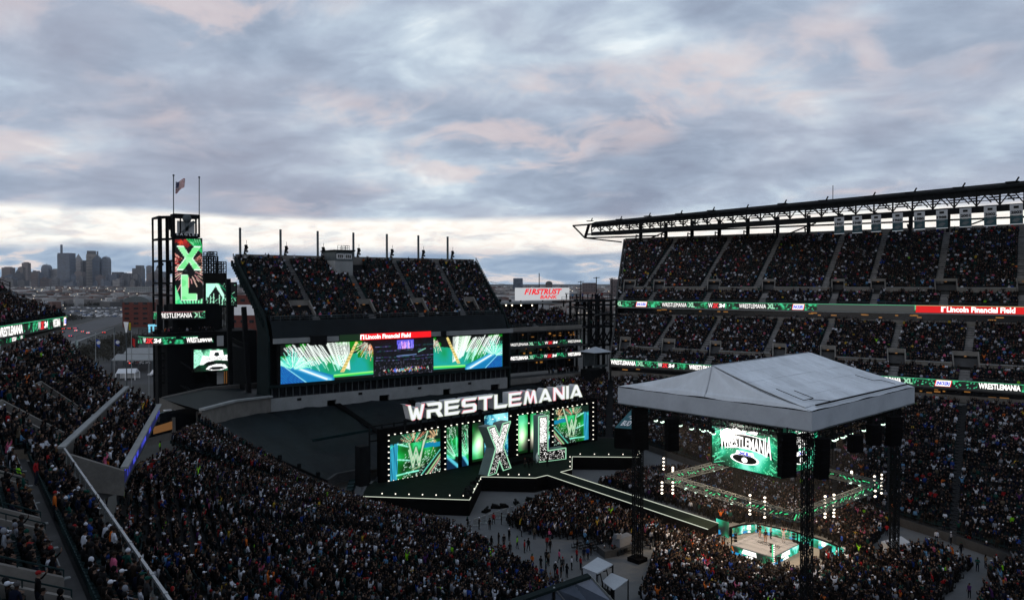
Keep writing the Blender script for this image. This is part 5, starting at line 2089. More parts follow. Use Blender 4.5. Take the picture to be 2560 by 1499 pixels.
# band riser
m = MB()
a = at_z(*c5(740, 990), SZ)
m.box(a + [0, 0, .3], (5, 2.4, .6), .2)
o = m.build('band_riser', M['black'])
tag(o, 'low dark riser platform for the band between the X and the L', 'platform')

# black fog cannons on the grey floor
can_px = [(1120, 1130), (1195, 1100), (1255, 1095), (1360, 1070), (1465, 1045), (1570, 1018), (2020, 903), (2105, 880), (2185, 858), (2265, 838), (1520, 1038), (2240, 852)]
CN = None
for i, (x_, y_) in enumerate(can_px):
 p = at_z(*c6(x_, y_), 0)
 if CN is None:
  CN = thing('fog_cannon', 'x', 'fog cannon', p, .4, 'black fog cannons on the grey floor by the stage')
  m = MB()
  m.box((0, 0, .16), (1.5, .8, .3))
  m.build('base', M['black'], CN, local=True)
  m = MB()
  m.bar((-.4, 0, .4), (.6, .1, .62), .4, .36, 8)
  m.bar((.1, -.35, .35), (.1, .35, .35), .2, .2)
  m.build('barrel', M['steel'], CN, local=True)
  CT = tree_of(CN)
  o = CN
 else:
  o = dup(CN, p, R.uniform(0, 3), tree=CT)
 o['label'] = ('black fog cannon left of the ramp' if i in (0, 1, 2, 3, 4, 5, 10) else 'black fog cannon right of the ramp') + ', ' + \
  ['nearest the stage corner', 'second from the stage corner', 'beside the second one', 'in the middle of its row', 'by the middle of the crowd edge', 'nearest the ramp', 'nearest the ramp side', 'second from the ramp side', 'third from the ramp side', 'farthest from the ramp', 'a small one between two larger', 'a small one beside the farthest'][i]

# ------------------------------------------------------------------ RING CANOPY
RC = np.array([82.4, 57.6, 0.0])
ca_, cb_, cc_ = np.array([67.4, 68.7, 0]), np.array([70.2, 43.7, 0]), np.array([97.4, 46.5, 0])
cd_ = ca_ + cc_ - cb_
rx = (cc_ - cb_) / np.linalg.norm(cc_ - cb_)
ry = np.array([-rx[1], rx[0], 0])
RZ = math.atan2(rx[1], rx[0])
RC = (ca_ + cc_) / 2
CPY = thing('ring_canopy', 'big grey fabric canopy roof standing over the wrestling ring', 'canopy', RC)
zs0, zs1 = 20.0, 21.95
rl, rr2 = RC + rx * -12.2 + [0, 0, 25.5], RC + rx * 11.2 + [0, 0, 25.6]
corners = [ca_, cb_, cc_, cd_]
m = MB()
for i in range(4):
 a, b = corners[i], corners[(i + 1) % 4]
 n = 12
 for k in range(n):
  p, q = lerp(a, b, k / n), lerp(a, b, (k + 1) / n)
  w0, w1 = .06 * math.sin(k * 2.1), .06 * math.sin((k + 1) * 2.1)
  nrm = np.cross(b - a, [0, 0, 1.0])
  nrm = nrm / np.linalg.norm(nrm)
  m.quad(p + nrm * w0 + [0, 0, zs0], q + nrm * w1 + [0, 0, zs0], q + [0, 0, zs1], p + [0, 0, zs1])
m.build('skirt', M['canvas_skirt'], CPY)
m = MB()
for i in range(4):
 a, b = corners[i], corners[(i + 1) % 4]
 m.bar(a + [0, 0, zs0 - .05], b + [0, 0, zs0 - .05], .16, .12)
m.build('skirt_hem', M['steel_grey'], CPY)


def roof_face(e0, e1, r0, r1, name, mat, nu=14, nv=7):
 m = MB()
 g = [[None] * (nv + 1) for _ in range(nu + 1)]
 for i in range(nu + 1):
  for j in range(nv + 1):
   s, t = i / nu, j / nv
   p = lerp(lerp(e0, e1, s), lerp(r0, r1, s), t)
   # the cloth bulges over the eave and sags between the ribs
   p = p + [0, 0, -.32 * math.sin(math.pi * t) * (.6 + .4 * math.cos(s * math.pi * 8)) + .18 * math.exp(-((t - .07) / .06) ** 2) + .04 * (math.sin(17 * s + 5 * t) + math.sin(29 * s - 11 * t)) * (1 - t)]
   g[i][j] = p
 for i in range(nu):
  for j in range(nv):
   m.quad(g[i][j], g[i + 1][j], g[i + 1][j + 1], g[i][j + 1])
 o = m.build(name, M[mat], CPY)
 for p in o.data.polygons:
  p.use_smooth = True
 return o


z1v = np.array([0, 0, zs1 + .05])
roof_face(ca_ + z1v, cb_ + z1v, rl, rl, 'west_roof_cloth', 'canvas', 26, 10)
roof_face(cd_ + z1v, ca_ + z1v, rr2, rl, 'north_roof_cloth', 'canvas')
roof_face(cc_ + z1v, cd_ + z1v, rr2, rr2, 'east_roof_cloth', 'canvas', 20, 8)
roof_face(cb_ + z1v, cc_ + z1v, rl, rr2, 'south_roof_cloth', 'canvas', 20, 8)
M['canvas_panel'] = pm('canvas_panel', (.48, .53, .58), .26, .22, .7, bump=.2, streak=(1, .45, 1))
nx_, ny_ = 8, 5
for i in range(nx_):
 for j in range(ny_):
  s0, s1, t0, t1 = (i + .006) / nx_, (i + .994) / nx_, .06 + (j + .008) / ny_ * .92, .06 + (j + .992) / ny_ * .92
  h = .14 + R.uniform(0, .02)
  c = []
  for s, t in ((s0, t0), (s1, t0), (s1, t1), (s0, t1)):
   p = lerp(lerp(cb_ + z1v, cc_ + z1v, s), lerp(rl, rr2, s), t)
   c.append(p + [0, 0, h - .30 * math.sin(math.pi * t) * .6 + R.uniform(-.015, .015)])
  m = MB()
  m.slab(c, (0, 0, -.05))
  m.build('roof_panel', M['canvas_panel'], CPY)
m = MB()
e = lambda s, t, h=.34: lerp(lerp(cb_ + z1v, cc_ + z1v, s), lerp(rl, rr2, s), t) + np.array([0, 0, h - .25 * math.sin(math.pi * t) * .6])
m.bar(e(.06, .03), e(.97, .03), .22, .12)
m.path([e(.06, .40), e(.06, .14), e(.14, .14), e(.14, .32)], .06)
m.path([e(.10, .14), e(.16, .08), e(.2, .03)], .06)
m.path([e(.80, .38), e(.81, .22), e(.87, .2), e(.88, .08)], .06)
m.build('roof_cable', M['black'], CPY)
m = MB()
m.path([rl, lerp(rl, (ca_ + cb_) / 2 + z1v, .5) + [0, 0, -.25], (ca_ + cb_) / 2 + z1v + [0, 0, .1]], .10)
m.path([rl + [0, 0, .02], rr2 + [0, 0, .02]], .16)
m.build('roof_seam', M['canvas_skirt'], CPY)
m = MB()
m.add([p + [0, 0, zs1 - .2] for p in corners], [(0, 1, 2, 3)])
m.build('ceiling_cloth', M['black'], CPY)


def lattice(m, p, q, w, bays, tube=.07):
 """box truss between two points"""
 p, q = np.asarray(p, float), np.asarray(q, float)
 d = (q - p) / np.linalg.norm(q - p)
 u = np.array([0, 0, 1.0]) if abs(d[2]) < .8 else np.array([rx[0], rx[1], 0])
 s = np.cross(d, u)
 s /= np.linalg.norm(s)
 t = np.cross(s, d)
 cs = [s * a * w / 2 + t * b * w / 2 for a, b in ((-1, -1), (1, -1), (1, 1), (-1, 1))]
 for c in cs:
  m.bar(p + c, q + c, tube, tube)
 for i in range(bays):
  a, b = lerp(p, q, i / bays), lerp(p, q, (i + 1) / bays)
  for k in range(4):
   c0, c1 = cs[k], cs[(k + 1) % 4]
   m.bar(a + c0, a + c1, tube * .7, tube * .7)
   m.bar(a + (c0 if i % 2 else c1), b + (c1 if i % 2 else c0), tube * .7, tube * .7)


m = MB()
ins = lambda sx, sy, z=0: RC + rx * sx + ry * sy + np.array([0, 0, z])
for sx in (-12, -4, 4, 12):
 lattice(m, ins(sx, -11.5, 19.2), ins(sx, 11.5, 19.2), .8, 16, .08)
for sy in (-11, 0, 11):
 lattice(m, ins(-12.5, sy, 18.6), ins(12.5, sy, 18.6), .8, 16, .08)
m.build('roof_truss', M['steel'], CPY)
TW = [(-12.0, 10.8), (-11.6, -11.2), (12.0, -11.0), (11.8, 11.0)]
for sx, sy in TW:
 m = MB()
 for dx, dy in ((-.42, .15), (.42, -.15)):
  lattice(m, ins(sx + dx, sy + dy, 0), ins(sx + dx, sy + dy, 19.5), .42, 26, .085)
 m.build('tower_leg', M['steel'], CPY)
 m = MB()
 m.box(ins(sx, sy, .25), (1.8, 1.8, .5), RZ)
 m.build('tower_base', M['black'], CPY)

# lamps along the canopy edges
lamp_l = [(485, 250), (565, 265), (660, 285), (785, 310), (1045, 355), (1070, 375), (1140, 370), (1165, 390), (1195, 410), (925, 350)]
lamp_r = [(710, 490), (735, 475), (815, 455), (875, 435), (915, 415), (1075, 370), (1125, 350), (1255, 310), (1310, 295), (1375, 275), (1435, 255)]
LMP = None
ORD = 'first second third fourth fifth sixth seventh eighth ninth tenth eleventh'.split()
k3 = lambda x, y: (1540 + x / 4.92, 1000 + y / 4.92)
k4 = lambda x, y: (1940 + x / 4.92, 1000 + y / 4.92)
lp_pos = [at_z(*k3(*p), 18.4) for p in lamp_l] + [at_z(*k4(*p), 18.4) for p in lamp_r]
for i, p in enumerate(lp_pos):
 if LMP is None:
  LMP = thing('stage_lamp', 'x', 'stage lamp', p, .5, 'stage lamps hanging under the canopy edges')
  m = MB()
  m.box((0, 0, .28), (.5, .4, .45))
  m.bar((0, 0, .4), (0, 0, 1.0), .08, .08)
  m.build('housing', M['steel'], LMP, local=True)
  m = MB()
  m.ball((0, -.05, .02), .26, 8, 5, (1, 1, .6))
  m.build('lens', em('lit_lens', (.72, 1.0, .82), 2.2), LMP, local=True)
  LTR = tree_of(LMP)
  o = LMP
 else:
  o = dup(LMP, p, R.uniform(0, 1), tree=LTR)
 k_ = (sorted(range(10), key=lambda q: lamp_l[q][0]).index(i)) if i < 10 else i - 10
 o['label'] = ORD[k_] + ' lit stage lamp ' + ('along the left back canopy edge' if i < 10 else 'along the right canopy edge') + ', counted from its left end'
SL = thing('bright_spotlight', 'dazzling white spotlight under the canopy skirt beside the hanging screen', 'spotlight', at_x(1818, 1087, 72.3))
p = WLOC[SL.name]
m = MB()
m.ball(p, .72, 14, 9)
m.build('lens', em('lit_spot', (1.0, .97, .88), 60.0, True), SL)
m = MB()
m.box(p + [.5, .4, .1], (.5, .6, .8), RZ)
m.bar(p + [.5, .4, .4], p + [.5, .4, 3.2], .1, .1)
m.build('housing', M['steel'], SL)

# line array loudspeakers
arr = [(1600, 1018, 1126, 1.9, 1, 'large curved black loudspeaker array hanging at the far left canopy corner'), (1680, 1045, 1126, 1.35, 0, 'straight black loudspeaker column hanging under the left canopy edge'),
    (1968, 1082, 1192, 1.7, 0, 'black loudspeaker column hanging just left of the front tower'), (2056, 1094, 1200, 1.15, 1, 'curved black loudspeaker array hanging just right of the front tower'),
    (2138, 1086, 1130, 1.25, 0, 'short black loudspeaker column hanging under the right canopy edge'), (2236, 1040, 1116, 1.6, 1, 'curved black loudspeaker array hanging at the far right canopy corner'), (2184, 1060, 1112, 1.3, 0, 'black loudspeaker column hanging beside the right tower')]
for u, v0, v1, w, curve, lab in arr:
 top = at_z(u, v0, 19.6)
 dep = px(top)[2]
 h = (v1 - v0) / FOC * dep
 T = thing('loudspeaker_array', lab, 'loudspeaker', top - [0, 0, h], group='loudspeaker arrays hanging from the canopy')
 nb = max(6, int(h / .42))
 bx_ = MB()
 bx_.box((0, 0, 0), (w, .9, h / nb * .92), RZ - .5)
 bx_ = bx_.mesh('speaker_box', M['black'])
 for i in range(nb):
  f = (i + .5) / nb
  c = np.array([-.6, -.5, 0]) * (curve * 2.2 * max(0, f - .35) ** 2)
  part('speaker_box', bx_, T, np.array([0, 0, h * (1 - f)]) - c)
 m = MB()
 m.bar(top + [0, 0, .05], top + [0, 0, .6], .12, .12)
 m.build('hanger', M['steel'], T)


fx_ = MB()
fx_.box((0, 0, 0), (.34, .3, .5))
fx_.bar((-.22, 0, .1), (-.22, 0, .75), .06, .06)
fx_.bar((.22, 0, .1), (.22, 0, .75), .06, .06)
fx_ = fx_.mesh('moving_light', M['steel'])
for k in range(70):
 part('moving_light', fx_, CPY, ins(R.uniform(-12, 12), R.choice((-11, -11.5, 0, 11, 11.5, R.uniform(-11, 11))), R.uniform(16.9, 18.2)) - RC, R.uniform(0, 3))
m = MB()
for k in range(26):
 p = ins(R.uniform(-11, 11), R.uniform(-10, 10), 19)
 m.bar(p, p - [0, 0, R.uniform(1.5, 6)], .06, .06)
tag(m.build('hoist_chain', M['steel'], CPY), kind='stuff')
# thin stage smoke, added so that the lamps under the canopy get a glow
m = MB()
m.prism([tuple(ins(a, b)[:2]) for a, b in ((-13.2, -12), (13.2, -12), (13.2, 12), (-13.2, 12))], 3.2, 19.8)
M['smoke'] = bpy.data.materials.new('stage_smoke')
M['smoke'].use_nodes = True
_t = M['smoke'].node_tree
for n_ in list(_t.nodes):
 _t.nodes.remove(n_)
_v, _o = _t.nodes.new('ShaderNodeVolumePrincipled'), _t.nodes.new('ShaderNodeOutputMaterial')
_v.inputs['Density'].default_value, _v.inputs['Anisotropy'].default_value = .0008, .3
_t.links.new(_v.outputs[0], _o.inputs['Volume'])
tag(m.build('stage_smoke', M['smoke']), kind='stuff')


# hanging screens with the show logo
def logo_on(T, bl, br, tl, squeeze=1.0):
 base = plane_pos(bl, br, tl, 0)
 a = [base(0, 0), base(1, 0), base(1, 1), base(0, 1)]
 asp = np.linalg.norm(br - bl) / np.linalg.norm(tl - bl)
 c = Canvas(asp, 60)
 c.cloudy(1.6, [(0, .015, .01), (0, .10, .06), (.0, .32, .20), (.03, .62, .42), (.5, 1, .85)], 71, 1.0, .8)
 for i in range(26):
  y = R.uniform(0, 1)
  s = R.uniform(.75, 1.0)
  c.line((s * asp, y), (s * asp + .12, y - .06), .012, (.25, .9, .6))
  c.line((.12 * asp * R.random(), y), (.12 * asp * R.random() + .1, y + .07), .012, (.3, .9, .65))
 c.blend((c.v > .84) * .85, (.0, .03, .02))
 c.specks(.05, (.5, 1, .75), 5)
 led_screen('screen', a, c, T)
 lay = lambda o: plane_pos(bl, br, tl, o)
 dark, wht, blu = MB(), MB(), MB()
 P1, P2, P3 = lay(.05), lay(.10), lay(.14)
 dark.add([P1(.10, .33), P1(.14, .42), P1(.50, .50), P1(.86, .40), P1(.92, .28), P1(.82, .72), P1(.5, .80), P1(.2, .76)], [(0, 1, 2, 3, 4, 5, 6, 7)])
 wp = lambda a_, b_: (a_, b_ * (1.0 + 1.1 * (2 * abs(a_ - .5)) ** 2.2) - .42 * (2 * abs(a_ - .5)) ** 2 - .10 * (2 * abs(a_ - .5)) ** 2)
 put_text(wht, 'WRESTLEMANIA', P2, .13, .88, .47, .73, .03, 0, wp)
 for k in range(26):
  t = k / 25
  y = .44 + .06 * math.sin(t * math.pi) - .02
  if k < 25:
   t2 = (k + 1) / 25
   y2 = .42 + .06 * math.sin(t2 * math.pi)
   wht.quad(P2(.22 + .56 * t, y), P2(.22 + .56 * t2, y2), P2(.22 + .56 * t2, y2 + .016), P2(.22 + .56 * t, y + .016))
   wht.quad(P2(.24 + .52 * t, .755 + .03 * math.sin(t * math.pi)), P2(.24 + .52 * t2, .755 + .03 * math.sin(t2 * math.pi)), P2(.24 + .52 * t2, .775 + .03 * math.sin(t2 * math.pi)), P2(.24 + .52 * t, .775 + .03 * math.sin(t * math.pi)))
 # dish below with XL on its rim, emblem above
 el_ = lambda P_, r, k: P_(.5 + .21 * r * math.cos(k), .24 + .115 * r * math.sin(k))
 for k in range(24):
  a0, a1 = 2 * math.pi * k / 24, 2 * math.pi * (k + 1) / 24
  wht.quad(el_(P2, .84, a0), el_(P2, 1.0, a0), el_(P2, 1.0, a1), el_(P2, .84, a1))
  dark.add([el_(P1, 0.0, a0), el_(P1, .9, a0), el_(P1, .9, a1)], [(0, 1, 2)])
 wht.add([P2(.5 + .045 * math.cos(k), .22 + .06 * math.sin(k)) for k in np.linspace(0, 6.28, 13)[:-1]], [tuple(range(12))])
 wht.quad(P1(.36, .31), P1(.64, .31), P1(.62, .41), P1(.38, .41))
 put_text(blu, 'XL', P3, .40, .60, .325, .40, .05)
 for s in (-1, 1):
  wht.add([P2(.5 + s * .03, .84), P2(.5 + s * .17, .82), P2(.5 + s * .20, .93), P2(.5 + s * .16, .95), P2(.5 + s * .10, .90)], [(0, 1, 2, 3, 4)])
 wht.add([P3(.47, .90), P3(.485, .80), P3(.5, .86), P3(.515, .80), P3(.53, .90), P3(.52, .90), P3(.513, .845), P3(.5, .89), P3(.487, .845), P3(.48, .90)], [tuple(range(10))])
 dark.build('logo_shadow', M['lit_black'], T)
 wht.build('white_lettering', M['lit_white'], T)
 blu.build('blue_lettering', M['lit_blue'], T)
 b = MB()
 n = np.cross(br - bl, tl - bl)
 n /= np.linalg.norm(n)
 b.slab([q - n * .1 for q in (base(-.02, -.02), base(1.02, -.02), base(1.02, 1.03), base(-.02, 1.03))], -n * .4)
 b.build('cabinet', M['lit_black'], T)


XW = 73.2
bl, br = at_x(1780, 1157, XW), at_x(1952, 1191, XW)
br[2] = bl[2] = (bl[2] + br[2]) / 2
tl = bl + [0, 0, 5.1]
T = thing('hanging_screen', 'large green hanging screen with the show logo facing left', 'screen', bl, group='screens hanging under the canopy')
logo_on(T, bl, br, tl)
bl, br = at_y(1957, 1192, 47.0), at_y(2043, 1157, 47.0)
br[2] = bl[2] = (bl[2] + br[2]) / 2
tl = bl + [0, 0, 5.1]
T = thing('hanging_screen', 'green hanging screen seen edge-on behind the front tower', 'screen', bl, group='screens hanging under the canopy')
logo_on(T, bl, br, tl)

# lower lighting truss square
LTQ = thing('lighting_truss', 'square lighting truss with green lit sides and white lamp bars around the ring', 'truss', ins(0, 0, 9))
tw_, ts_, te_ = at_z(1668, 1195, 9.0), at_z(1985, 1292, 9.0), at_z(2200, 1212, 9.0)
tn_ = tw_ + te_ - ts_
sq = [tw_, ts_, te_, tn_]
for i in range(4):
 m = MB()
 lattice(m, sq[i], sq[(i + 1) % 4], .9, 18, .10)
 m.build('truss_side', M['steel_grey'], LTQ)
 m = MB()
 n = 30
 for k in range(n):
  if (k % 10) in (0, 1, 2, 3, 5, 6, 7) or R.random() < .3:
   p, q = lerp(sq[i], sq[(i + 1) % 4], (k + .1) / n), lerp(sq[i], sq[(i + 1) % 4], (k + .8) / n)
   m.bar(p + [0, 0, R.uniform(-.35, .1)], q + [0, 0, R.uniform(-.1, .35)], .09, .10)
 m.build('green_tube', em('lit_truss_green', (.03, .60, .22), 1.3) if i == 0 else bpy.data.materials['lit_truss_green'], LTQ)
 m = MB()
 for k in range(6):
  if R.random() < .8:
   p = lerp(sq[i], sq[(i + 1) % 4], R.random()) + [0, 0, -.6]
   m.ball(p, .22, 6, 4, (1.3, 1, .6))
 m.each('small_lamp', bpy.data.materials['lit_lens'], LTQ)
bars_px = [(1659, 1145, 1172, 4), (1682, 1168, 1178, 3), (1655, 1205, 1232, 4), (1682, 1205, 1232, 4), (1875, 1237, 1284, 6), (1912, 1243, 1292, 6), (2063, 1240, 1292, 7), (2085, 1236, 1290, 7), (2186, 1190, 1212, 3), (2188, 1226, 1240, 2), (2204, 1186, 1232, 6), (2129, 1178, 1186, 5)]
bl_ = MB()
bl_.ball((0, 0, 0), .165, 8, 5, (1, 1, .8))
bl_ = bl_.mesh('bar_lamp', em('lit_bar_lamp', (1.0, .88, .72), 2.6))
for u, v0, v1, n in bars_px:
 m = MB()
 a, b = at_z(u, v0, 9.6), at_z(u, v0, 9.6)
 h = (v1 - v0) / FOC * px(a)[2]
 m.bar(a + [0.2, .3, .4], a + [0.2, .3, -h - .4], .16, .16)
 br_ = m.build('lamp_bar', M['steel'], LTQ)
 for i in range(n):
  part('bar_lamp', bl_, br_, a + [0, 0, -h * i / max(1, n - 1)] - WLOC[LTQ.name])
m = MB()
for i in range(4):
 m.bar(sq[i], ins(*TW[[0, 1, 2, 3][i]], 18.5) * .15 + sq[i] * [.85, .85, 0] + [0, 0, 17.4], .07, .07)
m.build('hanging_cable', M['steel'], LTQ)

# key lamps that light the ring (lit lamps under the canopy)
for sx, sy in ((-8, -9), (8, -9), (-8, 9), (8, 9)):
 ld = bpy.data.lights.new('ring_key', 'SPOT')
 ld.energy, ld.spot_size, ld.spot_blend = 19000, math.radians(88), .6
 ld.color, ld.shadow_soft_size = (1.0, .72, .48), .5
 lo = bpy.data.objects.new('ring_key', ld)
 COL.objects.link(lo)
 p = ins(sx, sy, 17.8)
 lo.location = p.tolist()
 tgt = np.array([84.6, 61.0, 1.0])
 lo.rotation_euler = Vector((tgt - p).tolist()).to_track_quat('-Z', 'Y').to_euler()

# ------------------------------------------------------------------ THE RING
r1 = lambda x, y, z: at_z(1760 + x / 6.63, 1280 + y / 6.63, z)
MZ = 1.2
RL, RB, RF_ = r1(440, 525, MZ), r1(880, 325, MZ), r1(1140, 735, MZ)
RR_ = RB + RF_ - RL
RQ = [RL, RF_, RR_, RB]
rc = (RL + RR_) / 2
RG = thing('wrestling_ring', 'wrestling ring with grey canvas, black posts and LED apron', 'ring', (rc[0], rc[1], 0))
m = MB()
m.prism([(p[0], p[1]) for p in RQ], MZ - .12, MZ)
M['mat_canvas'] = pm('mat_canvas', (.15, .165, .19), .07, .5, .8)
m.build('ring_mat', M['mat_canvas'], RG)
m = MB()
rk = lambda s, t, o=.006: lerp(lerp(RL, RF_, s), lerp(RB, RR_, s), t) + np.array([0, 0, o])
for t in (.2, .4, .6, .8):
 m.quad(rk(0, t - .006), rk(1, t - .006), rk(1, t + .006), rk(0, t + .006))
m.build('mat_seam', M['steel_grey'], RG)
m = MB()
put_text(m, 'WRESTLEMANIA', lambda u, v: rk(.30 + .55 * u, .62 - .16 * v + .0 * u, .012), 0, 1, 0, 1, .02, .1)
m.build('mat_lettering', M['lit_black'], RG)


def apron(a, b, z0, z1, seed, T, name='led_apron', logo=True):
 d = np.array(b) - np.array(a)
 n = np.array([d[1], -d[0], 0]) / np.linalg.norm(d[:2])
 P_ = lambda p, z, o=.05: np.array([p[0], p[1], z]) + n * o
 asp = np.linalg.norm(d[:2]) / (z1 - z0)
 c = Canvas(asp, 14)
 c.cloudy(.9, [(0, .10, .10), (0, .35, .22), (.03, .62, .48), (.3, .9, .8), (.8, 1, .95)], seed, 1.0, .7)
 c.poly([(asp * .05, 1), (asp * .12, .0), (asp * .09, 0), (asp * .02, 1)], (.7, .3, .05))
 c.poly([(0, 0), (asp * .4, 0), (asp * .3, .35), (0, .3)], (.05, .5, .75))
 led_screen(name, [P_(a, z0), P_(b, z0), P_(b, z1), P_(a, z1)], c, T, 'led')
 if logo:
  m = MB()
  q = lambda u, v, o=.09: P_(lerp(a, b, u), z0 + (z1 - z0) * v, o)
  m.add([q(.28, .42), q(.32, 1.0), q(.62, 1.0), q(.64, .40)], [(0, 1, 2, 3)])
  m.add([q(.36, .05), q(.40, .30), q(.56, .30), q(.60, .02)], [(0, 1, 2, 3)])
  m.build('white_emblem', M['lit_white'], T)
  m = MB()
  put_text(m, 'WRESTLEMANIA', lambda u, v: q(u, v, .13), .33, .60, .56, .84, .0)
  m.build('apron_lettering', M['lit_black'], T)


for i in range(4):
 a, b = RQ[i], RQ[(i + 1) % 4]
 apron(a, b, .08, MZ - .13, 80 + i, RG, logo=(i in (0, 1)))
ropes = []
for i, p in enumerate(RQ):
 c = rc * [1, 1, 0] + [0, 0, p[2]]
 q = p + (p - c) * -.03
 m = MB()
 m.bar(q * [1, 1, 0], q * [1, 1, 0] + [0, 0, MZ + 1.45], .16, .16, 8)
 po = m.build('ring_post', M['lit_green'] if i == 1 else M['black'], RG)
 if i in (1,):
  m = MB()
  for k in range(10):
   m.ball(q * [1, 1, 0] + [.12, -.12, .2 + k * .27], .085, 6, 4)
  m.build('post_light', M['lit_white'], po)
 w = q + (c - q) * .12
 m = MB()
 for z in (.45, .85, 1.25):
  m.box(w * [1, 1, 0] + [0, 0, MZ + z], (.34, .34, .24), RZ + .78)
  m.bar(w * [1, 1, 0] + [0, 0, MZ + z], q * [1, 1, 0] + [0, 0, MZ + z], .07, .07)
 m.build('corner_pad', M['lit_black'], RG)
 ropes.append(w)
for z in (.45, .85, 1.25):
 m = MB()
 for i in range(4):
  m.bar(ropes[i] * [1, 1, 0] + [0, 0, MZ + z], ropes[(i + 1) % 4] * [1, 1, 0] + [0, 0, MZ + z], .035, .035, 6)
 m.build('rope', M['galv'], RG)
m = MB()
for k in range(3):
 p = RR_ * [1, 1, 0] + rx * .8 - ry * (-.5)
 m.box(p + [k * .3, 0, .2 + .2 * (2 - k)], (.35, 1.2, .4 * (3 - k)), RZ)
m.build('ring_steps', M['steel'], RG)

# LED barricade around the ring
BR = thing('led_barricade', 'low curved LED barricade with green pictures around the ring', 'barricade', (rc[0], rc[1] + 4, 0))
bz = .15
bk_px = [(462, 395), (640, 345), (850, 325), (1000, 355), (1300, 420), (1420, 440)]
bp = [r1(x, y, bz) for x, y in bk_px]
for i in range(len(bp) - 1):
 apron(bp[i], bp[i + 1], bz, 1.25, 90 + i, BR, 'led_wall_section', logo=(i == 1))
rp = [r1(1420, 440, bz), r1(1660, 520, bz), r1(1900, 590, bz), r1(2090, 660, bz), r1(2210, 715, bz), r1(2320, 705, bz), r1(2338, 740, bz)]
for i in range(len(rp) - 1):
 apron(rp[i], rp[i + 1], bz, 1.25, 97 + i, BR, 'led_wall_section', logo=(i == 2))
ep = [r1(205, 330, .3), r1(415, 400, .3)]
apron(ep[0], ep[1], .1, 2.3, 105, BR, 'led_entry_panel', logo=False)
m = MB()
for a, b in list(zip(bp[:-1], bp[1:])) + list(zip(rp[:-1], rp[1:])):
 d = b - a
 n = np.array([-d[1], d[0], 0]) / np.linalg.norm(d[:2])
 m.slab([a + n * .1 - [0, 0, .1], b + n * .1 - [0, 0, .1], b + n * .1 + [0, 0, 1.15], a + n * .1 + [0, 0, 1.15]], n * .4)
m.build('barricade_body', M['black'], BR)
rim = MB()
pts_rim = [r1(1640, 830, .05), r1(1900, 745, .05), r1(2080, 670, .05)]
M['ringside'] = pm('ringside_floor', (.11, .11, .105), .15, .5, .6)
rf_ = MB()
rf_.prism([(p[0], p[1]) for p in (r1(1480, 930, 0), r1(1640, 840, 0), r1(2000, 720, 0), r1(2120, 660, 0), r1(1660, 520, 0), r1(1300, 420, 0), r1(850, 320, 0), r1(400, 420, 0), r1(330, 640, 0), r1(480, 740, 0), r1(1130, 900, 0))], .004, .06)
rf_ = rf_.build('ringside_floor', M['ringside'])
tag(rf_, 'pale ringside floor mats around the wrestling ring', kind='structure')
AD = thing('announce_desk', 'black announce desk with white lettering beside the curved LED barricade', 'desk', r1(2080, 720, 0))
a, b = r1(1960, 790, 0), r1(2130, 690, 0)
m = MB()
m.slab([a, b, b + [0, 0, 1.0], a + [0, 0, 1.0]], (.5, .7, 0))
m.build('desk_body', M['lit_black'], AD)
m = MB()
d = b - a
put_text(m, 'WWE', lambda u, v: a + d * u + np.array([-.03, -.04, 1.0 * v]), .3, .75, .35, .7, .04)
m.build('desk_lettering', M['lit_white'], AD)
m = MB()
m.slab([a + [-.05, -.05, 1.0], b + [.05, 0, 1.0], b + [.6, .75, 1.0], a + [.5, .7, 1.0]], (0, 0, .06))
m.build('desk_top', M['steel'], AD)

# ramp side barriers
BA = None
ra_, rb_ = at_z(1475, 1233, 0), at_z(1790, 1345, 0)
mm = MB()
n = 26
o_ = np.array([2.2, .9, 0])
fence = thing('ramp_fence', 'line of grey steel crowd barriers along the right side of the ramp', 'barrier', edge_r[-1] + (ramp_r - edge_r[-1]) * .3)
e0_, e1_ = edge_r[-1] * [1, 1, 0] + o_ + (ramp_r - edge_r[-1]) * [.22, .22, 0], edge_r[-1] * [1, 1, 0] + o_ + (ramp_r - edge_r[-1]) * [1, 1, 0]
fm_ = MB()
dv = (e1_ - e0_) / n
L_ = np.linalg.norm(dv)
dv = dv / L_
for z in (.1, .55, 1.1):
 fm_.bar(dv * 0 + [0, 0, z], dv * (L_ - .12) + [0, 0, z], .07, .07)
for k in range(6):
 q = dv * (L_ - .12) * k / 5
 fm_.bar(q + [0, 0, .0], q + [0, 0, 1.1], .05, .05)
fm_.box(dv * L_ * .5 + [0, 0, .05], (.9, .6, .06), .9)
fm_ = fm_.mesh('barrier_section', M['galv'])
for i in range(n):
 part('barrier_section', fm_, fence, lerp(e0_, e1_, i / n) - WLOC[fence.name])
fence2 = thing('floor_fence', 'line of steel crowd barriers at the corner of the floor crowd left of the ramp', 'barrier', at_z(1280, 1290, 0))
a, b = at_z(1165, 1322, 0), at_z(1400, 1243, 0)
for i in range(14):
 part('barrier_section', fm_, fence2, lerp(a, b, i / 14) - WLOC[fence2.name], math.atan2((b - a)[1], (b - a)[0]) - math.atan2(dv[1], dv[0]))
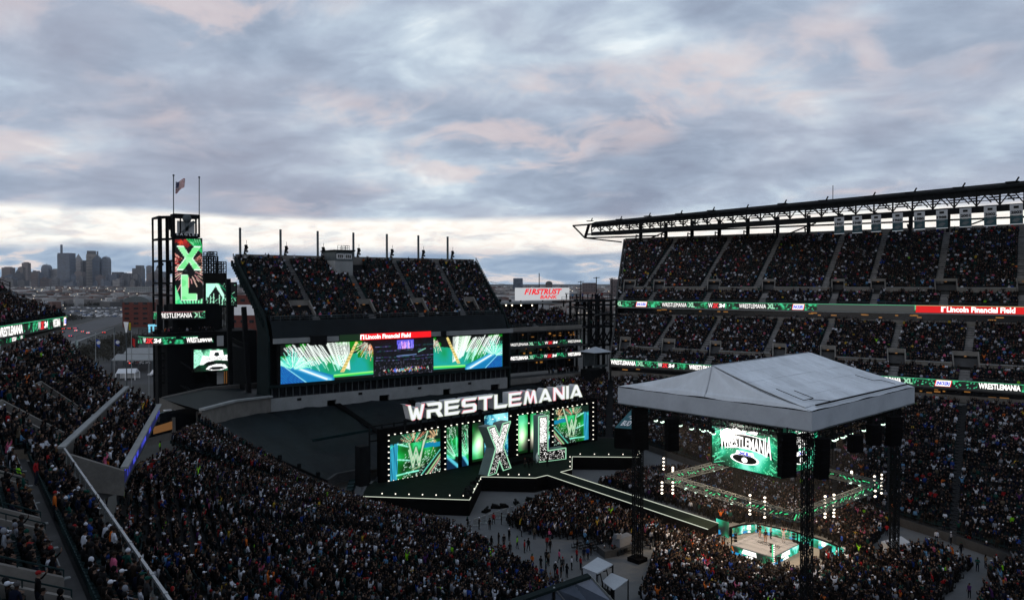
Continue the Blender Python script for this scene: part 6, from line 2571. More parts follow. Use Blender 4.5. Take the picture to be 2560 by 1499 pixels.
# ------------------------------------------------------------------ LED TOWER IN THE CORNER
TY = 210.0
b5 = lambda x, y, Y=TY: at_y(360 + x / 4.1, 420 + y / 4.1, Y)
b6 = lambda x, y, Y=TY: at_y(320 + x / 5.68, 760 + y / 5.68, Y)
TWR = thing('led_tower', 'tall dark steel tower with a vertical LED screen reading XL', 'tower', (50, TY, 0))
xl_, xr_ = b5(312, 1000)[0], b5(598, 1000)[0]
zl0, zl1 = b5(455, 1410)[2], b5(455, 722)[2]
c = Canvas((xr_ - xl_) / (zl1 - zl0), 96)
A_ = c.asp
c.c[:] = (.002, .004, .004)
c.specks(.012, (.6, .9, .7), 3)
c.cloudy(2.0, [(0, .0, .0), (0, .002, .002), (.0, .006, .004), (.02, .08, .04)], 9)
c.rays((A_ * .5, .62), 26, .16, .33, -.6, .7, .005, [(.9, .55, .5), (1, .8, .7), (.5, .3, .25)], 2)
c.rays((A_ * .5, .62), 26, .16, .33, math.pi - .7, math.pi + .6, .006, [(.9, .55, .5), (1, .8, .7), (.8, .1, .1)], 4)
c.rays((A_ * .5, .55), 20, .14, .36, math.pi * 1.05, math.pi * 1.95, .006, [(.9, .6, .6), (1, .85, .75)], 5)
c.rays((A_ * .3, .98), 24, .02, .12, math.pi, 6.28, .006, [(.8, .2, .1), (.6, .1, .1)], 6)
for k in range(6):
 c.line((A_ * (.45 + .09 * k), .99), (A_ * (.78 + .06 * k), .86 - .02 * k), .010, (.1, .75, .35))
for k in range(5):
 c.line((0, .30 - .03 * k), (A_ * (.25 - .04 * k), .0), .014, (.15, .8, .45))
c.poly([(0, 0), (A_ * .12, 0), (0, .25)], (.3, .9, .5))
for k in range(8):
 c.line((A_ * (.3 + .09 * k), .0), (A_ * (.2 + .11 * k), .07 + .02 * (k % 3)), .018, (.4, .95, .65))
bx = lambda x, y: ((x - 312) / 286 * A_, 1 - (y - 722) / 688)
XP = [(335, 800), (405, 800), (460, 885), (515, 800), (585, 800), (500, 920), (590, 1045), (515, 1045), (458, 960), (400, 1045), (330, 1045), (418, 920)]
LP_ = [(378, 1092), (446, 1092), (446, 1292), (545, 1292), (545, 1355), (378, 1355)]
for pl in (XP, LP_):
 g_ = (sum(p[0] for p in pl) / len(pl), sum(p[1] for p in pl) / len(pl))
 c.poly([bx(*p) for p in pl], (.85, 1, .9))
 c.poly([bx(p[0] + (9 if p[0] < g_[0] else -9), p[1] + (8 if p[1] < g_[1] else -8)) for p in pl], (.40, .88, .50))
c.blend((vnoise(c.u * 9, c.v * 9, 77) > .55) * (c.c[..., 1] > .5) * (c.c[..., 0] < .5) * .5, (.65, 1, .72))
led_screen('led_screen', [(xl_, TY, zl0), (xr_, TY, zl0), (xr_, TY, zl1), (xl_, TY, zl1)], c, TWR)
m = MB()
m.prism([(xl_ - .1, TY + .1), (xr_ + .1, TY + .1), (xr_ + .1, TY + 1.3), (xl_ - .1, TY + 1.3)], zl0 - 1, zl1 + .2)
m.build('screen_cabinet', M['lit_black'], TWR)
# sign cage above
sx0, sx1, sz0, sz1 = b5(308, 600)[0], b5(563, 600)[0], b5(430, 702)[2], b5(430, 478)[2]
m = MB()
for x in (sx0, sx1):
 for y in (TY - .2, TY + 3):
  m.bar((x, y, sz0), (x, y, sz1), .4, .4)
for z in (sz0 + .3, sz1 - .35):
 for y in (TY - .2, TY + 3):
  m.bar((sx0, y, z), (sx1, y, z), .55, 1.0)
 for x in (sx0, sx1):
  m.bar((x, TY - .2, z), (x, TY + 3, z), .5, .9)
m.bar(((sx0 * .75 + sx1 * .25), TY - .1, sz0), ((sx0 * .75 + sx1 * .25), TY - .1, sz1), .4, .3)
m.bar(((sx0 * .45 + sx1 * .55), TY + 2, sz0), ((sx0 * .45 + sx1 * .55), TY + 2, sz1), .25, .3)
m.build('sign_cage', M['steel'], TWR)
M['pale_panel'] = pm('pale_glass_panel', (.5, .52, .53), .1, .4, .4)
m = MB()
m.slab([(sx0 + .9, TY + .8, sz0 + .4), (sx1 - .9, TY + .8, sz0 + .4), (sx1 - .9, TY + .8, sz1 - 1.6), (sx0 + .9, TY + .8, sz1 - 1.6)], (0, .1, 0))
m.build('sign_panel', M['pale_panel'], TWR)
m = MB()
cxm, w_, h_ = (sx0 + sx1) / 2, sx1 - sx0, sz1 - sz0
q = lambda u, v, o=-.45: (sx0 + w_ * u, TY + o, sz0 + h_ * v)
m.slab([q(.30, .22), q(.40, .16), q(.86, .66), q(.76, .74)], (0, .5, 0))
m.build('emblem_shaft', M['steel_grey'], TWR)
m = MB()
m.ball(q(.50, .83), 1.15, 12, 7, (1, .5, 1))
m.slab([q(.42, .75), q(.58, .75), q(.56, .25), q(.44, .25)], (0, .4, 0))
m.build('emblem_ball', M['steel_grey'], TWR)
m = MB()
put_text(m, 'EAGLES', lambda u, v: q(u, v, -.5), .08, .93, .04, .15, .02, 0, None, 1.6)
m.build('sign_lettering', M['white'], TWR)
# side frame
fx = [(b5(90, 700, 222)[0], 222), (b5(163, 700, 214)[0], 214), (b5(238, 700, 216)[0], 216), (b5(300, 700, TY)[0], TY)]
zlev = [b5(90, 520, 222)[2], b5(90, 740, 222)[2], b5(90, 958, 222)[2], b5(90, 1180, 222)[2], b5(90, 1300, 222)[2]]
m = MB()
for (x, y), w in zip(fx, (.45, .9, .75, .6)):
 m.box((x, y, zlev[0] / 2), (w, w, zlev[0]))
for z in zlev:
 for i in range(3):
  m.bar((*fx[i], z), (*fx[i + 1], z), .5, .5)
 m.bar((*fx[0], z), (*fx[2], z), .4, .4)
 m.bar((*fx[1], z), (xl_, TY + 1, z), .4, .4)
for z in (zlev[0], zlev[2]):
 for k in range(6):
  a0, a1 = math.pi / 2 * k / 6, math.pi / 2 * (k + 1) / 6
  r = 3.4
  pa = lambda a: (fx[2][0] + (1 - math.cos(a)) * (fx[3][0] - fx[2][0]), TY + 3, z - r * math.sin(a))
  m.bar(pa(a0), pa(a1), .4, .7)
m.build('side_frame', M['steel'], TWR)
m = MB()
for x, y, z in ((150, 1010, 0), (270, 1012, 0), (185, 985, 0), (430, 1055, 0)):
 p = b5(x, y, TY + 5 if x < 400 else TY - .5)
 m.ball(p, .45, 6, 4)
m.each('camera_dome', M['steel_grey'], TWR)
FPD = None
for x_, y0, y1, flag in ((303, 480, 75, True), (566, 488, 95, False)):
 b, t = b5(x_, y0), b5(x_, y1)
 T = thing('flagpole', 'tall flagpole flying a striped flag on top of the LED tower' if flag else 'bare tall flagpole on top of the LED tower, right of the flag', 'flagpole', b, group='flagpoles on the LED tower')
 m = MB()
 m.bar(b, t, .26, .26, 8)
 m.build('pole', M['steel_grey'], T)
 m = MB()
 m.ball(t, .28, 8, 5)
 m.build('finial', M['steel_grey'], T)
FG = thing('national_flag', 'waving red and white striped flag with blue canton on the left tower flagpole', 'flag', b5(318, 110))
fl = lambda s, t: b5(318 + 92 * s + 8 * t - 10 * (1 - t) * s, 0) * [1, 1, 0] + [0, .9 * math.sin(s * 5 + t) * (.3 + s), b5(0, 112 + 128 * (1 - t) - 26 * s * t - 60 * s * (1 - t) + 12 * math.sin(s * 6))[2]]
M['flag_red'], M['flag_white'], M['flag_blue'] = pm('flag_red', (.30, .02, .03), .1), pm('flag_white', (.6, .6, .6), .05), pm('flag_blue', (.02, .025, .10), .1)
for mt, sel in (('flag_red', 0), ('flag_white', 1)):
 m = MB()
 for k in range(13):
  if k % 2 != sel:
   continue
  s_lo = .40 if k >= 6 else 0
  for i in range(10):
   a, b = i / 10, (i + 1) / 10
   if b <= s_lo:
    continue
   m.quad(fl(a, k / 13), fl(b, k / 13), fl(b, (k + 1) / 13), fl(a, (k + 1) / 13))
 m.build('stripe_' + ('red' if sel == 0 else 'white'), M[mt], FG)
m = MB()
for i in range(4):
 m.quad(fl(i / 10, 6 / 13), fl((i + 1) / 10, 6 / 13), fl((i + 1) / 10, 1), fl(i / 10, 1))
cn = m.build('canton', M['flag_blue'], FG)
m = MB()
for i in range(5):
 for j in range(4):
  p = fl((i + .5) * .08, 6 / 13 + (j + .6) * .125)
  m.quad(p + [-.07, -.03, -.07], p + [.07, -.03, -.07], p + [.07, -.03, .07], p + [-.07, -.03, .07])
tag(m.build('star', M['flag_white'], cn), kind='stuff')

# lower corner block with screens
CBK = thing('corner_block', 'dark corner building with stairs and LED boards under the LED tower', 'building', (50, 200, 0))
q0, q1 = b6(560, 900, 200), b6(1500, 900, 200)
m = MB()
m.prism([(q0[0], 200), (q1[0] + 6, 200), (q1[0] + 6, 214), (q0[0], 214)], 0, b6(900, 400, 200)[2])
m.build('block_wall', M['clad_dark'], CBK)
m = MB()
ztt = b6(900, 0, 204)[2]
m.prism([(b6(660, 0, 206)[0], 206), (b6(1300, 0, 206)[0], 206), (b6(1300, 0, 206)[0], 213), (b6(660, 0, 206)[0], 213)], b6(900, 400, 200)[2], ztt)
m.build('upper_block', M['clad_dark'], CBK)
m = MB()
for x in (445, 545, 660):
 p = b6(x, 600, 204)
 m.box((p[0], 204, ztt / 2), (.9, .9, ztt))
for k, y in enumerate((560, 700, 800, 910, 1010, 1120)):
 a, b = b6(430, y, 203), b6(650, y + 10, 203)
 m.slab([a, b, b + [0, 4, 0], a + [0, 4, 0]], (0, 0, .35))
 rail(m, [a, b], 1.1, .08, .7, 0)
m.bar(b6(690, 760, 201), b6(900, 920, 199), .9, .4)
m.bar(b6(700, 1120, 201), b6(930, 1240, 198), .9, .4)
m.build('stair_frame', M['steel'], CBK)
m = MB()
a, b = b6(150, 420, 206), b6(1500, 330, 204)
zf = b6(800, 425, 203)[2]
dk = [(b6(150, 400, 208)[0], 208), (b6(330, 400, 202)[0], 202), (b6(700, 400, 199)[0], 199), (b6(1230, 400, 199)[0], 199), (b6(1230, 400, 199)[0], 208)]
m.prism(dk, zf - 1.0, zf)
rail(m, [(*p, zf) for p in dk[:4]], 1.4, .08, 1.6, 2)
m.build('terrace', M['steel'], CBK)
m = MB()
for x, y, mt in ((1310, 520, 0), (1310, 1030, 0)):
 p = b6(x, y, 199.8)
 m.box(p, (1.6, .15, 2.6 if y < 600 else 3.6))
m.build('window', M['pale_panel'], CBK)
m = MB()
p = b6(1400, 1030, 199.8)
for k in range(3):
 m.box(p + [-.5 + .5 * k, 0, 0], (.18, .12, 3.4))
m.build('door_light', M['lit_room'], CBK)
m = MB()
for k in range(12):
 p = b6(1672, 440 + k * 50, 198)
 if k not in (3, 5):
  m.box(p, (.22, .2, 1.1))
m.build('slit_light', M['steel_grey'], CBK)
m = MB()
p = b6(335, 335, 205)
for dx, dz, w, h in ((0, .6, 1.6, .5), (-.5, -.4, .4, 1.5), (.4, -.2, .35, 1.2), (.9, .5, .5, .3)):
 m.box(p + [dx, 0, dz], (w, .2, h))
m.build('bar_sign', M['lit_cyan'], CBK)
for k in range(24):
 add_person(np.array([R.uniform(b6(330, 0, 202)[0], b6(1200, 0, 202)[0]), R.uniform(200, 204), zf]), (R.uniform(-.5, .5), -1), True)
# boards
zt_ = b6(700, 150, 202)[2]
h1 = (210 - 110) / 5.68 / FOC * px(b6(700, 150, 202))[2]
pts1 = [b6(360, 212, 206), b6(520, 212, 203), b6(800, 208, 202), b6(1000, 205, 202), b6(1098, 196, 204)]
for p in pts1:
 p[2] = b6(700, 210, 202)[2]
ribbon('led_ribbon', 'short curved LED ribbon with a pink top edge below the tower screen', pts1, h1, [('wmo', .10, .70), ('xl', .72, .86)], 'LED boards on the corner building', seed=51, edge='lit_pink')
h2 = (565 - 468) / 5.68 / FOC * px(b6(700, 500, 199))[2]
pts2 = [b6(145, 555, 208), b6(250, 565, 203), b6(500, 570, 199.6), b6(870, 560, 198.8), b6(1210, 545, 199.5)]
for p in pts2:
 p[2] = b6(600, 568, 199)[2]
ribbon('led_ribbon', 'long curved LED ribbon along the terrace edge of the corner building', pts2, h2, [('2k', .17, .43), ('wm', .69, .995)], 'LED boards on the corner building', seed=52)
SS = thing('side_screen', 'small LED screen beside the tower showing a white and green city picture', 'screen', b5(636, 1405))
bl, br, tl = b5(636, 1406), b5(945, 1406), b5(636, 1180)
br[2] = bl[2]
c = Canvas(np.linalg.norm(br - bl) / (tl[2] - bl[2]), 36, (.003, .006, .005))
c.poly([(0, .2), (.5, 1), (0, 1)], (.7, 1, .9))
c.poly([(.35, 1), (.55, 1), (.95, .15), (.75, .3)], (.75, 1, .9))
c.line((.55, 1), (1.4, .15), .03, (.05, .5, .3))
c.line((.45, 1), (.6, .9), .02, (.6, 1, .8))
for k in range(7):
 x = .05 + k * .13
 c.line((x, 0), (x, .35 + .3 * ((k * 37) % 5) / 5), .035, (.02, .06, .05))
 c.line((x + .02, 0), (x + .02, .3 + .3 * ((k * 37) % 5) / 5), .012, (.7, 1, .85))
c.specks(.10, (.6, 1, .8), 8, c.v < .35)
c.specks(.02, (.6, 1, .8), 9)
led_screen('screen', [bl, br, br * [1, 1, 0] + [0, 0, tl[2]], tl], c, SS)
m = MB()
m.slab([bl + [-.3, .1, -.6], br + [.3, .1, -.6], br * [1, 1, 0] + [.3, .1, tl[2] + .3], tl + [-.3, .1, .3]], (0, .9, 0))
q0, q1, q2 = b5(605, 1180, TY + 1), b5(840, 1075, TY + 1), b5(605, 1075, TY + 1)
m.prism([(q0[0], TY + .2), (q1[0], TY + .2), (q1[0], TY + 1.2), (q0[0], TY + 1.2)], tl[2] + .3, q1[2])
m.build('cabinet', M['lit_black'], SS)
m = MB()
for x in (.1, .5, .9):
 p = lerp(bl, br, x)
 m.box((p[0], TY + .8, p[2] / 2), (.7, .7, p[2]))
m.build('post', M['steel'], SS)
CS_ = thing('logo_screen', 'bright white LED screen with show logo on the dark corner building', 'screen', b6(935, 962, 198))
bl, br, tl, tr = b6(935, 962, 198), b6(1578, 928, 196.5), b6(935, 652, 198), b6(1578, 620, 196.5)
br = np.array([br[0], br[1], bl[2]])
tl[2] = tr[2] = (tl[2] + tr[2]) / 2
c = Canvas(np.linalg.norm(br - bl) / (tl[2] - bl[2]), 44, (.004, .02, .014))
A_ = c.asp
c.cloudy(2.4, [(0, .02, .015), (0, .05, .03), (.02, .2, .12), (.5, .9, .7)], 61, 1.0, .5)
c.poly([(0, .15), (.5, .5), (.3, 1), (0, .9)], (.65, 1, .85))
c.poly([(A_ * .75, 1), (A_, 1), (A_, .72), (A_ * .9, .75)], (.5, .9, .8))
c.specks(.12, (.0, .2, .1), 6, c.u < .6)
P_ = lambda x, y: (x * A_, y)
c.poly([P_(.13, .32), P_(.19, .72), P_(.5, .62), P_(.8, .76), P_(.87, .36), P_(.8, .40), P_(.72, .46), P_(.5, .5), P_(.28, .42), P_(.2, .3)], (1.15, 1.15, 1.15))
c.poly([P_(.33, .62), P_(.36, .95), P_(.63, .95), P_(.66, .64)], (1.1, 1.1, 1.1))
c.poly([P_(.44, .72), P_(.5, .65), P_(.56, .72), P_(.54, .86), P_(.46, .86)], (.06, .1, .1))
c.poly([P_(.25, .10), P_(.33, .24), P_(.5, .32), P_(.68, .28), P_(.74, .12), P_(.6, .03), P_(.4, .03)], (1.1, 1.1, 1.1))
c.poly([P_(.31, .10), P_(.40, .19), P_(.62, .19), P_(.68, .11), P_(.56, .06), P_(.42, .06)], (.01, .03, .03))
led_screen('screen', [bl, br, tr * [1, 1, 0] + [0, 0, tl[2]], tl], c, CS_)
m = MB()
put_text(m, 'WRESTLEMANIA', plane_pos(bl, br, tl, .05), .24, .76, .50, .62, .0)
m.build('logo_lettering', M['lit_black'], CS_)
m = MB()
m.slab([bl + [-.2, .15, -.2], br + [.2, .15, -.2], tr * [1, 1, 0] + [.2, .15, tl[2] + .2], tl + [-.2, .15, .2]], (0, 1.2, 0))
m.build('cabinet', M['lit_black'], CS_)
# wall linking the block to the end stand
LK = thing('link_wall', 'dark link building between corner block and end stand', 'building', (60, 180, 0))
m = MB()
m.prism([(q1[0] + 2 - 8, 186), (NFL[0] - 1.2, 165), (NFL[0] - 1.2, 176), (q1[0] - 2, 196)], 0, 21)
m.build('wall', M['clad_dark'], LK)
m = MB()
rail(m, [(q1[0] - 6, 186, 21), (NFL[0] - 1.4, 165, 21)], 1.1, .09, 1.6, 1)
m.build('railing', M['steel'], LK)
# open lattice frame far behind the screens
LF = thing('lattice_frame', 'open dark steel lattice frame behind the small LED screen', 'frame', at_d(535, 700, 300))
m = MB()
for (x0, x1, y0, y1) in ((612, 758, 905, 1180), (655, 748, 858, 905), (760, 842, 960, 1180)):
 a, b = b5(x0, y1, 260), b5(x1, y0, 260)
 nx, nz = max(2, int((x1 - x0) / 24)), max(2, int((y1 - y0) / 24))
 for dy in (0, 5):
  for i in range(nx + 1):
   x = a[0] + (b[0] - a[0]) * i / nx
   m.bar((x, 260 + dy, a[2] - (25 if dy == 0 else 0)), (x, 260 + dy, b[2]), .25, .25)
  for k in range(nz + 1):
   z = a[2] + (b[2] - a[2]) * k / nz
   m.bar((a[0], 260 + dy, z), (b[0], 260 + dy, z), .22, .22)
  for i in range(nx):
   for k in range(nz):
    if (i + k) % 2 == 0:
     m.bar((a[0] + (b[0] - a[0]) * i / nx, 260 + dy, a[2] + (b[2] - a[2]) * k / nz), (a[0] + (b[0] - a[0]) * (i + 1) / nx, 260 + dy, a[2] + (b[2] - a[2]) * (k + 1) / nz), .12, .12)
m.build('lattice', M['steel'], LF)

# ------------------------------------------------------------------ OUTSIDE THE STADIUM
GZ = -.6
f7 = lambda x, y: (x / 4.61, 640 + y / 4.61)
g7 = lambda x, y, z=GZ: at_z(*f7(x, y), z)
m = MB()
rd = [g7(535, 1010), g7(520, 905), g7(900, 790), g7(1440, 650), g7(1560, 690), g7(1320, 800), g7(800, 1000)]
m.add([p + [0, 0, .004] for p in rd], [tuple(range(len(rd)))])
M['road'] = pm('road_asphalt', (.075, .078, .083), .2, .05, .85)
tag(m.build('road', M['road']), 'wide grey road leading away from the stadium', kind='structure')
m = MB()
lot = [g7(680, 740), g7(760, 590), g7(1430, 585), g7(1440, 640)]
m.add([p + [0, 0, .004] for p in lot], [(0, 1, 2, 3)])
m.add([p + [0, 0, .008] for p in (g7(1100, 1290), g7(1560, 1010), at_z(560, 860, GZ), at_z(560, 960, GZ), at_z(330, 960, GZ))], [(0, 1, 2, 3, 4)])
tag(m.build('parking_lot', M['asphalt']), 'asphalt parking lots beyond the stadium corner', kind='structure')
m = MB()
for a, b in ((g7(520, 900), g7(1440, 640)), (g7(560, 1000), g7(1340, 790))):
 m.bar(a + [0, 0, .1], b + [0, 0, .1], 1.2, .25)
M['verge'] = pm('verge', (.13, .125, .115), .3, .1, .9)
tag(m.build('pavement', M['verge']), 'pale pavement along the road', kind='structure')
# shelters with flat pale roofs
SH = []
for i, (pa, pb, pc, pd, lab) in enumerate((
  ((605, 1070), (905, 985), (1320, 820), (1010, 935), 'long pale flat roofed walkway shelter beside the road'),
  ((1285, 1205), (1345, 1135), (1800, 1140), (1760, 1205), 'wide pale flat roofed shelter in the parking lot behind the flagpoles'),
  ((1425, 1130), (1470, 1065), (1800, 1060), (1790, 1130), 'second pale flat roofed shelter farther back in the lot'))):
 z = 4.2
 q = [at_z(*f7(*p), z) for p in (pa, pb, pc, pd)]
 T = thing('shelter', lab, 'shelter', q[0] * [1, 1, 0] + [0, 0, GZ])
 m = MB()
 m.slab(q, (0, 0, .3))
 m.build('shelter_roof', M['concrete_light'], T)
 m = MB()
 for p in q:
  m.box((p[0], p[1], (z + GZ) / 2), (.4, .4, z - GZ))
 for s in (.33, .66):
  p = lerp(q[0], q[3], s)
  m.box((p[0], p[1], (z + GZ) / 2), (.4, .4, z - GZ))
 m.each('shelter_post', M['steel_grey'], T)
# white marquee
bl, br = g7(1335, 1430), g7(1555, 1425)
T = thing('marquee', 'white open sided marquee tent standing in the lot behind the bowl', 'tent', (bl + br) / 2)
d = br - bl
nn_ = np.array([-d[1], d[0], 0]) / np.linalg.norm(d) * 6
ze, zr = at_d(*f7(1340, 1352), px(bl)[2])[2], at_d(*f7(1430, 1295), px(bl)[2] + 3)[2]
m = MB()
for p in (bl, br, br + nn_, bl + nn_, lerp(bl, br, .5), lerp(bl, br, .5) + nn_):
 m.box((p[0], p[1], (GZ + ze) / 2), (.3, .3, ze - GZ))
m.each('tent_post', M['white'], T)
m = MB()
u = lambda p, z: np.array([p[0], p[1], z])
m.add([u(bl, ze), u(br, ze), u(br + nn_, ze), u(bl + nn_, ze), u(bl + nn_ * .5, zr), u(br + nn_ * .5, zr)], [(0, 1, 5, 4), (2, 3, 4, 5), (0, 4, 3), (1, 2, 5)])
m.quad(u(bl + nn_, GZ), u(br + nn_, GZ), u(br + nn_, ze), u(bl + nn_, ze))
m.build('tent_cloth', M['tent'], T)
# flags on poles
for i, (x_, y0, y1, fx0, fx1, fy0, fy1, colr, lab) in enumerate((
  (865, 1180, 920, 868, 905, 960, 1075, (.32, .40, .40), 'flagpole with a drooping pale grey flag, leftmost of the row outside the bowl'),
  (1102, 1270, 880, 1108, 1158, 955, 1050, (.04, .10, .42), 'flagpole with a bright blue flag outside the bowl'),
  (1315, 1420, 880, 1318, 1385, 962, 1035, (.02, .035, .22), 'flagpole with a dark blue flag with white emblem outside the bowl'),
  (1515, 1460, 860, 1520, 1565, 940, 1045, (.55, .03, .03), 'flagpole with a red flag outside the bowl'),
  (1716, 1500, 880, None, None, 0, 0, None, 'bare pale flagpole, rightmost of the row outside the bowl'))):
 dep = 225 if i else 250
 b, t = at_d(*f7(x_, y0), dep), at_d(*f7(x_, y1), dep)
 b = np.array([b[0], b[1], GZ])
 T = thing('flagpole', lab, 'flagpole', b, group='row of flagpoles outside the bowl')
 m = MB()
 m.bar(b, t, .22, .22, 6)
 m.build('pole', M['galv'], T)
 if colr:
  M[f'flag_cloth_{i}'] = pm(f'flag_cloth_{i}', colr, .12, .8, .8)
  a, c_ = at_d(*f7(fx0, fy0), dep), at_d(*f7(fx1, fy1), dep)
  m = MB()
  for k in range(6):
   s0, s1 = k / 6, (k + 1) / 6
   w = lambda s, tt: np.array([a[0] + (c_[0] - a[0]) * s, a[1] + .35 * math.sin(s * 7), a[2] + (c_[2] - a[2]) * ((1 - tt) * (.75 + .2 * s) + s * .18)])
   m.quad(w(s0, 0), w(s1, 0), w(s1, 1), w(s0, 1))
  fg = m.build('flag', M[f'flag_cloth_{i}'], T)
  if i in (1, 2):
   m = MB()
   p = lerp(a, c_, .5) + [0, -.5, .2]
   m.add([p + [.55 * math.cos(k), 0, .55 * math.sin(k)] for k in np.linspace(0, 6.28, 9)[:-1]], [tuple(range(8))])
   m.build('flag_emblem', M['white'], fg)
# banner sign on a pole
T = thing('pylon_sign', 'white wedge shaped pylon sign with a black and yellow panel outside the stadium', 'sign', at_d(*f7(1455, 880), 260))
a = lambda x, y: at_d(*f7(x, y), 260)
m = MB()
m.slab([a(1450, 880), a(1462, 880), a(1482, 760), a(1425, 757)], (0, .4, 0))
m.build('wedge', M['white'], T)
m = MB()
m.slab([a(1484, 860), a(1508, 855), a(1508, 750), a(1486, 755)], (0, .3, 0))
m.build('panel', M['lit_black'], T)
m = MB()
for k in range(4):
 p = a(1497, 775 + 22 * k)
 m.box(p + [0, -.1, 0], (.6, .1, .5), 0)
M['yellow'] = pm('yellow_paint', (.6, .5, .03), .1)
m.build('panel_lettering', M['yellow'], T)
m = MB()
p = a(1456, 880)
m.box((p[0], p[1] + .2, (p[2] + GZ) / 2), (.3, .3, p[2] - GZ))
m.build('post', M['steel_grey'], T)

# cars
M['car_white'], M['car_dark'], M['car_grey'], M['car_blue'] = pm('car_paint_white', (.55, .56, .58), .05, 1, .3, spec=.5), pm('car_paint_dark', (.02, .022, .026), .1, 1, .3, spec=.5), pm('car_paint_grey', (.18, .19, .2), .08, 1, .3, spec=.5), pm('car_paint_blue', (.03, .07, .16), .08, 1, .3, spec=.5)


def car_parts(T, paint, van=False):
 L, Wd, H = (5.4, 2.0, 2.3) if van else (4.6, 1.8, 1.45)
 m = MB()
 prof = [(-L / 2, .35), (L / 2, .35), (L / 2, .85), (L / 2 - .15, 1.0), (L / 2 - 1.0, 1.1), (L / 2 - 1.9, H), (-L / 2 + .1, H), (-L / 2, 1.0)] if van else \
     [(-L / 2, .32), (L / 2, .32), (L / 2, .72), (L / 2 - .2, .85), (L / 2 - 1.2, .95), (L / 2 - 1.9, H), (-L / 2 + 1.2, H), (-L / 2 + .35, .98), (-L / 2, .9)]
 m.slab([(x, -Wd / 2, z) for x, z in prof], (0, Wd, 0))
 m.build('body', M[paint], T, local=True)
 m = MB()
 x0, x1 = (L / 2 - 1.85, L / 2 - 1.15) if van else (-L / 2 + .95, L / 2 - 1.4)
 for y in (-Wd / 2 - .01, Wd / 2 + .01):
  m.quad((x0 if not van else .4, y, 1.0), (x1, y, 1.0), (x1 - .5, y, H - .12), (x0 + (.35 if not van else -1.3), y, H - .12))
 m.quad((L / 2 - 1.17, -Wd * .42, 1.0), (L / 2 - 1.17, Wd * .42, 1.0), (L / 2 - 1.84, Wd * .42, H - .08), (L / 2 - 1.84, -Wd * .42, H - .08))
 m.build('window', M['glass_dark'], T, local=True)
 w = MB()
 w.bar((0, -.1, 0), (0, .1, 0), .64, .64, 10)
 w = w.mesh('wheel', M['lit_black'])
 for x in (-L / 2 + .85, L / 2 - .85):
  for y in (-Wd / 2 + .08, Wd / 2 - .08):
   part('wheel', w, T, (x, y, .32))
 t = MB()
 for y in (-Wd * .38, Wd * .38):
  t.box((-L / 2 - .02, y, .9), (.08, .42, .26))
 t.build('tail_light', M['lit_tail'], T, local=True)


M['lit_tail'] = em('lit_tail', (1, .04, .02), 4.0)
protos = {}
cars = [(880, 868, 'car_white', 'white car on the road near the red lights'), (1020, 895, 'car_white', 'white car on the road, nearest the walkway shelter'), (655, 960, 'car_white', 'long pale car beside the left corner deck'),
  (720, 885, 'car_dark', 'dark car waiting at the road junction'), (610, 945, 'car_grey', 'grey car hidden partly by the corner deck'), (610, 860, 'car_grey', 'small grey car at the edge of the road'),
  (740, 845, 'car_dark', 'dark car with lit red tail lights, left of three in a row'), (810, 842, 'car_dark', 'dark car with lit red tail lights, middle of three in a row'), (878, 840, 'car_blue', 'blue car with lit red tail lights, right of three in a row'),
  (820, 930, 'car_blue', 'blue car with red tail lights below the junction'), (965, 880, 'car_grey', 'grey car with red tail lights on the right lane'), (910, 1135, 'car_white', 'white car parked behind the pale grey flag'),
  (1530, 1220, 'car_white', 'white car parked under the wide shelter, left one'), (1560, 1250, 'car_grey', 'grey car parked under the wide shelter, middle one'), (1660, 1245, 'car_white', 'white car parked under the wide shelter, right one'),
  (1205, 890, 'car_dark', 'dark car on the road beyond the walkway shelter')]
for x, y, pt, lab in cars:
 p = g7(x, y)
 if pt not in protos:
  T = thing('parked_car', lab, 'car', p, 1.2 + R.uniform(-.1, .1), 'cars on the road outside')
  car_parts(T, pt)
  protos[pt] = (T, tree_of(T))
 else:
  o = dup(protos[pt][0], p, (1.2 if y < 1100 else .2) + R.uniform(-.15, .15), lab, tree=protos[pt][1])
vn = thing('parked_van', 'white delivery van parked to the left of the dark corner building', 'van', at_z(320 + 395 / 5.68, 760 + 1015 / 5.68, GZ), math.pi + .35)
car_parts(vn, 'car_white', True)
far = None
k = 0
for i in range(110):
 x, y = R.uniform(770, 1420), R.choice((600, 606, 640, 655, 668, 680, 690, 700)) + R.uniform(-4, 4)
 if y > 660 and x < 740:
  continue
 p = g7(x, y)
 pt = R.choice(('car_white', 'car_white', 'car_grey', 'car_dark', 'car_blue'))
 o = protos[pt][0].copy()
 COL.objects.link(o)
 o.location = [float(v) for v in p]
 o.rotation_euler = (0, 0, R.choice((.4, .4 + math.pi)) + R.uniform(-.05, .05))
 colr = {'car_white': 'white', 'car_grey': 'grey', 'car_dark': 'dark', 'car_blue': 'blue'}[pt]
 o['label'] = f'tiny {colr} car in the {"back" if y < 620 else "middle" if y < 672 else "front"} rows of the far parking lot, {"near the corner deck" if x < 930 else "near the brick hall" if x > 1250 else "mid lot"}'
 o['group'] = 'cars in the far parking lot'
 b = protos[pt][1][0][0].copy()
 COL.objects.link(b)
 b.parent = o

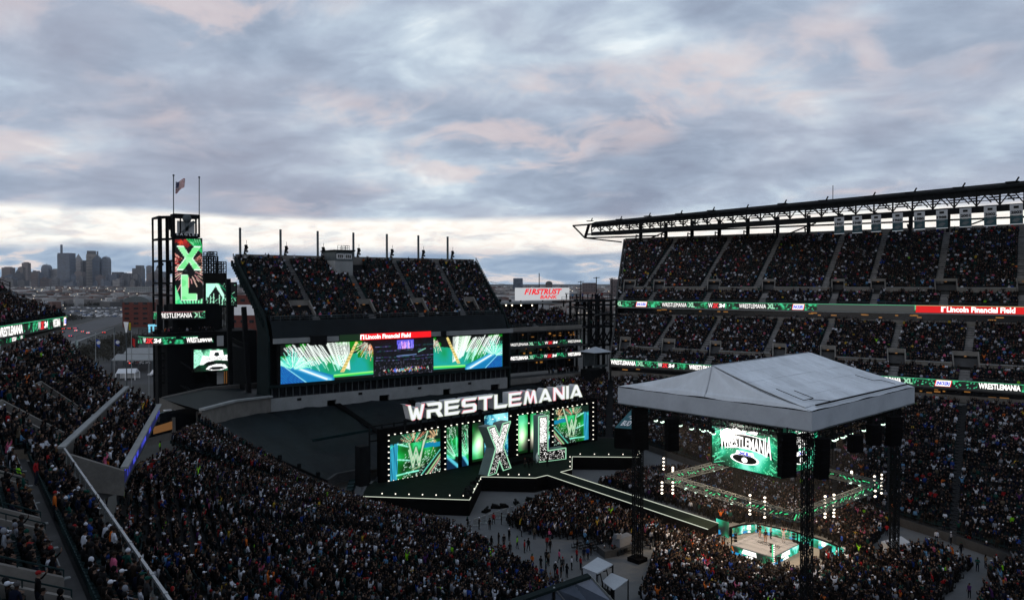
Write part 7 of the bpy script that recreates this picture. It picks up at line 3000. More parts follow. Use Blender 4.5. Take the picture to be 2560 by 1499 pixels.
# street lamps beyond the bowl on the right and left
for i, (x_, y0, y1) in enumerate(((1452, 748, 702), (1491, 752, 692), (1530, 752, 694), (1348, 715, 683))):
 dep = (420, 400, 390, 2500)[i]
 b, t = at_d(x_, y0, dep), at_d(x_, y1, dep)
 T = thing('street_lamp' if i < 3 else 'radio_mast', ['tall twin arm lamp post behind the stair tower, left one', 'tall twin arm lamp post behind the stair tower, middle one', 'tall twin arm lamp post behind the stair tower, right one', 'thin radio mast on the horizon above the bank sign'][i], 'lamp post' if i < 3 else 'mast', b)
 m = MB()
 m.bar((b[0], b[1], GZ), t, .35 if i < 3 else 2.0)
 m.build('pole', M['steel'], T)
 if i < 3:
  m = MB()
  m.bar(t + [-2.0, 0, -.6], t + [2.2, 0, -.3], .4, .3)
  m.build('arm', M['steel'], T)

# ------------------------------------------------------------------ CITY
def tower_mat(name, col, win=(.10, .12, .16), sx=.06, sz=.22):
 """facade with floor bands and bays, far away"""
 m_ = bpy.data.materials.new(name)
 m_.use_nodes = True
 N = Nodes(m_.node_tree)
 b = m_.node_tree.nodes['Principled BSDF']
 t = N.n('ShaderNodeTexCoord')
 mp = N.n('ShaderNodeMapping')
 mp.inputs['Scale'].default_value = (sx, sx, sz)
 m_.node_tree.links.new(t.outputs['Object'], mp.inputs[0])
 n1 = N.noise(mp.outputs[0], 1.0, 3, .6)
 n2 = N.noise(t.outputs['Object'], .012, 3, .6)
 f = N.math('ADD', N.math('MULTIPLY', n1, .6), N.math('MULTIPLY', n2, .4))
 c = N.ramp(f, [(.38, win), (.60, col)])
 m_.node_tree.links.new(c, b.inputs['Base Color'])
 b.inputs['Roughness'].default_value = .45
 return m_


M['tw_glass'] = tower_mat('tower_glass', (.065, .095, .14), (.025, .035, .055))
M['tw_pale'] = tower_mat('tower_pale', (.19, .185, .185), (.07, .072, .085))
M['tw_dark'] = tower_mat('tower_dark', (.04, .043, .055), (.02, .023, .03))
M['tw_brick'] = tower_mat('tower_brick', (.10, .068, .065), (.04, .036, .04))
M['tw_gold'] = tower_mat('tower_warm_glass', (.24, .215, .18), (.10, .10, .11))  # warm tone is in the facade colour itself
c1 = lambda x: x / 2.46              # first crop: 2.46 screen pixels per photo pixel, starting at (0, 400)
SKY_D = 6000.0
towers = [
 # x0, x1, top y, material, shape, label
 (377, 386, 520, 'tw_glass', 'spire', None),
 (376, 449, 572, 'tw_glass', 'step', 'tallest dark glass tower with a slim mast block on its left edge'),
 (461, 509, 622, 'tw_pale', 'pyramid', 'pale skyscraper with a pyramid top left of the city centre group'),
 (509, 545, 621, 'tw_dark', 'flat', 'dark flat topped slab tower between pyramid top and twin box tower'),
 (543, 587, 558, 'tw_gold', 'crown', 'warm toned square tower with a dark raised crown in the skyline'),
 (580, 624, 590, 'tw_glass', 'spiretop', 'blue glass skyscraper with stepped top and needle spire'),
 (634, 676, 592, 'tw_glass', 'round', 'glass skyscraper with rounded gable top right of the needle spire'),
 (266, 312, 640, 'tw_glass', 'round', 'lone dark skyscraper with rounded top left of the tallest tower'),
 (146, 182, 632, 'tw_brick', 'flat', 'slim reddish tower at the left of the skyline'),
 (120, 150, 660, 'tw_brick', 'flat', 'low reddish tower attached left of the slim one'),
 (27, 80, 661, 'tw_brick', 'flat', 'broad brown tower at the far left of the skyline'),
 (826, 882, 645, 'tw_dark', 'notch', 'broad dark office block right of the skyline near the LED tower'),
 (906, 935, 652, 'tw_pale', 'flat', 'slim pale tower just left of the LED tower frame'),
 (955, 978, 672, 'tw_pale', 'spiretop', 'old pale tower with pointed top seen through the LED tower frame'),
 (696, 757, 688, 'tw_brick', 'crown', 'brown apartment tower with raised roof block right of the glass group'),
 (765, 822, 700, 'tw_brick', 'flat', 'wide brown block beside the brown apartment tower'),
 (326, 376, 672, 'tw_pale', 'flat', 'pale mid height block left of the tallest tower'),
 (430, 470, 690, 'tw_pale', 'flat', 'pale lower block in front of the tallest tower'),
]
for x0, x1, yt, mt, shp, lab in towers:
 if lab is None:
  continue
 D_ = SKY_D + R.uniform(-350, 350)
 a, b = at_d(c1(x0), 720, D_), at_d(c1(x1), 720, D_)
 w = np.linalg.norm((b - a)[:2])
 zt_ = 35 + (708 - (400 + yt / 2.46)) / FOC * D_
 base = ((a[0] + b[0]) / 2, (a[1] + b[1]) / 2, GZ)
 T = thing('skyscraper', lab, 'skyscraper', base, -YAW)
 m = MB()
 dpt = w * .9
 if shp == 'round':
  n = 8
  hb = zt_ - w * .75
  m.box((0, 0, hb / 2), (w, dpt, hb))
  m.build('tower', M[mt], T, local=True)
  m = MB()
  prof = [(-w / 2, hb)] + [(-w / 2 * math.cos(math.pi * k / n), hb + w * .7 * math.sin(math.pi * k / n) ** .8) for k in range(1, n)] + [(w / 2, hb)]
  m.slab([(x, -dpt / 2, z) for x, z in prof], (0, dpt, 0))
  m.bar((0, 0, zt_ - 4), (0, 0, zt_ + 6), 3)
  m.build('tower_top', M[mt], T, local=True)
 elif shp == 'pyramid':
  m.box((0, 0, zt_ / 2), (w, dpt, zt_))
  m.build('tower', M[mt], T, local=True)
  m = MB()
  h = 60
  m.add([(-w * .42, -dpt * .42, zt_), (w * .42, -dpt * .42, zt_), (w * .42, dpt * .42, zt_), (-w * .42, dpt * .42, zt_), (0, 0, zt_ + h)], [(0, 1, 4), (1, 2, 4), (2, 3, 4), (3, 0, 4)])
  m.build('tower_top', M['tw_pale'], T, local=True)
 elif shp == 'spiretop':
  hb = zt_ - w * .5
  m.box((0, 0, hb / 2), (w, dpt, hb))
  m.build('tower', M[mt], T, local=True)
  m = MB()
  for k in range(4):
   s = 1 - .24 * (k + 1)
   m.box((0, 0, hb + w * .18 * (k + .5)), (w * (s + .12), dpt * (s + .12), w * .18))
  m.bar((0, 0, hb + w * .6), (0, 0, zt_ + 95 * w / 140), 9)
  m.build('tower_top', M[mt], T, local=True)
 else:
  hb = zt_ - (26 if shp in ('crown', 'notch') else 0)
  m.box((0, 0, hb / 2), (w, dpt, hb))
  m.build('tower', M[mt], T, local=True)
  m = MB()
  if shp == 'crown':
   m.box((0, 0, hb + 13), (w * .86, dpt * .86, 26))
  elif shp == 'notch':
   m.box((w * .15, 0, hb + 10), (w * .6, dpt * .8, 26))
  elif shp == 'step':
   xx = (377 + 386) / 2
   zsp = 35 + (708 - (400 + 520 / 2.46)) / FOC * D_
   m.box((-w * .43, 0, (zsp) / 2), (w * .13, w * .13, zsp))
   m.box((0, -dpt * .45, hb * .48), (w * 1.02, dpt * .2, hb * .96))
  else:
   m.box((0, 0, hb + 3), (w * .6, dpt * .6, 6))
  m.build('tower_top', M['tw_dark' if shp == 'crown' else mt], T, local=True)
 # floor bands that can be told apart
 m = MB()
 nb = max(3, int(zt_ / 26))
 for k in range(1, nb):
  z = zt_ * k / nb * .9
  m.box((0, 0, z), (w * 1.01, dpt * 1.01, 3.0))
 m.build('floor_band', M['tw_dark'], T, local=True)

# mid height city blocks, each a building of its own
kinds = [('tw_brick', 'reddish brown'), ('tw_pale', 'pale grey'), ('tw_dark', 'dark grey'), ('tw_glass', 'blue grey')]
slots = []
for i in range(52):
 x = R.uniform(-20, 1000)
 y = R.gauss(724, 17)
 slots.append((x, R.uniform(18, 55), max(668, min(752, y)), R.uniform(5000, 5800)))
slots.sort()
for i, (x, w_, yt, D_) in enumerate(slots):
 a, b = at_d(c1(x), 720, D_), at_d(c1(x + w_), 720, D_)
 w = np.linalg.norm((b - a)[:2])
 zt_ = 35 + (708 - (400 + yt / 2.46)) / FOC * D_
 mt, cn_ = R.choice(kinds)
 T = thing('city_block', f'{cn_} city block, {"taller" if yt < 710 else "lower"}, {"below the far left towers" if x < 240 else "below the tallest glass towers" if x < 680 else "right of the glass towers" if x < 900 else "beside the LED tower frame"}', 'building', ((a[0] + b[0]) / 2, (a[1] + b[1]) / 2, GZ), -YAW + R.uniform(-.3, .3), group='city blocks at the foot of the skyline')
 m = MB()
 m.box((0, 0, zt_ / 2), (w, w * .7, zt_))
 m.box((w * R.uniform(-.2, .2), 0, zt_ + 4), (w * .4, w * .3, 9))
 m.build('block', M[mt], T, local=True)
 m = MB()
 for k in range(1, max(2, int(zt_ / 16))):
  m.box((0, 0, 16 * k), (w * 1.01, w * .71, 2.2))
 m.build('window_row', M['tw_dark'], T, local=True)

# the low town: one far-off mass of roofs and walls
M['roof_mix'] = bpy.data.materials.new('low_roofs')
M['roof_mix'].use_nodes = True
N = Nodes(M['roof_mix'].node_tree)
at_ = N.n('ShaderNodeAttribute')
at_.attribute_name = 'tint'
M['roof_mix'].node_tree.links.new(at_.outputs['Color'], M['roof_mix'].node_tree.nodes['Principled BSDF'].inputs['Base Color'])
M['roof_mix'].node_tree.nodes['Principled BSDF'].inputs['Roughness'].default_value = .8
tint = []
clearing = [(150, 766), (425, 766), (560, 800), (560, 965), (240, 965), (100, 855)]
mb = MB()
pal = [(.10, .085, .08), (.14, .09, .075), (.16, .15, .145), (.07, .07, .072), (.30, .30, .30), (.20, .19, .18), (.11, .06, .05), (.42, .42, .42)]


for i in range(4200):
 D_ = 700 * (5600 / 700) ** (R.random() ** .75)
 u = R.uniform(-260, 1700)
 if D_ < 1000 and not (1200 < u < 1600):
  D_ += 400
 if D_ < 820 and 250 < u < 420:
  continue
 p = at_d(u, 760, D_)
 if pt_in(clearing, *px((p[0], p[1], GZ))[:2]):
  continue
 s = R.uniform(8, 22) * (1.0 if R.random() < .85 else 3.0)
 h = R.uniform(6, 13) * (1 + .5 * (D_ > 4000))
 k = len(mb.f)
 mb.box((p[0], p[1], h / 2 + GZ), (s, s * R.uniform(.6, 1.6), h), R.choice((0.15, .15 + math.pi / 2)))
 tint += [R.choice(pal)] * 6
LT_ = mb.build('low_town', M['roof_mix'])
ca = LT_.data.color_attributes.new('tint', 'FLOAT_COLOR', 'CORNER')
arr = np.ones((len(LT_.data.loops), 4))
arr[:, :3] = np.repeat(np.array(tint), 4, axis=0)[: len(LT_.data.loops)]
ca.data.foreach_set('color', arr.ravel())
tag(LT_, 'far-off low town of brick houses and sheds', kind='stuff')
# bare trees and scrub seen as masses
M['scrub'] = pm('scrub', (.035, .034, .028), .4, .1, .95)
mb = MB()


def twigs(p, r):
 vs, fs = [], []
 for q in range(22):
  a, z = R.uniform(0, 6.28), R.uniform(.25, 1)
  d = r * math.sqrt(max(0, 1 - (2 * z - 1.15) ** 2)) * R.uniform(.2, 1)
  c = np.array([p[0] + d * math.cos(a), p[1] + d * math.sin(a), GZ + 1.7 * r * z])
  for k in range(3):
   vs.append(c + [R.gauss(0, r * .17), R.gauss(0, r * .17), R.gauss(0, r * .20)])
  fs.append((3 * q, 3 * q + 1, 3 * q + 2))
 mb.add(vs, fs)
 mb.bar((p[0], p[1], GZ), (p[0], p[1], GZ + r), r * .06, r * .06, 3)


for i in range(2600):
 D_ = 480 * (5200 / 480) ** R.random()
 u = R.uniform(-260, 1700)
 p = at_d(u, 760, D_)
 if pt_in(clearing, *px((p[0], p[1], GZ))[:2]):
  continue
 r = R.uniform(2.5, 6.5)
 twigs(p, r)
for a, b, n in ((g7(470, 760), g7(900, 730), 120), (g7(840, 580), g7(1290, 570), 160), (g7(560, 540), g7(900, 560), 90), (g7(1000, 1230), g7(1480, 970), 260)):
 for i in range(n):
  p = lerp(a, b, R.random()) + [R.gauss(0, 6), R.gauss(0, 9), 0]
  r = R.uniform(1.2, 3.2)
  twigs(p, r)
tag(mb.build('far_treeline', M['scrub']), 'bare winter trees and scrub across the town', kind='stuff')
# tiny lights over the town
mb = MB()
for i in range(150):
 D_ = R.uniform(500, 4500)
 u = R.choice((R.uniform(60, 370), R.uniform(60, 340), R.uniform(1210, 1545)))
 p = at_d(u, 740, D_)
 mb.box((p[0], p[1], R.uniform(6, 12)), (D_ * .0007,) * 3)
tag(mb.build('town_lights', em('lit_town', (1, .86, .68), 1.6)), 'scattered lamps over the low town', kind='stuff')

# named near buildings of the town
for lab, u0, u1, v0, v1, D_, mt, roof in (
  ('red brick hall with grey curved roof beyond the parking lot', 306, 374, 738, 795, 620, 'brick', 'arc'),
  ('long white warehouse with pale wall below the skyline', 313, 378, 716, 729, 2300, 'concrete_light', None),
  ('long low pale shed with a dull yellow end wall', 230, 292, 738, 748, 1500, 'concrete_light', 'yellow'),
  ('red brick building with white band behind the small LED screen', 574, 640, 735, 800, 420, 'brick', 'band'),
  ('grey slab apartment tower on the horizon above the bank sign', 1283, 1307, 695, 712, 2900, 'tw_glass', None),
  ('low red block on the horizon right of the bank sign', 1364, 1381, 702, 714, 2700, 'tw_brick', 'arc'),
  ('wide reddish apartment row near the edge of the side stand', 1456, 1490, 706, 722, 1900, 'tw_brick', None),
  ('brown tower block beside the north end of the side stand', 1526, 1546, 697, 722, 1500, 'tw_brick', None),
  ('pale low store with a blue fascia behind the stair tower', 1430, 1536, 747, 764, 1150, 'concrete_light', 'blue')):
 a, b = at_d(u0, v1, D_), at_d(u1, v1, D_)
 zt_ = 35 + (708 - v0) / FOC * D_
 w = np.linalg.norm((b - a)[:2])
 T = thing('town_building', lab, 'building', ((a[0] + b[0]) / 2, (a[1] + b[1]) / 2, GZ), -YAW)
 m = MB()
 hb = zt_ * (.8 if roof == 'arc' else 1.0)
 m.box((0, w * .25, hb / 2), (w, w * .5, hb))
 m.build('wall', M[mt], T, local=True)
 m = MB()
 nw = max(3, int(w / 6))
 for k in range(nw):
  for z in np.arange(2.5, hb - 1.5, max(3.5, hb / 5)):
   m.box((-w / 2 + w * (k + .5) / nw, -.05, z + .5), (w / nw * .5, .2, 1.6))
 for (v0, f0), (v1, f1) in zip(m.st, m.st[1:] + [(len(m.v), 0)]):
  w_ = MB()
  w_.add(m.v[v0:v1], [(3, 2, 1, 0), (4, 5, 6, 7), (0, 1, 5, 4), (1, 2, 6, 5), (2, 3, 7, 6), (3, 0, 4, 7)])
  w_.build('window', M['glass_dark'], T, local=True)
 if roof == 'arc':
  m = MB()
  prof = [(-w / 2 * math.cos(math.pi * k / 8), hb + (zt_ - hb) * math.sin(math.pi * k / 8)) for k in range(9)]
  m.slab([(x, 0, z) for x, z in prof], (0, w * .5, 0))
  m.build('roof', M['steel_grey'], T, local=True)
 elif roof in ('band', 'blue', 'yellow'):
  m = MB()
  m.box((0 if roof != 'yellow' else w * .35, -.2, hb * .72), (w * (1.0 if roof != 'yellow' else .25), .3, hb * .2))
  M['blue'] = M.get('blue') or pm('blue_paint', (.03, .15, .35), .1)
  m.build('band', M[{'band': 'white', 'blue': 'blue', 'yellow': 'yellow'}[roof]], T, local=True)
# suspension bridge cable far on the horizon
m = MB()
T = thing('far_bridge', 'faint suspension bridge cable low on the horizon right of the end stand', 'bridge', at_d(1225, 712, 5000))
pts = [at_d(1225 + 50 * k / 10, 703 + 9 * (k / 10) ** .6, 5000) for k in range(11)]
m.path(pts, 2.0)
m.build('cable', M['steel'], T)
m = MB()
for p in pts[1::2]:
 m.bar(p, p * [1, 1, 0] + [0, 0, 28], 1.0)
m.bar(pts[0] * [1, 1, 0] + [0, 0, 26], pts[-1] * [1, 1, 0] + [0, 0, 26], 2.0)
m.build('deck', M['steel'], T)
# ------------------------------------------------------------------ PEOPLE
def attr_mat(name, attr, rough=.8):
 m = bpy.data.materials.new(name)
 m.use_nodes = True
 N = Nodes(m.node_tree)
 a = N.n('ShaderNodeAttribute', attribute_type='INSTANCER', attribute_name=attr)
 t = N.n('ShaderNodeTexCoord')
 f = N.noise(t.outputs['Object'], 6.0, 3, .6)
 c = N.mix(N.math('MULTIPLY', f, .5), a.outputs['Color'], (0, 0, 0), 'MULTIPLY')
 b = m.node_tree.nodes['Principled BSDF']
 m.node_tree.links.new(c, b.inputs['Base Color'])
 b.inputs['Roughness'].default_value = rough
 b.inputs['Specular IOR Level'].default_value = .06
 return m


PM = [attr_mat('skin', 'skin', .6), attr_mat('top_cloth', 'top'), attr_mat('trouser_cloth', 'leg'), M['lit_black'], attr_mat('hair_or_hat', 'hair')]


def skeleton(pose):
 """joints: name -> (x, y, z, rx, ry); the figure faces -y"""
 J = {}
 sit = pose.startswith('sit')
 hz = .50 if sit else .94
 lean = {'sit': .04, 'sit_lean': .20, 'sit_back': -.06}.get(pose, .02)
 J['pelvis'] = (0, 0, hz, .155, .115)
 J['waist'] = (0, -lean * .3, hz + .20, .135, .105)
 J['chest'] = (0, -lean * .8, hz + .40, .165, .115)
 J['neck'] = (0, -lean * 1.1, hz + .55, .058, .058)
 J['jaw'] = (0, -lean * 1.2 - .025, hz + .62, .068, .078)
 J['brow'] = (0, -lean * 1.25 - .01, hz + .71, .078, .092)
 J['crown'] = (0, -lean * 1.25 + .005, hz + .79, .055, .065)
 for s, k in ((1, 'l'), (-1, 'r')):
  J['shoulder' + k] = (s * .185, -lean * .9, hz + .465, .066, .062)
  if pose == 'cheer':
   e, w, h = (s * .34, -.10, hz + .60), (s * .30, -.18, hz + .86), (s * .29, -.19, hz + .96)
  elif pose == 'phone' and s == 1:
   e, w, h = (s * .26, -.20, hz + .40), (s * .13, -.34, hz + .62), (s * .11, -.36, hz + .71)
  elif pose == 'crossed':
   e, w, h = (s * .26, -.03, hz + .21), (s * .03, -.20, hz + .25), (-s * .05, -.21, hz + .27)
  elif sit:
   e, w, h = (s * .25, -.10 - lean * .5, hz + .22), (s * .13, -.32, hz + .16), (s * .09, -.40, hz + .14)
  elif pose == 'walk':
   e, w, h = (s * .24, .06 * s, hz + .20), (s * .24, -.10 * s - .04, hz - .02), (s * .23, -.13 * s - .05, hz - .11)
  else:
   e, w, h = (s * .235, .03, hz + .20), (s * .245, -.06, hz - .03), (s * .24, -.08, hz - .12)
  J['elbow' + k] = (*e, .048, .048)
  J['wrist' + k] = (*w, .034, .034)
  J['hand' + k] = (*h, .040, .026)
  if sit:
   J['hip' + k] = (s * .095, -.06, hz - .01, .092, .09)
   J['knee' + k] = (s * .12, -.44, hz + .02, .066, .066)
   J['ankle' + k] = (s * .12, -.40, .10, .045, .05)
   J['toe' + k] = (s * .13, -.56, .05, .045, .035)
  else:
   st = .16 * s if pose == 'walk' else 0.0
   J['hip' + k] = (s * .095, 0, hz - .06, .096, .092)
   J['knee' + k] = (s * .11, -.03 + st * .6, .50, .066, .068)
   J['ankle' + k] = (s * .11, .02 + st, .10, .043, .048)
   J['toe' + k] = (s * .125, -.14 + st, .045, .045, .035)
 E = [('pelvis', 'waist'), ('waist', 'chest'), ('chest', 'neck'), ('neck', 'jaw'), ('jaw', 'brow'), ('brow', 'crown')]
 for k in 'lr':
  E += [('chest', 'shoulder' + k), ('shoulder' + k, 'elbow' + k), ('elbow' + k, 'wrist' + k), ('wrist' + k, 'hand' + k), ('pelvis', 'hip' + k), ('hip' + k, 'knee' + k), ('knee' + k, 'ankle' + k), ('ankle' + k, 'toe' + k)]
 return J, E


def body_mesh(pose, fine):
 J, E = skeleton(pose)
 J = dict(J)
 E = list(E)
 if fine:
  # five fingers of unequal length on each hand, slightly curled
  for k in 'lr':
   w, h = np.array(J['wrist' + k][:3]), np.array(J['hand' + k][:3])
   d = (h - w) / np.linalg.norm(h - w)
   side = np.cross(d, [0, 1, 0] if abs(d[1]) < .7 else [0, 0, 1])
   side /= np.linalg.norm(side)
   curl = np.cross(side, d)
   for q, (off, ln) in enumerate(((-.027, .062), (-.009, .075), (.009, .070), (.027, .052))):
    J[f'f{k}{q}a'] = (*(h + side * off + d * .035), .011, .010)
    J[f'f{k}{q}b'] = (*(h + side * off * 1.1 + d * (.035 + ln * .6) + curl * .012), .010, .009)
    J[f'f{k}{q}c'] = (*(h + side * off * 1.1 + d * (.035 + ln) + curl * .035), .008, .008)
    E += [('hand' + k, f'f{k}{q}a'), (f'f{k}{q}a', f'f{k}{q}b'), (f'f{k}{q}b', f'f{k}{q}c')]
   J[f't{k}a'] = (*(w + (h - w) * .6 - side * .045), .013, .012)
   J[f't{k}b'] = (*(h - side * .062 + d * .03 + curl * .01), .010, .010)
   E += [('wrist' + k, f't{k}a'), (f't{k}a', f't{k}b')]
 names = list(J)
 me = bpy.data.meshes.new('person')
 me.from_pydata([J[n][:3] for n in names], [(names.index(a), names.index(b)) for a, b in E], [])
 ob = bpy.data.objects.new('person_build', me)
 COL.objects.link(ob)
 sk = ob.modifiers.new('skin', 'SKIN')
 sk.use_smooth_shade = True
 sl = me.skin_vertices[0].data
 for i, n in enumerate(names):
  sl[i].radius = J[n][3:5]
  sl[i].use_root = (n == 'pelvis')
 if fine:
  sb = ob.modifiers.new('sub', 'SUBSURF')
  sb.levels = sb.render_levels = 1
 dg = bpy.context.evaluated_depsgraph_get()
 out = bpy.data.meshes.new_from_object(ob.evaluated_get(dg))
 bpy.data.objects.remove(ob)
 bpy.data.meshes.remove(me)
 out.materials.clear()
 for m_ in PM:
  out.materials.append(m_)
 # what each patch of the figure wears, by the nearest bone
 P0 = np.array([J[a][:3] for a, b in E])
 P1 = np.array([J[b][:3] for a, b in E])
 kind = []
 for a, b in E:
  if b in ('neck',):
   kind.append(1)
  elif b in ('jaw', 'brow', 'crown') or b.startswith(('hand', 'f', 't')) and not b.startswith('toe'):
   kind.append(0)
  elif b.startswith(('hip', 'knee', 'ankle')):
   kind.append(2)
  elif b.startswith('toe'):
   kind.append(3)
  else:
   kind.append(1)
 idx = []
 for p in out.polygons:
  c = np.array(p.center)
  t = np.clip(((c - P0) * (P1 - P0)).sum(1) / ((P1 - P0) ** 2).sum(1), 0, 1)
  dd = np.linalg.norm(P0 + (P1 - P0) * t[:, None] - c, axis=1)
  idx.append(kind[int(dd.argmin())])
 out.polygons.foreach_set('material_index', idx)
 out.polygons.foreach_set('use_smooth', [True] * len(idx))
 if fine:
  # the face: nose, eyes, brows, mouth, ears
  bm = bmesh.new()
  bm.from_mesh(out)
  f = np.array(J['brow'][:3])
  fy = f[1] - J['brow'][4]

  def blob(c, s, mi):
   r = bmesh.ops.create_icosphere(bm, subdivisions=1, radius=1.0, matrix=Matrix.Translation(c) @ Matrix.Diagonal((*s, 1)))
   for v in r['verts']:
    for q in v.link_faces:
     q.material_index = mi
  blob((0, fy - .008, f[2] - .045), (.014, .022, .026), 0)
  blob((0, fy + .012, f[2] - .088), (.026, .012, .007), 3)
  for s in (-1, 1):
   blob((s * .030, fy + .010, f[2] - .018), (.012, .010, .008), 3)
   blob((s * .030, fy + .008, f[2] + .006), (.020, .010, .005), 4)
   blob((s * .080, f[1] + .01, f[2] - .035), (.012, .022, .032), 0)
  bm.to_mesh(out)
  bm.free()
 out.update()
 return out, J


def hair_mesh(J, style):
 """hair, hat, hood: sits on the head"""
 b = np.array(J['brow'][:3])
 m = MB()
 if style == 'short':
  m.ball(b + [0, .018, .028], .098, 10, 6, (.96, 1.02, .88))
 elif style == 'long':
  m.ball(b + [0, .018, .025], .103, 10, 6, (1, 1.04, .9))
  m.hexa([b + [-.09, .03, -.26], b + [.09, .03, -.26], b + [.08, .10, -.26], b + [-.08, .10, -.26]], [b + [-.10, .0, .02], b + [.10, .0, .02], b + [.09, .10, .02], b + [-.09, .10, .02]])
 elif style == 'beanie':
  m.ball(b + [0, .005, .045], .105, 10, 6, (1, 1.1, .95))
  m.ball(b + [0, .005, .155], .028, 6, 4)
 elif style == 'cap':
  m.ball(b + [0, .005, .035], .103, 10, 6, (1, 1.08, .86))
  m.hexa([b + [-.07, -.10, .03], b + [.07, -.10, .03], b + [.05, -.21, .02], b + [-.05, -.21, .02]][::-1], [b + [-.07, -.10, .045], b + [.07, -.10, .045], b + [.05, -.21, .032], b + [-.05, -.21, .032]][::-1])
 elif style == 'hood':
  m.ball(b + [0, .035, -.01], .128, 10, 7, (1, .95, 1.12))
 return m


POSE_NAMES = ['sit', 'sit_lean', 'sit_back', 'stand', 'crossed', 'phone', 'cheer']
HAIRS = ['short', 'long', 'beanie', 'cap', 'hood']
hair_mat = PM[4]
# individual people: fine bodies, hair as a child
FINE = {}


def fine_body(pose):
 if pose not in FINE:
  me, J = body_mesh(pose, True)
  hs = {}
  for h in HAIRS:
   q = hair_mesh(J, h).mesh('hair' if h in ('short', 'long') else 'headwear', PM[1] if h == 'hood' else hair_mat)
   q.polygons.foreach_set('use_smooth', [True] * len(q.polygons))
   hs[h] = q
  FINE[pose] = (me, hs)
 return FINE[pose]


SKINS = [(.17, .105, .08), (.13, .08, .06), (.07, .042, .031), (.035, .021, .016), (.20, .135, .105)]
TOPS = [((.004, .004, .005), 42, 'black'), ((.009, .0095, .011), 20, 'charcoal'), ((.005, .008, .020), 12, 'navy'), ((.024, .025, .028), 6, 'grey'), ((.52, .56, .64), 5.0, 'white'), ((.20, .22, .26), 4.5, 'light grey'),
  ((.25, .012, .016), 1.6, 'red'), ((.015, .045, .22), 2, 'blue'), ((.10, .24, .42), 1.2, 'pale blue'), ((.005, .045, .038), 2.5, 'dark green'), ((.09, .075, .055), 1.8, 'tan'), ((.50, .12, .02), .5, 'orange'),
  ((.45, .10, .19), .6, 'pink'), ((.06, .02, .10), .8, 'purple'), ((.40, .28, .03), .4, 'yellow'), ((.22, .62, .02), .15, 'lime'), ((.02, .015, .012), 3, 'brown')]
HATS = [((.007, .006, .0055), 46, 'dark'), ((.018, .012, .009), 14, 'brown'), ((.11, .07, .035), 3, 'fair'), ((.56, .60, .68), 8, 'white'), ((.22, .015, .016), 2, 'red'), ((.012, .028, .12), 2, 'blue'), ((.006, .05, .04), 3, 'green'), ((.07, .07, .075), 5, 'grey')]


def pick(tab):
 x = R.uniform(0, sum(t[1] for t in tab))
 for t in tab:
  x -= t[1]
  if x <= 0:
   return t
 return tab[-1]


TREES = {}


def person(p, rz, pose, label=None, group=None, top=None, hair=None, style=None, skin=None, leg=None, sc=1.0):
 me, hs = fine_body(pose)
 o = bpy.data.objects.new('person', me)
 COL.objects.link(o)
 o.location, o.rotation_euler = [float(v) for v in p], (0, 0, rz)
 o.scale = (sc, sc, sc)
 t = top or pick(TOPS)[0]
 h = hair or pick(HATS)[0]
 s = skin or R.choice(SKINS)
 l = leg or R.choice([(.006, .007, .011), (.005, .005, .005), (.010, .014, .026), (.02, .019, .018)])
 for k, v in (('top', t), ('hair', h), ('skin', s), ('leg', l)):
  o[k] = [*[float(c) for c in v], 1.0]
 st = style or R.choice(HAIRS[:4])
 c = bpy.data.objects.new('hair' if st in ('short', 'long') else 'headwear', hs[st])
 COL.objects.link(c)
 c.parent = o
 for k, v in (('top', t), ('hair', h)):
  c[k] = [*[float(x) for x in v], 1.0]
 if label:
  o['label'] = label
 o['category'] = 'person'
 if group:
  o['group'] = group
 return o


# ---- the near deck: every seat in view gets a person of its own
near = [q for q in NEAR if in_view(q[0] + np.array([0, 0, .8]), 10)]
R.shuffle(near)
near.sort(key=lambda q: np.linalg.norm(q[0] - EYE))
used, n_near = {}, 0
rows_x = sorted({round(float(q[0][0]), 2) for q in near}, reverse=True)
rowname = ['in the row right behind the front rail', 'in the second row from the front rail', 'in the third row from the front rail', 'in the first row above the cross aisle', 'in the second row above the cross aisle', 'in the third row above the cross aisle', 'in the fourth row above the cross aisle', 'in the upper rows']
chosen = []
for q, z in near:
 if R.random() < .02:
  continue
 if n_near >= 205:
  add_person(q, (1, .1), R.random() < .3)
  continue
 n_near += 1
 tp_, ht = pick(TOPS), pick(HATS)
 st = R.choice(['short', 'short', 'long', 'beanie', 'cap', 'hood'])
 if ht[2] not in ('dark', 'brown', 'fair') and st in ('short', 'long'):
  st = R.choice(['beanie', 'cap'])
 pose = R.choice(['sit', 'sit', 'sit_lean', 'sit_back', 'crossed', 'phone', 'stand'] if R.random() < .45 else ['sit', 'sit_lean', 'sit_back'])
 chosen.append((q, tp_, ht, st, pose))
byrow = {}
for c in chosen:
 byrow.setdefault(round(float(c[0][0]), 2), []).append(c)
head = lambda st, ht: {'short': f'short {ht[2]} hair', 'long': f'long {ht[2]} hair', 'beanie': f'{ht[2]} beanie', 'cap': f'{ht[2]} cap', 'hood': 'hood up'}[st]
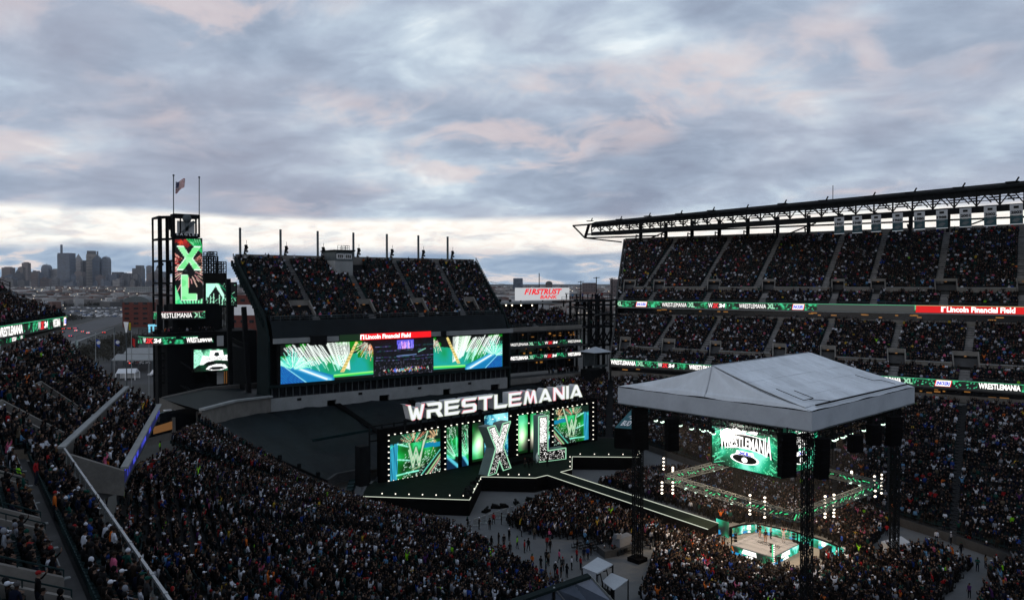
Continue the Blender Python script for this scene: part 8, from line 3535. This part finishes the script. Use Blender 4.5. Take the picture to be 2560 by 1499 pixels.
for xr_, lst in byrow.items():
 lst.sort(key=lambda c: c[0][1])
 ri = min(rows_x.index(xr_), 7)
 for i, (q, tp_, ht, st, pose) in enumerate(lst):
  base = f'{"standing" if pose in ("stand", "crossed", "phone") else "seated"} person in {tp_[2]} top, {head(st, ht)}'
  nxt = lst[i + 1][1][2] if i + 1 < len(lst) else None
  prv = lst[i - 1][1][2] if i else None
  lab = f'{base}, {rowname[ri]}'
  if lab in used:
   lab = f'{base}, ' + rowname[ri].replace('in the ', '').replace('row right behind the front rail', 'front rail row').replace(' from the front rail', '').replace(' above the cross aisle', ' above aisle') + (f', beside {nxt} top' if nxt else ', at row end')
  if lab in used and prv:
   lab = lab + f' and {prv} top'
  used[lab] = used.get(lab, 0) + 1
  z = q[2]
  off = .10 if pose in ('stand', 'crossed', 'phone') else 0.0
  person(q + np.array([off + .05, 0, 0]), math.atan2(1.0, .0) + R.gauss(.15, .25), pose, ' '.join(lab.split()[:16]), 'spectators on the near deck', tp_[0], ht[0], st, sc=R.uniform(.95, 1.05))

# ---- people standing on the grey floor in front
c2 = lambda x, y: (1100 + x / 4.667, 1240 + y / 4.667)
floor_people = [
 (320, 375, 'stand', 'black', 'dark clad guard standing at the left end of the floor barrier'), (455, 385, 'crossed', 'black', 'dark clad guard leaning by the white floor sheet'), (580, 390, 'stand', 'black', 'dark clad guard standing beside the red jacketed steward'),
 (625, 330, 'walk', 'red', 'steward in red jacket at the floor barrier corner'), (715, 330, 'stand', 'black', 'dark clad guard beside the crowd corner at the barrier'), (425, 575, 'stand', 'red', 'steward in long red jacket standing alone at the left'),
 (350, 480, 'phone', 'charcoal', 'person in charcoal looking at a phone left of the lone red steward'), (600, 610, 'stand', 'black', 'person in black with blue jeans on the open grey floor'), (683, 570, 'crossed', 'black', 'person with long hair in black, arms crossed, on open floor'),
 (745, 590, 'stand', 'black', 'person in black behind the seated red jacket'), (805, 520, 'phone', 'black', 'person in black with a pale blue cap on the open floor'), (745, 700, 'crossed', 'red', 'person in red jacket at the barrier near the middle'),
 (815, 690, 'stand', 'charcoal', 'person in charcoal right of the red jacket at the barrier'), (950, 470, 'stand', 'light grey', 'person in light grey hood at the corner of the floor crowd'), (900, 610, 'walk', 'lime', 'worker in lime vest bending near the floor crowd'),
 (985, 660, 'stand', 'red', 'person in red hooded coat below the lime vest worker'), (1030, 640, 'walk', 'black', 'person in black striding across the open floor'), (1250, 610, 'walk', 'red', 'person in red top walking beside one in black'),
 (1285, 650, 'walk', 'black', 'person in black walking right of the red top'), (1100, 500, 'stand', 'tan', 'person in tan coat at the edge of the floor crowd'), (1600, 650, 'stand', 'black', 'tall person in black standing right of the open floor'),
 (1690, 555, 'crossed', 'pale blue', 'person in pale blue top among the floor chairs'), (1870, 590, 'walk', 'black', 'person in black walking near the camera platform'), (1760, 690, 'phone', 'black', 'person in black filming near the camera platform'),
 (1680, 750, 'stand', 'navy', 'person in navy coat left of the bright blue coat'), (1725, 740, 'stand', 'blue', 'person in bright blue coat near the grey cabin tent'), (1390, 780, 'walk', 'pink', 'person in pink coat standing in the open floor'),
 (1535, 860, 'crossed', 'white', 'person in bright white hoodie by the barrier'), (1595, 760, 'stand', 'red', 'person in dark red jacket behind the white hoodie'), (1430, 870, 'stand', 'grey', 'person in grey jacket between pink coat and white hoodie'),
 (1345, 930, 'stand', 'charcoal', 'person in charcoal coat left of the grey jacket'), (1240, 780, 'stand', 'charcoal', 'person in charcoal with a second one close behind, mid floor'), (1265, 810, 'crossed', 'tan', 'person in tan jacket close behind the charcoal one'),
 (1175, 860, 'crossed', 'black', 'person in black with long hair left of the uniformed guard'), (1235, 920, 'stand', 'navy', 'uniformed guard in navy seen from behind near the steps'), (1075, 830, 'walk', 'orange', 'worker in orange jacket by the barrier'),
 (1185, 990, 'stand', 'blue', 'person in blue top standing by the steps at the barrier'), (1370, 990, 'stand', 'red', 'person in bright red top at the lower barrier'), (1480, 950, 'crossed', 'black', 'person in black at the lower barrier below the white hoodie'),
 (1410, 960, 'stand', 'black', 'person in black right of the bright red top'), (285, 640, 'stand', 'white', 'person in white hood in the crowd edge left of the floor'), (570, 720, 'stand', 'black', 'person in black with a red cap at the left barrier'),
 (1640, 860, 'stand', 'red', 'person in dark red top left of the grey cabin tent'), (1975, 640, 'stand', 'black', 'camera operator in black standing on the draped platform'),
]
colr = {t[2]: t[0] for t in TOPS}
FPX = []
for x, y, pose, cn_, lab in floor_people:
 p = at_z(*c2(x, y), 0.0)
 FPX.append(p)
 person(p, R.uniform(-.6, 2.2), pose, lab, 'people on the grey floor by the barriers', colr[cn_])
cr = lambda x, y: (2060 + x / 2.738, 960 + y / 2.738)
for x, y, cn_, lab in ((770, 1085, 'white', 'person in white hood at the edge of the right floor area'), (868, 1095, 'light grey', 'person in light grey hoodie standing alone on the right floor'), (938, 1170, 'black', 'tall person in black on the right grey floor'),
        (995, 1115, 'red', 'person in red jacket in a group on the right grey floor'), (970, 1110, 'charcoal', 'person in charcoal left of the red jacket, right floor'), (1060, 1120, 'black', 'person in black right of the red jacket, right floor'),
        (1110, 1165, 'navy', 'tall person in navy at the right grey floor'), (1105, 1260, 'tan', 'person in tan crossing the right grey floor'), (1050, 1280, 'dark green', 'person in dark green at the edge of the right chairs'),
        (995, 1465, 'purple', 'person in purple top at the lower right floor strip'), (430, 1040, 'red', 'person in red top behind the right tower'), (425, 975, 'yellow', 'person in yellow top behind the right tower')):
 p = at_z(*cr(x, y), 0.0)
 FPX.append(p)
 person(p, R.uniform(-2, 2), R.choice(['stand', 'crossed', 'walk', 'phone']), lab, 'people on the right grey floor', colr[cn_])

# ---- in and around the ring
def ring_at(x, y, z=MZ):
 return r1(x, y, z)


person(ring_at(1020, 500), -.5, 'stand', 'wrestler in black outfit with bare legs standing at the ring centre', 'people in the ring', (.012, .012, .012), (.03, .015, .008), 'long', (.42, .24, .16), (.36, .21, .14), 1.0)
person(ring_at(925, 412), -.2, 'crossed', 'dark haired wrestler in black at the far left of the ring', 'people in the ring', (.012, .012, .012), (.01, .01, .01), 'long', (.36, .2, .13), (.36, .2, .13), 1.04)
person(ring_at(1105, 440), .2, 'stand', 'referee in grey shirt and black trousers in the ring', 'people in the ring', (.36, .36, .37), (.02, .015, .012), 'short', None, (.01, .01, .01), 1.06)
person(ring_at(1320, 500), -.9, 'cheer', 'red haired wrestler in white fringed outfit at the right of the ring', 'people in the ring', (.62, .58, .55), (.40, .03, .02), 'long', (.48, .30, .22), (.5, .46, .44), 1.0)
person(ring_at(335, 610, .05), .8, 'phone', 'camera operator in black beside the green entry panel', 'people in the ring', (.01, .01, .01), None, 'cap', None, (.01, .01, .01), 1.04)
person(ring_at(245, 590, .05), 1.0, 'stand', 'dark clad crew member left of the operator at the entry panel', 'people in the ring', (.012, .012, .014), None, 'short', None, (.01, .01, .01), 1.0)
person(ring_at(1245, 930, .05), 2.4, 'stand', 'dark clad crew member at the near ring corner', 'people in the ring', (.012, .012, .014), None, 'short', None, (.01, .01, .01), 1.0)
# band on the stage
for x, y, cn_, pose, lab in ((850, 1080, 'brown', 'stand', 'musician with reddish hair on the stage left of the L'), (910, 1110, 'black', 'crossed', 'musician in black with a guitar on the stage, middle one'), (960, 1060, 'charcoal', 'stand', 'musician in charcoal behind the others on the stage'),
        (1065, 1030, 'white', 'stand', 'performer in white holding a pale round shield shaped prop'), (1210, 1070, 'black', 'phone', 'musician in black in front of the L')):
 p = at_z(*c5(x, y), SZ)
 person(p, R.uniform(-.6, .8), pose, lab, 'band on the stage', colr[cn_], (.18, .04, .02) if x == 850 else None, 'long')
p = at_z(*c5(1060, 985), SZ)
T = thing('round_prop', 'pale round prop with a dark central ring held in front of the L', 'prop', p)
m = MB()
cc = p + [0, -.3, .95]
n = 14
for k in range(n):
 a0, a1 = 2 * math.pi * k / n, 2 * math.pi * (k + 1) / n
 q = lambda r, a: cc + GD * r * .75 * math.cos(a) + [0, 0, r * math.sin(a)]
 m.slab([q(.35, a0), q(.95, a0), q(.95, a1), q(.35, a1)], (0, .12, 0))
m.build('ring_plate', M['white'], T)
m = MB()
for s in (-.5, .5):
 m.bar(cc + GD * s - [0, 0, .7], cc + GD * s * 1.3 - [0, 0, 1.0], .2, .2)
m.build('foot', M['galv'], T)
# stewards in bright vests among the seats
for u, v, z, cn_, lab in ((266, 1268, 14.0, 'lime', 'steward in bright lime jacket below the deck end wall, left one'), (309, 1262, 14.0, 'lime', 'steward in bright lime jacket below the deck end wall, right one'), (1408, 962, 9.5, 'lime', 'steward in lime vest at the top of the corner bowl'),
        (662, 1150, 5.5, 'lime', 'steward in lime vest by the black tarpaulin edge'), (400, 1132, 10.5, 'lime', 'steward in lime vest in the upper rows of the near bowl'), (2289, 1025, 9.2, 'lime', 'steward in lime vest under the right canopy corner'),
        (137, 1303, 21.4, 'orange', 'steward in orange jacket beside the vomitory wall of the near deck'), (90, 1213, 22.0, 'red', 'person in red hooded jacket standing by the vomitory wall')):
 person(at_z(u, v, z), R.uniform(.8, 1.8), 'stand', lab, 'stewards in bright jackets', colr[cn_])

# ---- the crowd on the field floor: chairs in rows, people on and beside them
chairs = MB()
floor_polys = [
 ([(1262, 1312), (1340, 1262), (1430, 1232), (1490, 1250), (1600, 1296), (1760, 1350), (1800, 1372), (1790, 1400), (1600, 1350), (1480, 1352), (1360, 1345), (1300, 1330)], .97, .9),
 ([(1470, 1352), (1600, 1352), (1640, 1372), (1560, 1392), (1420, 1376)], .35, .3),
 ([(1500, 1215), (1590, 1185), (1700, 1180), (1820, 1195), (1960, 1215), (2080, 1250), (2230, 1310), (2180, 1370), (2140, 1385), (2060, 1345), (1960, 1318), (1880, 1308), (1810, 1310), (1700, 1270), (1600, 1240)], .97, .9),
 ([(1640, 1385), (1770, 1350), (1812, 1375), (1830, 1410), (1960, 1440), (1990, 1440), (1990, 1540), (1620, 1540), (1600, 1500)], .95, .9),
 ([(1990, 1440), (2130, 1385), (2250, 1385), (2330, 1370), (2430, 1420), (2330, 1540), (1990, 1540)], .80, .7),
 ([(2480, 1420), (2600, 1390), (2640, 1540), (2440, 1540)], .85, .6),
 ([(1900, 1150), (2120, 1190), (2060, 1240), (1960, 1210), (1860, 1180)], .9, .9),
]
for poly, occ, stand in floor_polys:
 w3 = [at_z(u, v, 0) for u, v in poly]
 w2 = [(p[0], p[1]) for p in w3]
 xs = [p[0] for p in w2]
 ys = [p[1] for p in w2]
 y = min(ys)
 while y < max(ys):
  x = min(xs)
  while x < max(xs):
   xx, yy = x + R.gauss(0, .06), y + R.gauss(0, .06)
   if pt_in(w2, xx, yy):
    d = np.array([rc[0] - xx, rc[1] - yy])
    d /= np.linalg.norm(d) + 1e-6
    if in_view((xx, yy, .6), 60):
     a = math.atan2(d[1], d[0])
     chairs.box((xx - d[0] * .05, yy - d[1] * .05, .44), (.40, .42, .05), a)
     chairs.box((xx - d[0] * .27, yy - d[1] * .27, .66), (.05, .42, .42), a)
    if R.random() < occ and min([np.hypot(xx - f[0], yy - f[1]) for f in FPX]) > .6:
     add_person((xx, yy, 0.0), d, R.random() < stand)
   x += .56
  y += .86
ch = chairs.build('floor_chairs', M['lit_black'])
tag(ch, 'rows of black folding chairs on the field floor', kind='stuff')

M['drape'] = pm('grey_drape', (.12, .13, .145), .15, .8, .8, bump=.3)
# ---- camera platforms, tents and the glass roofed suite at the bottom
CPF = thing('camera_platform', 'camera platform with grey draped equipment beside the floor crowd', 'platform', at_z(1555, 1385, 0))
a, b = at_z(1512, 1378, .9), at_z(1592, 1362, .9)
m = MB()
e_ = np.array([.8, 2.4, 0])
m.hexa([a * [1, 1, 0], b * [1, 1, 0], (b + e_) * [1, 1, 0], (a + e_) * [1, 1, 0]], [a, b, b + e_, a + e_])
m.build('riser', M['concrete_dark'], CPF)
m = MB()
p = lerp(a, b, .72) + e_ * .5
m.hexa([p + [-1.5, -.8, .0], p + [1.4, -.5, .0], p + [1.5, .8, .0], p + [-1.4, .8, .0]], [p + [-1.3, -.6, 1.0], p + [1.2, -.4, 1.05], p + [1.3, .7, 1.1], p + [-1.2, .7, 1.0]])
m.hexa([p + [-1.6, -.3, 1.0], p + [-.6, -.3, 1.0], p + [-.6, .5, 1.0], p + [-1.6, .5, 1.0]], [p + [-1.4, -.2, 1.5], p + [-.7, -.2, 1.45], p + [-.7, .4, 1.45], p + [-1.4, .4, 1.5]])
m.build('grey_drape', M['drape'], CPF)
m = MB()
p = lerp(a, b, .25) + e_ * .5
for k in range(3):
 q = p + [.5 * math.cos(2.1 * k), .5 * math.sin(2.1 * k), 0]
 m.bar(q, p + [0, 0, 1.3], .07, .07)
m.box(p + [0, 0, 1.5], (.9, .35, .4), .6)
m.bar(p + [.3, .2, 1.5], p + [.9, .6, 1.5], .16, .16)
m.build('camera', M['steel'], CPF)
T = thing('draped_desk', 'grey cloth covered desk on the right side of the field floor', 'desk', at_z(2250, 1395, 0))
a, b = at_z(2228, 1392, 0), at_z(2278, 1378, 0)
m = MB()
e_ = np.array([.6, 1.6, 0])
m.hexa([a, b, b + e_, a + e_], [a + [.1, .1, 1.15], b + [0, .1, 1.2], b + e_ + [0, 0, 1.5], a + e_ + [0, 0, 1.5]])
m.build('desk_cover', M['canvas_skirt'], T)
m = MB()
rail(m, [b + [.4, .4, 0], b + [5.5, -1.2, 0]], 1.0, .07, 1.2, 1)
m.build('side_rail', M['steel_grey'], T)

bt = lambda x, y, z: at_z(1100 + x / 4.667, 1240 + y / 4.667, z)
# cabin tent
T = thing('cabin_tent', 'grey box shaped production tent in the lower rows at the bottom', 'tent', bt(1840, 1000, 3))
zt_, zb_ = 6.0, 3.2
a, b, c_, d = bt(1662, 825, zt_), bt(1832, 895, zt_), bt(2015, 788, zt_), bt(1842, 705, zt_)
m = MB()
m.slab([a, b, c_, d], (0, 0, -.12))
m.build('tent_roof', M['canvas_skirt'], T)
m = MB()
m.slab([a - [0, 0, 2.8], b - [0, 0, 2.8], b - [0, 0, .15], a - [0, 0, .15]], (.04, .06, 0))
m.slab([d - [0, 0, 2.8], a - [0, 0, 2.8], a - [0, 0, .15], d - [0, 0, .15]], (.06, -.04, 0))
m.build('tent_wall', M['canvas_skirt'], T)
m = MB()
for p in (a, b, c_, d):
 m.bar(p - [0, 0, 5.0], p - [0, 0, .1], .12, .12)
for k in range(5):
 m.bar(lerp(b, c_, k / 5) - [0, 0, .2], lerp(b, c_, (k + 1) / 5) - [0, 0, 2.0 if k % 2 else .3], .08, .08)
m.slab([b - [0, 0, 2.9], c_ - [0, 0, 2.9], d - [0, 0, 2.9], a - [0, 0, 2.9]], (0, 0, -.2))
m.build('tent_frame', M['steel'], T)
T = thing('awning', 'pale sloping awning on a lattice leg beside the grey box tent', 'awning', bt(2050, 1090, 3))
a, b, c_, d = bt(1895, 985, 4.9), bt(2030, 1090, 4.2), bt(2195, 968, 4.6), bt(2000, 888, 5.2)
m = MB()
m.slab([a, b, c_, d], (0, 0, -.08))
m.build('awning_cloth', M['canvas_skirt'], T)
m = MB()
for p in (a, b, c_, d):
 m.bar(p, p * [1, 1, 0] + [0, 0, .5], .1, .1)
for k in range(5):
 m.bar(lerp(a, d, k / 5) - [0, 0, 1.6 if k % 2 else .1], lerp(a, d, (k + 1) / 5) - [0, 0, .1 if k % 2 else 1.6], .07, .07)
m.build('awning_frame', M['steel'], T)
# peaked tent
T = thing('peaked_tent', 'small pale peaked tent top at the bottom edge of the view', 'tent', bt(335, 1209, 3))
ap = bt(335, 1092, 6.6)
zb_ = 4.6
q = [bt(90, 1235, zb_), bt(360, 1320, zb_), bt(590, 1225, zb_), bt(330, 1150, zb_)]
m = MB()
m.add(q + [ap], [(0, 1, 4), (1, 2, 4), (2, 3, 4), (3, 0, 4)])
m.build('tent_roof', M['canvas_skirt'], T)
m = MB()
for p in q:
 m.bar(p, p * [1, 1, 0] + [0, 0, 1.5], .12, .12)
m.path(q + [q[0]], .12)
m.build('tent_frame', M['galv'], T)
# glass roofed suite
T = thing('glass_roof', 'long glazed gable roof with pale ribs at the bottom edge of the view', 'roof', bt(1400, 1200, 5))
M['roof_glass'] = pm('roof_glass', (.10, .125, .17), .2, .3, .12, spec=.7)
zr_, ze_ = 8.6, 6.4
rA, rB = bt(1740, 918, zr_), bt(1000, 1290, zr_)
eA, eB = bt(820, 1215, ze_), bt(700, 1330, ze_)
f0 = bt(1745, 935, zr_)
r0g, r1g = bt(1742, 922, 8.2), bt(2010, 1212, 6.4)
p0g = bt(1330, 1065, 7.6)
m = MB()
# front slope as panes between ribs
tops = [bt(830, 1212, 6.6), bt(1330, 1068, 7.6), bt(1742, 925, 8.2)]
bots = [bt(1000, 1400, 5.4), bt(1490, 1260, 5.6), bt(2030, 1235, 5.8)]
for i in range(2):
 for k in range(2):
  a, b = lerp(tops[i], tops[i + 1], k / 2 + .01), lerp(tops[i], tops[i + 1], (k + 1) / 2 - .01)
  c_, d = lerp(bots[i], bots[i + 1], (k + 1) / 2 - .01), lerp(bots[i], bots[i + 1], k / 2 + .01)
  mm = MB()
  mm.slab([d, c_, b, a], (0, 0, -.06))
  mm.build('glass_pane', M['roof_glass'], T)
m = MB()
for i in range(3):
 m.bar(tops[i] + [0, 0, .06], bots[i] + [0, 0, .06], .16, .14)
m.build('rib', M['galv'], T)
m = MB()
m.bar(tops[0] + [-1, -.5, 0], tops[2], .8, .25)
m.slab([tops[0], tops[2], tops[2] + [.5, 2.0, -.9], tops[0] + [.5, 2.0, -.9]], (0, 0, -.2))
m.build('ridge_beam', M['clad_green'], T)
m = MB()
for t_, b_ in zip(tops, bots):
 m.bar(b_, b_ * [1, 1, 0] + [0, 0, 1.5], .2, .2)
 m.bar(t_, t_ * [1, 1, 0] + [0, 0, 1.5], .2, .2)
m.build('post', M['steel'], T)
# sponsor tarpaulin by the stage end
T = thing('sponsor_tarp', 'teal sloping tarpaulin with winged emblem and white lettering at the right of the stage', 'banner', at_d(1570, 1070, 150))
a, b, c_, d = at_d(1537, 1068, 146), at_d(1612, 1074, 146), at_d(1630, 1015, 152), at_d(1588, 1013, 152)
pos = lambda u, v, o=0: lerp(lerp(a, b, u), lerp(d, c_, u), v) + np.array([-.05, -.1, .1]) * o
M['teal_cloth'] = pm('teal_cloth', (.03, .10, .12), .15, .4, .7)
m = MB()
m.slab([a, b, c_, d], (.2, .3, -.2))
m.build('tarp_cloth', M['teal_cloth'], T)
m = MB()
put_text(m, 'BUD LIGHT', lambda u, v: pos(u, v, 1.5), .12, .95, .08, .30, .02)
m.build('tarp_lettering', M['white'], T)
m = MB()
for pts in ([(.15, .45), (.55, .70), (.95, .72), (.6, .62), (.4, .5)], [(.25, .38), (.5, .55), (.8, .52), (.95, .60), (.7, .42)], [(.45, .80), (.95, .92), (.95, .86), (.6, .78)]):
 m.add([pos(u, v, 1.5) for u, v in pts], [tuple(range(len(pts)))])
m.build('winged_emblem', M['white'], T)
m = MB()
m.slab([a - [0, 0, .3], b - [0, 0, .3], b - [0, 0, 4], a - [0, 0, 4]], (.3, .5, 0))
m.build('tarp_base', M['black'], T)
# bench seats and cases at the left of the stage
T = thing('equipment_cases', 'row of teal topped equipment cases on the floor left of the stage', 'equipment', at_z(860, 1250, 0))
for k in range(7):
 p = lerp(at_z(868, 1260, 0), at_z(884, 1205, 0), k / 6)
 m = MB()
 m.box(p + [0, 0, .6], (1.5, 1.0, 1.2), .9)
 m.build('case', M['seat'], T)
T = thing('yellow_ramp', 'small yellow topped cable ramp on the floor left of the stage', 'cable ramp', at_z(868, 1284, 0))
m = MB()
m.box(at_z(868, 1284, .2), (2.2, .7, .25), .1)
m.build('ramp_lid', M['yellow'], T)
m = MB()
m.box(at_z(868, 1284, .05), (2.6, 1.1, .1), .1)
m.build('ramp_base', M['lit_black'], T)

# ------------------------------------------------------------------ THE CROWD (all the rest of the people)
protos_c = []
for pn in POSE_NAMES:
 me, J = body_mesh(pn, False)
 hb = hair_mesh(J, {'sit': 'short', 'sit_lean': 'cap', 'sit_back': 'beanie', 'stand': 'short', 'crossed': 'long', 'phone': 'cap', 'cheer': 'beanie'}[pn]).mesh('crowd_hair', hair_mat)
 bm = bmesh.new()
 bm.from_mesh(me)
 n0 = len(bm.faces)
 bm.from_mesh(hb)
 bm.faces.ensure_lookup_table()
 for f in bm.faces[n0:]:
  f.material_index = 4
 bm.to_mesh(me)
 bm.free()
 me.polygons.foreach_set('use_smooth', [True] * len(me.polygons))
 ob = bpy.data.objects.new('crowd_figure', me)
 protos_c.append(ob)

NPT = len(CP)
cm = bpy.data.meshes.new('crowd')
cm.from_pydata(CP, [], [])
tt = np.array([t[1] for t in TOPS], float)
tt /= tt.sum()
hh = np.array([t[1] for t in HATS], float)
hh /= hh.sum()


def put_attr(name, typ, data):
 a = cm.attributes.new(name, typ, 'POINT')
 a.data.foreach_set({'FLOAT': 'value', 'INT': 'value', 'FLOAT_COLOR': 'color'}[typ], np.asarray(data).ravel())


def colours(tab, pr):
 c = np.array([t[0] for t in tab])[NR.choice(len(tab), NPT, p=pr)]
 c = c * NR.uniform(.7, 1.25, (NPT, 1))
 return np.concatenate([np.clip(c, 0, 1), np.ones((NPT, 1))], 1).astype(np.float32)


put_attr('top', 'FLOAT_COLOR', colours(TOPS, tt))
put_attr('hair', 'FLOAT_COLOR', colours(HATS, hh))
put_attr('skin', 'FLOAT_COLOR', colours([(s, 1) for s in SKINS], np.ones(len(SKINS)) / len(SKINS)))
put_attr('leg', 'FLOAT_COLOR', colours([((.006, .007, .011), 1), ((.005, .005, .005), 1), ((.010, .014, .026), 1), ((.02, .019, .018), 1)], np.ones(4) / 4))
put_attr('turn', 'FLOAT', np.array(CR, np.float32))
put_attr('figure', 'INT', np.array(CK, np.int32))
put_attr('size', 'FLOAT', np.array(CS, np.float32))
CRO = bpy.data.objects.new('crowd', cm)
COL.objects.link(CRO)
tag(CRO, 'the great crowd of spectators filling every stand', kind='stuff')
ng = bpy.data.node_groups.new('crowd_figures', 'GeometryNodeTree')
ng.interface.new_socket('Geometry', in_out='INPUT', socket_type='NodeSocketGeometry')
ng.interface.new_socket('Geometry', in_out='OUTPUT', socket_type='NodeSocketGeometry')
G = Nodes(ng)
gi, go = G.n('NodeGroupInput'), G.n('NodeGroupOutput')
g2i = G.n('GeometryNodeGeometryToInstance')
for ob in reversed(protos_c):
 oi = G.n('GeometryNodeObjectInfo')
 oi.inputs['Object'].default_value = ob
 ng.links.new(oi.outputs['Geometry'], g2i.inputs[0])


def named(n_, t):
 a = G.n('GeometryNodeInputNamedAttribute', data_type=t)
 a.inputs['Name'].default_value = n_
 return a.outputs['Attribute']


iop = G.n('GeometryNodeInstanceOnPoints')
ng.links.new(gi.outputs[0], iop.inputs['Points'])
ng.links.new(g2i.outputs[0], iop.inputs['Instance'])
iop.inputs['Pick Instance'].default_value = True
ng.links.new(named('figure', 'INT'), iop.inputs['Instance Index'])
cx_ = G.n('ShaderNodeCombineXYZ')
ng.links.new(named('turn', 'FLOAT'), cx_.inputs[2])
e2r = G.n('FunctionNodeEulerToRotation')
ng.links.new(cx_.outputs[0], e2r.inputs[0])
ng.links.new(e2r.outputs[0], iop.inputs['Rotation'])
ng.links.new(named('size', 'FLOAT'), iop.inputs['Scale'])
ng.links.new(iop.outputs[0], go.inputs[0])
md = CRO.modifiers.new('crowd_figures', 'NODES')
md.node_group = ng
print('crowd', NPT, 'near', n_near, 'objects', len(bpy.data.objects))

# ------------------------------------------------------------------ HAZE
hz = MB()
hz.prism([(-5200, -60), (5600, -60), (7600, 7000), (-2600, 7000)], -1.6, 470)
hm = bpy.data.materials.new('haze')
hm.use_nodes = True
ht_ = hm.node_tree
for n_ in list(ht_.nodes):
 ht_.nodes.remove(n_)
pv = ht_.nodes.new('ShaderNodeVolumePrincipled')
pv.inputs['Color'].default_value = (.80, .88, 1, 1)
pv.inputs['Density'].default_value = 1.9e-5
pv.inputs['Anisotropy'].default_value = .2
mo = ht_.nodes.new('ShaderNodeOutputMaterial')
ht_.links.new(pv.outputs[0], mo.inputs['Volume'])
tag(hz.build('haze', hm), kind='stuff')
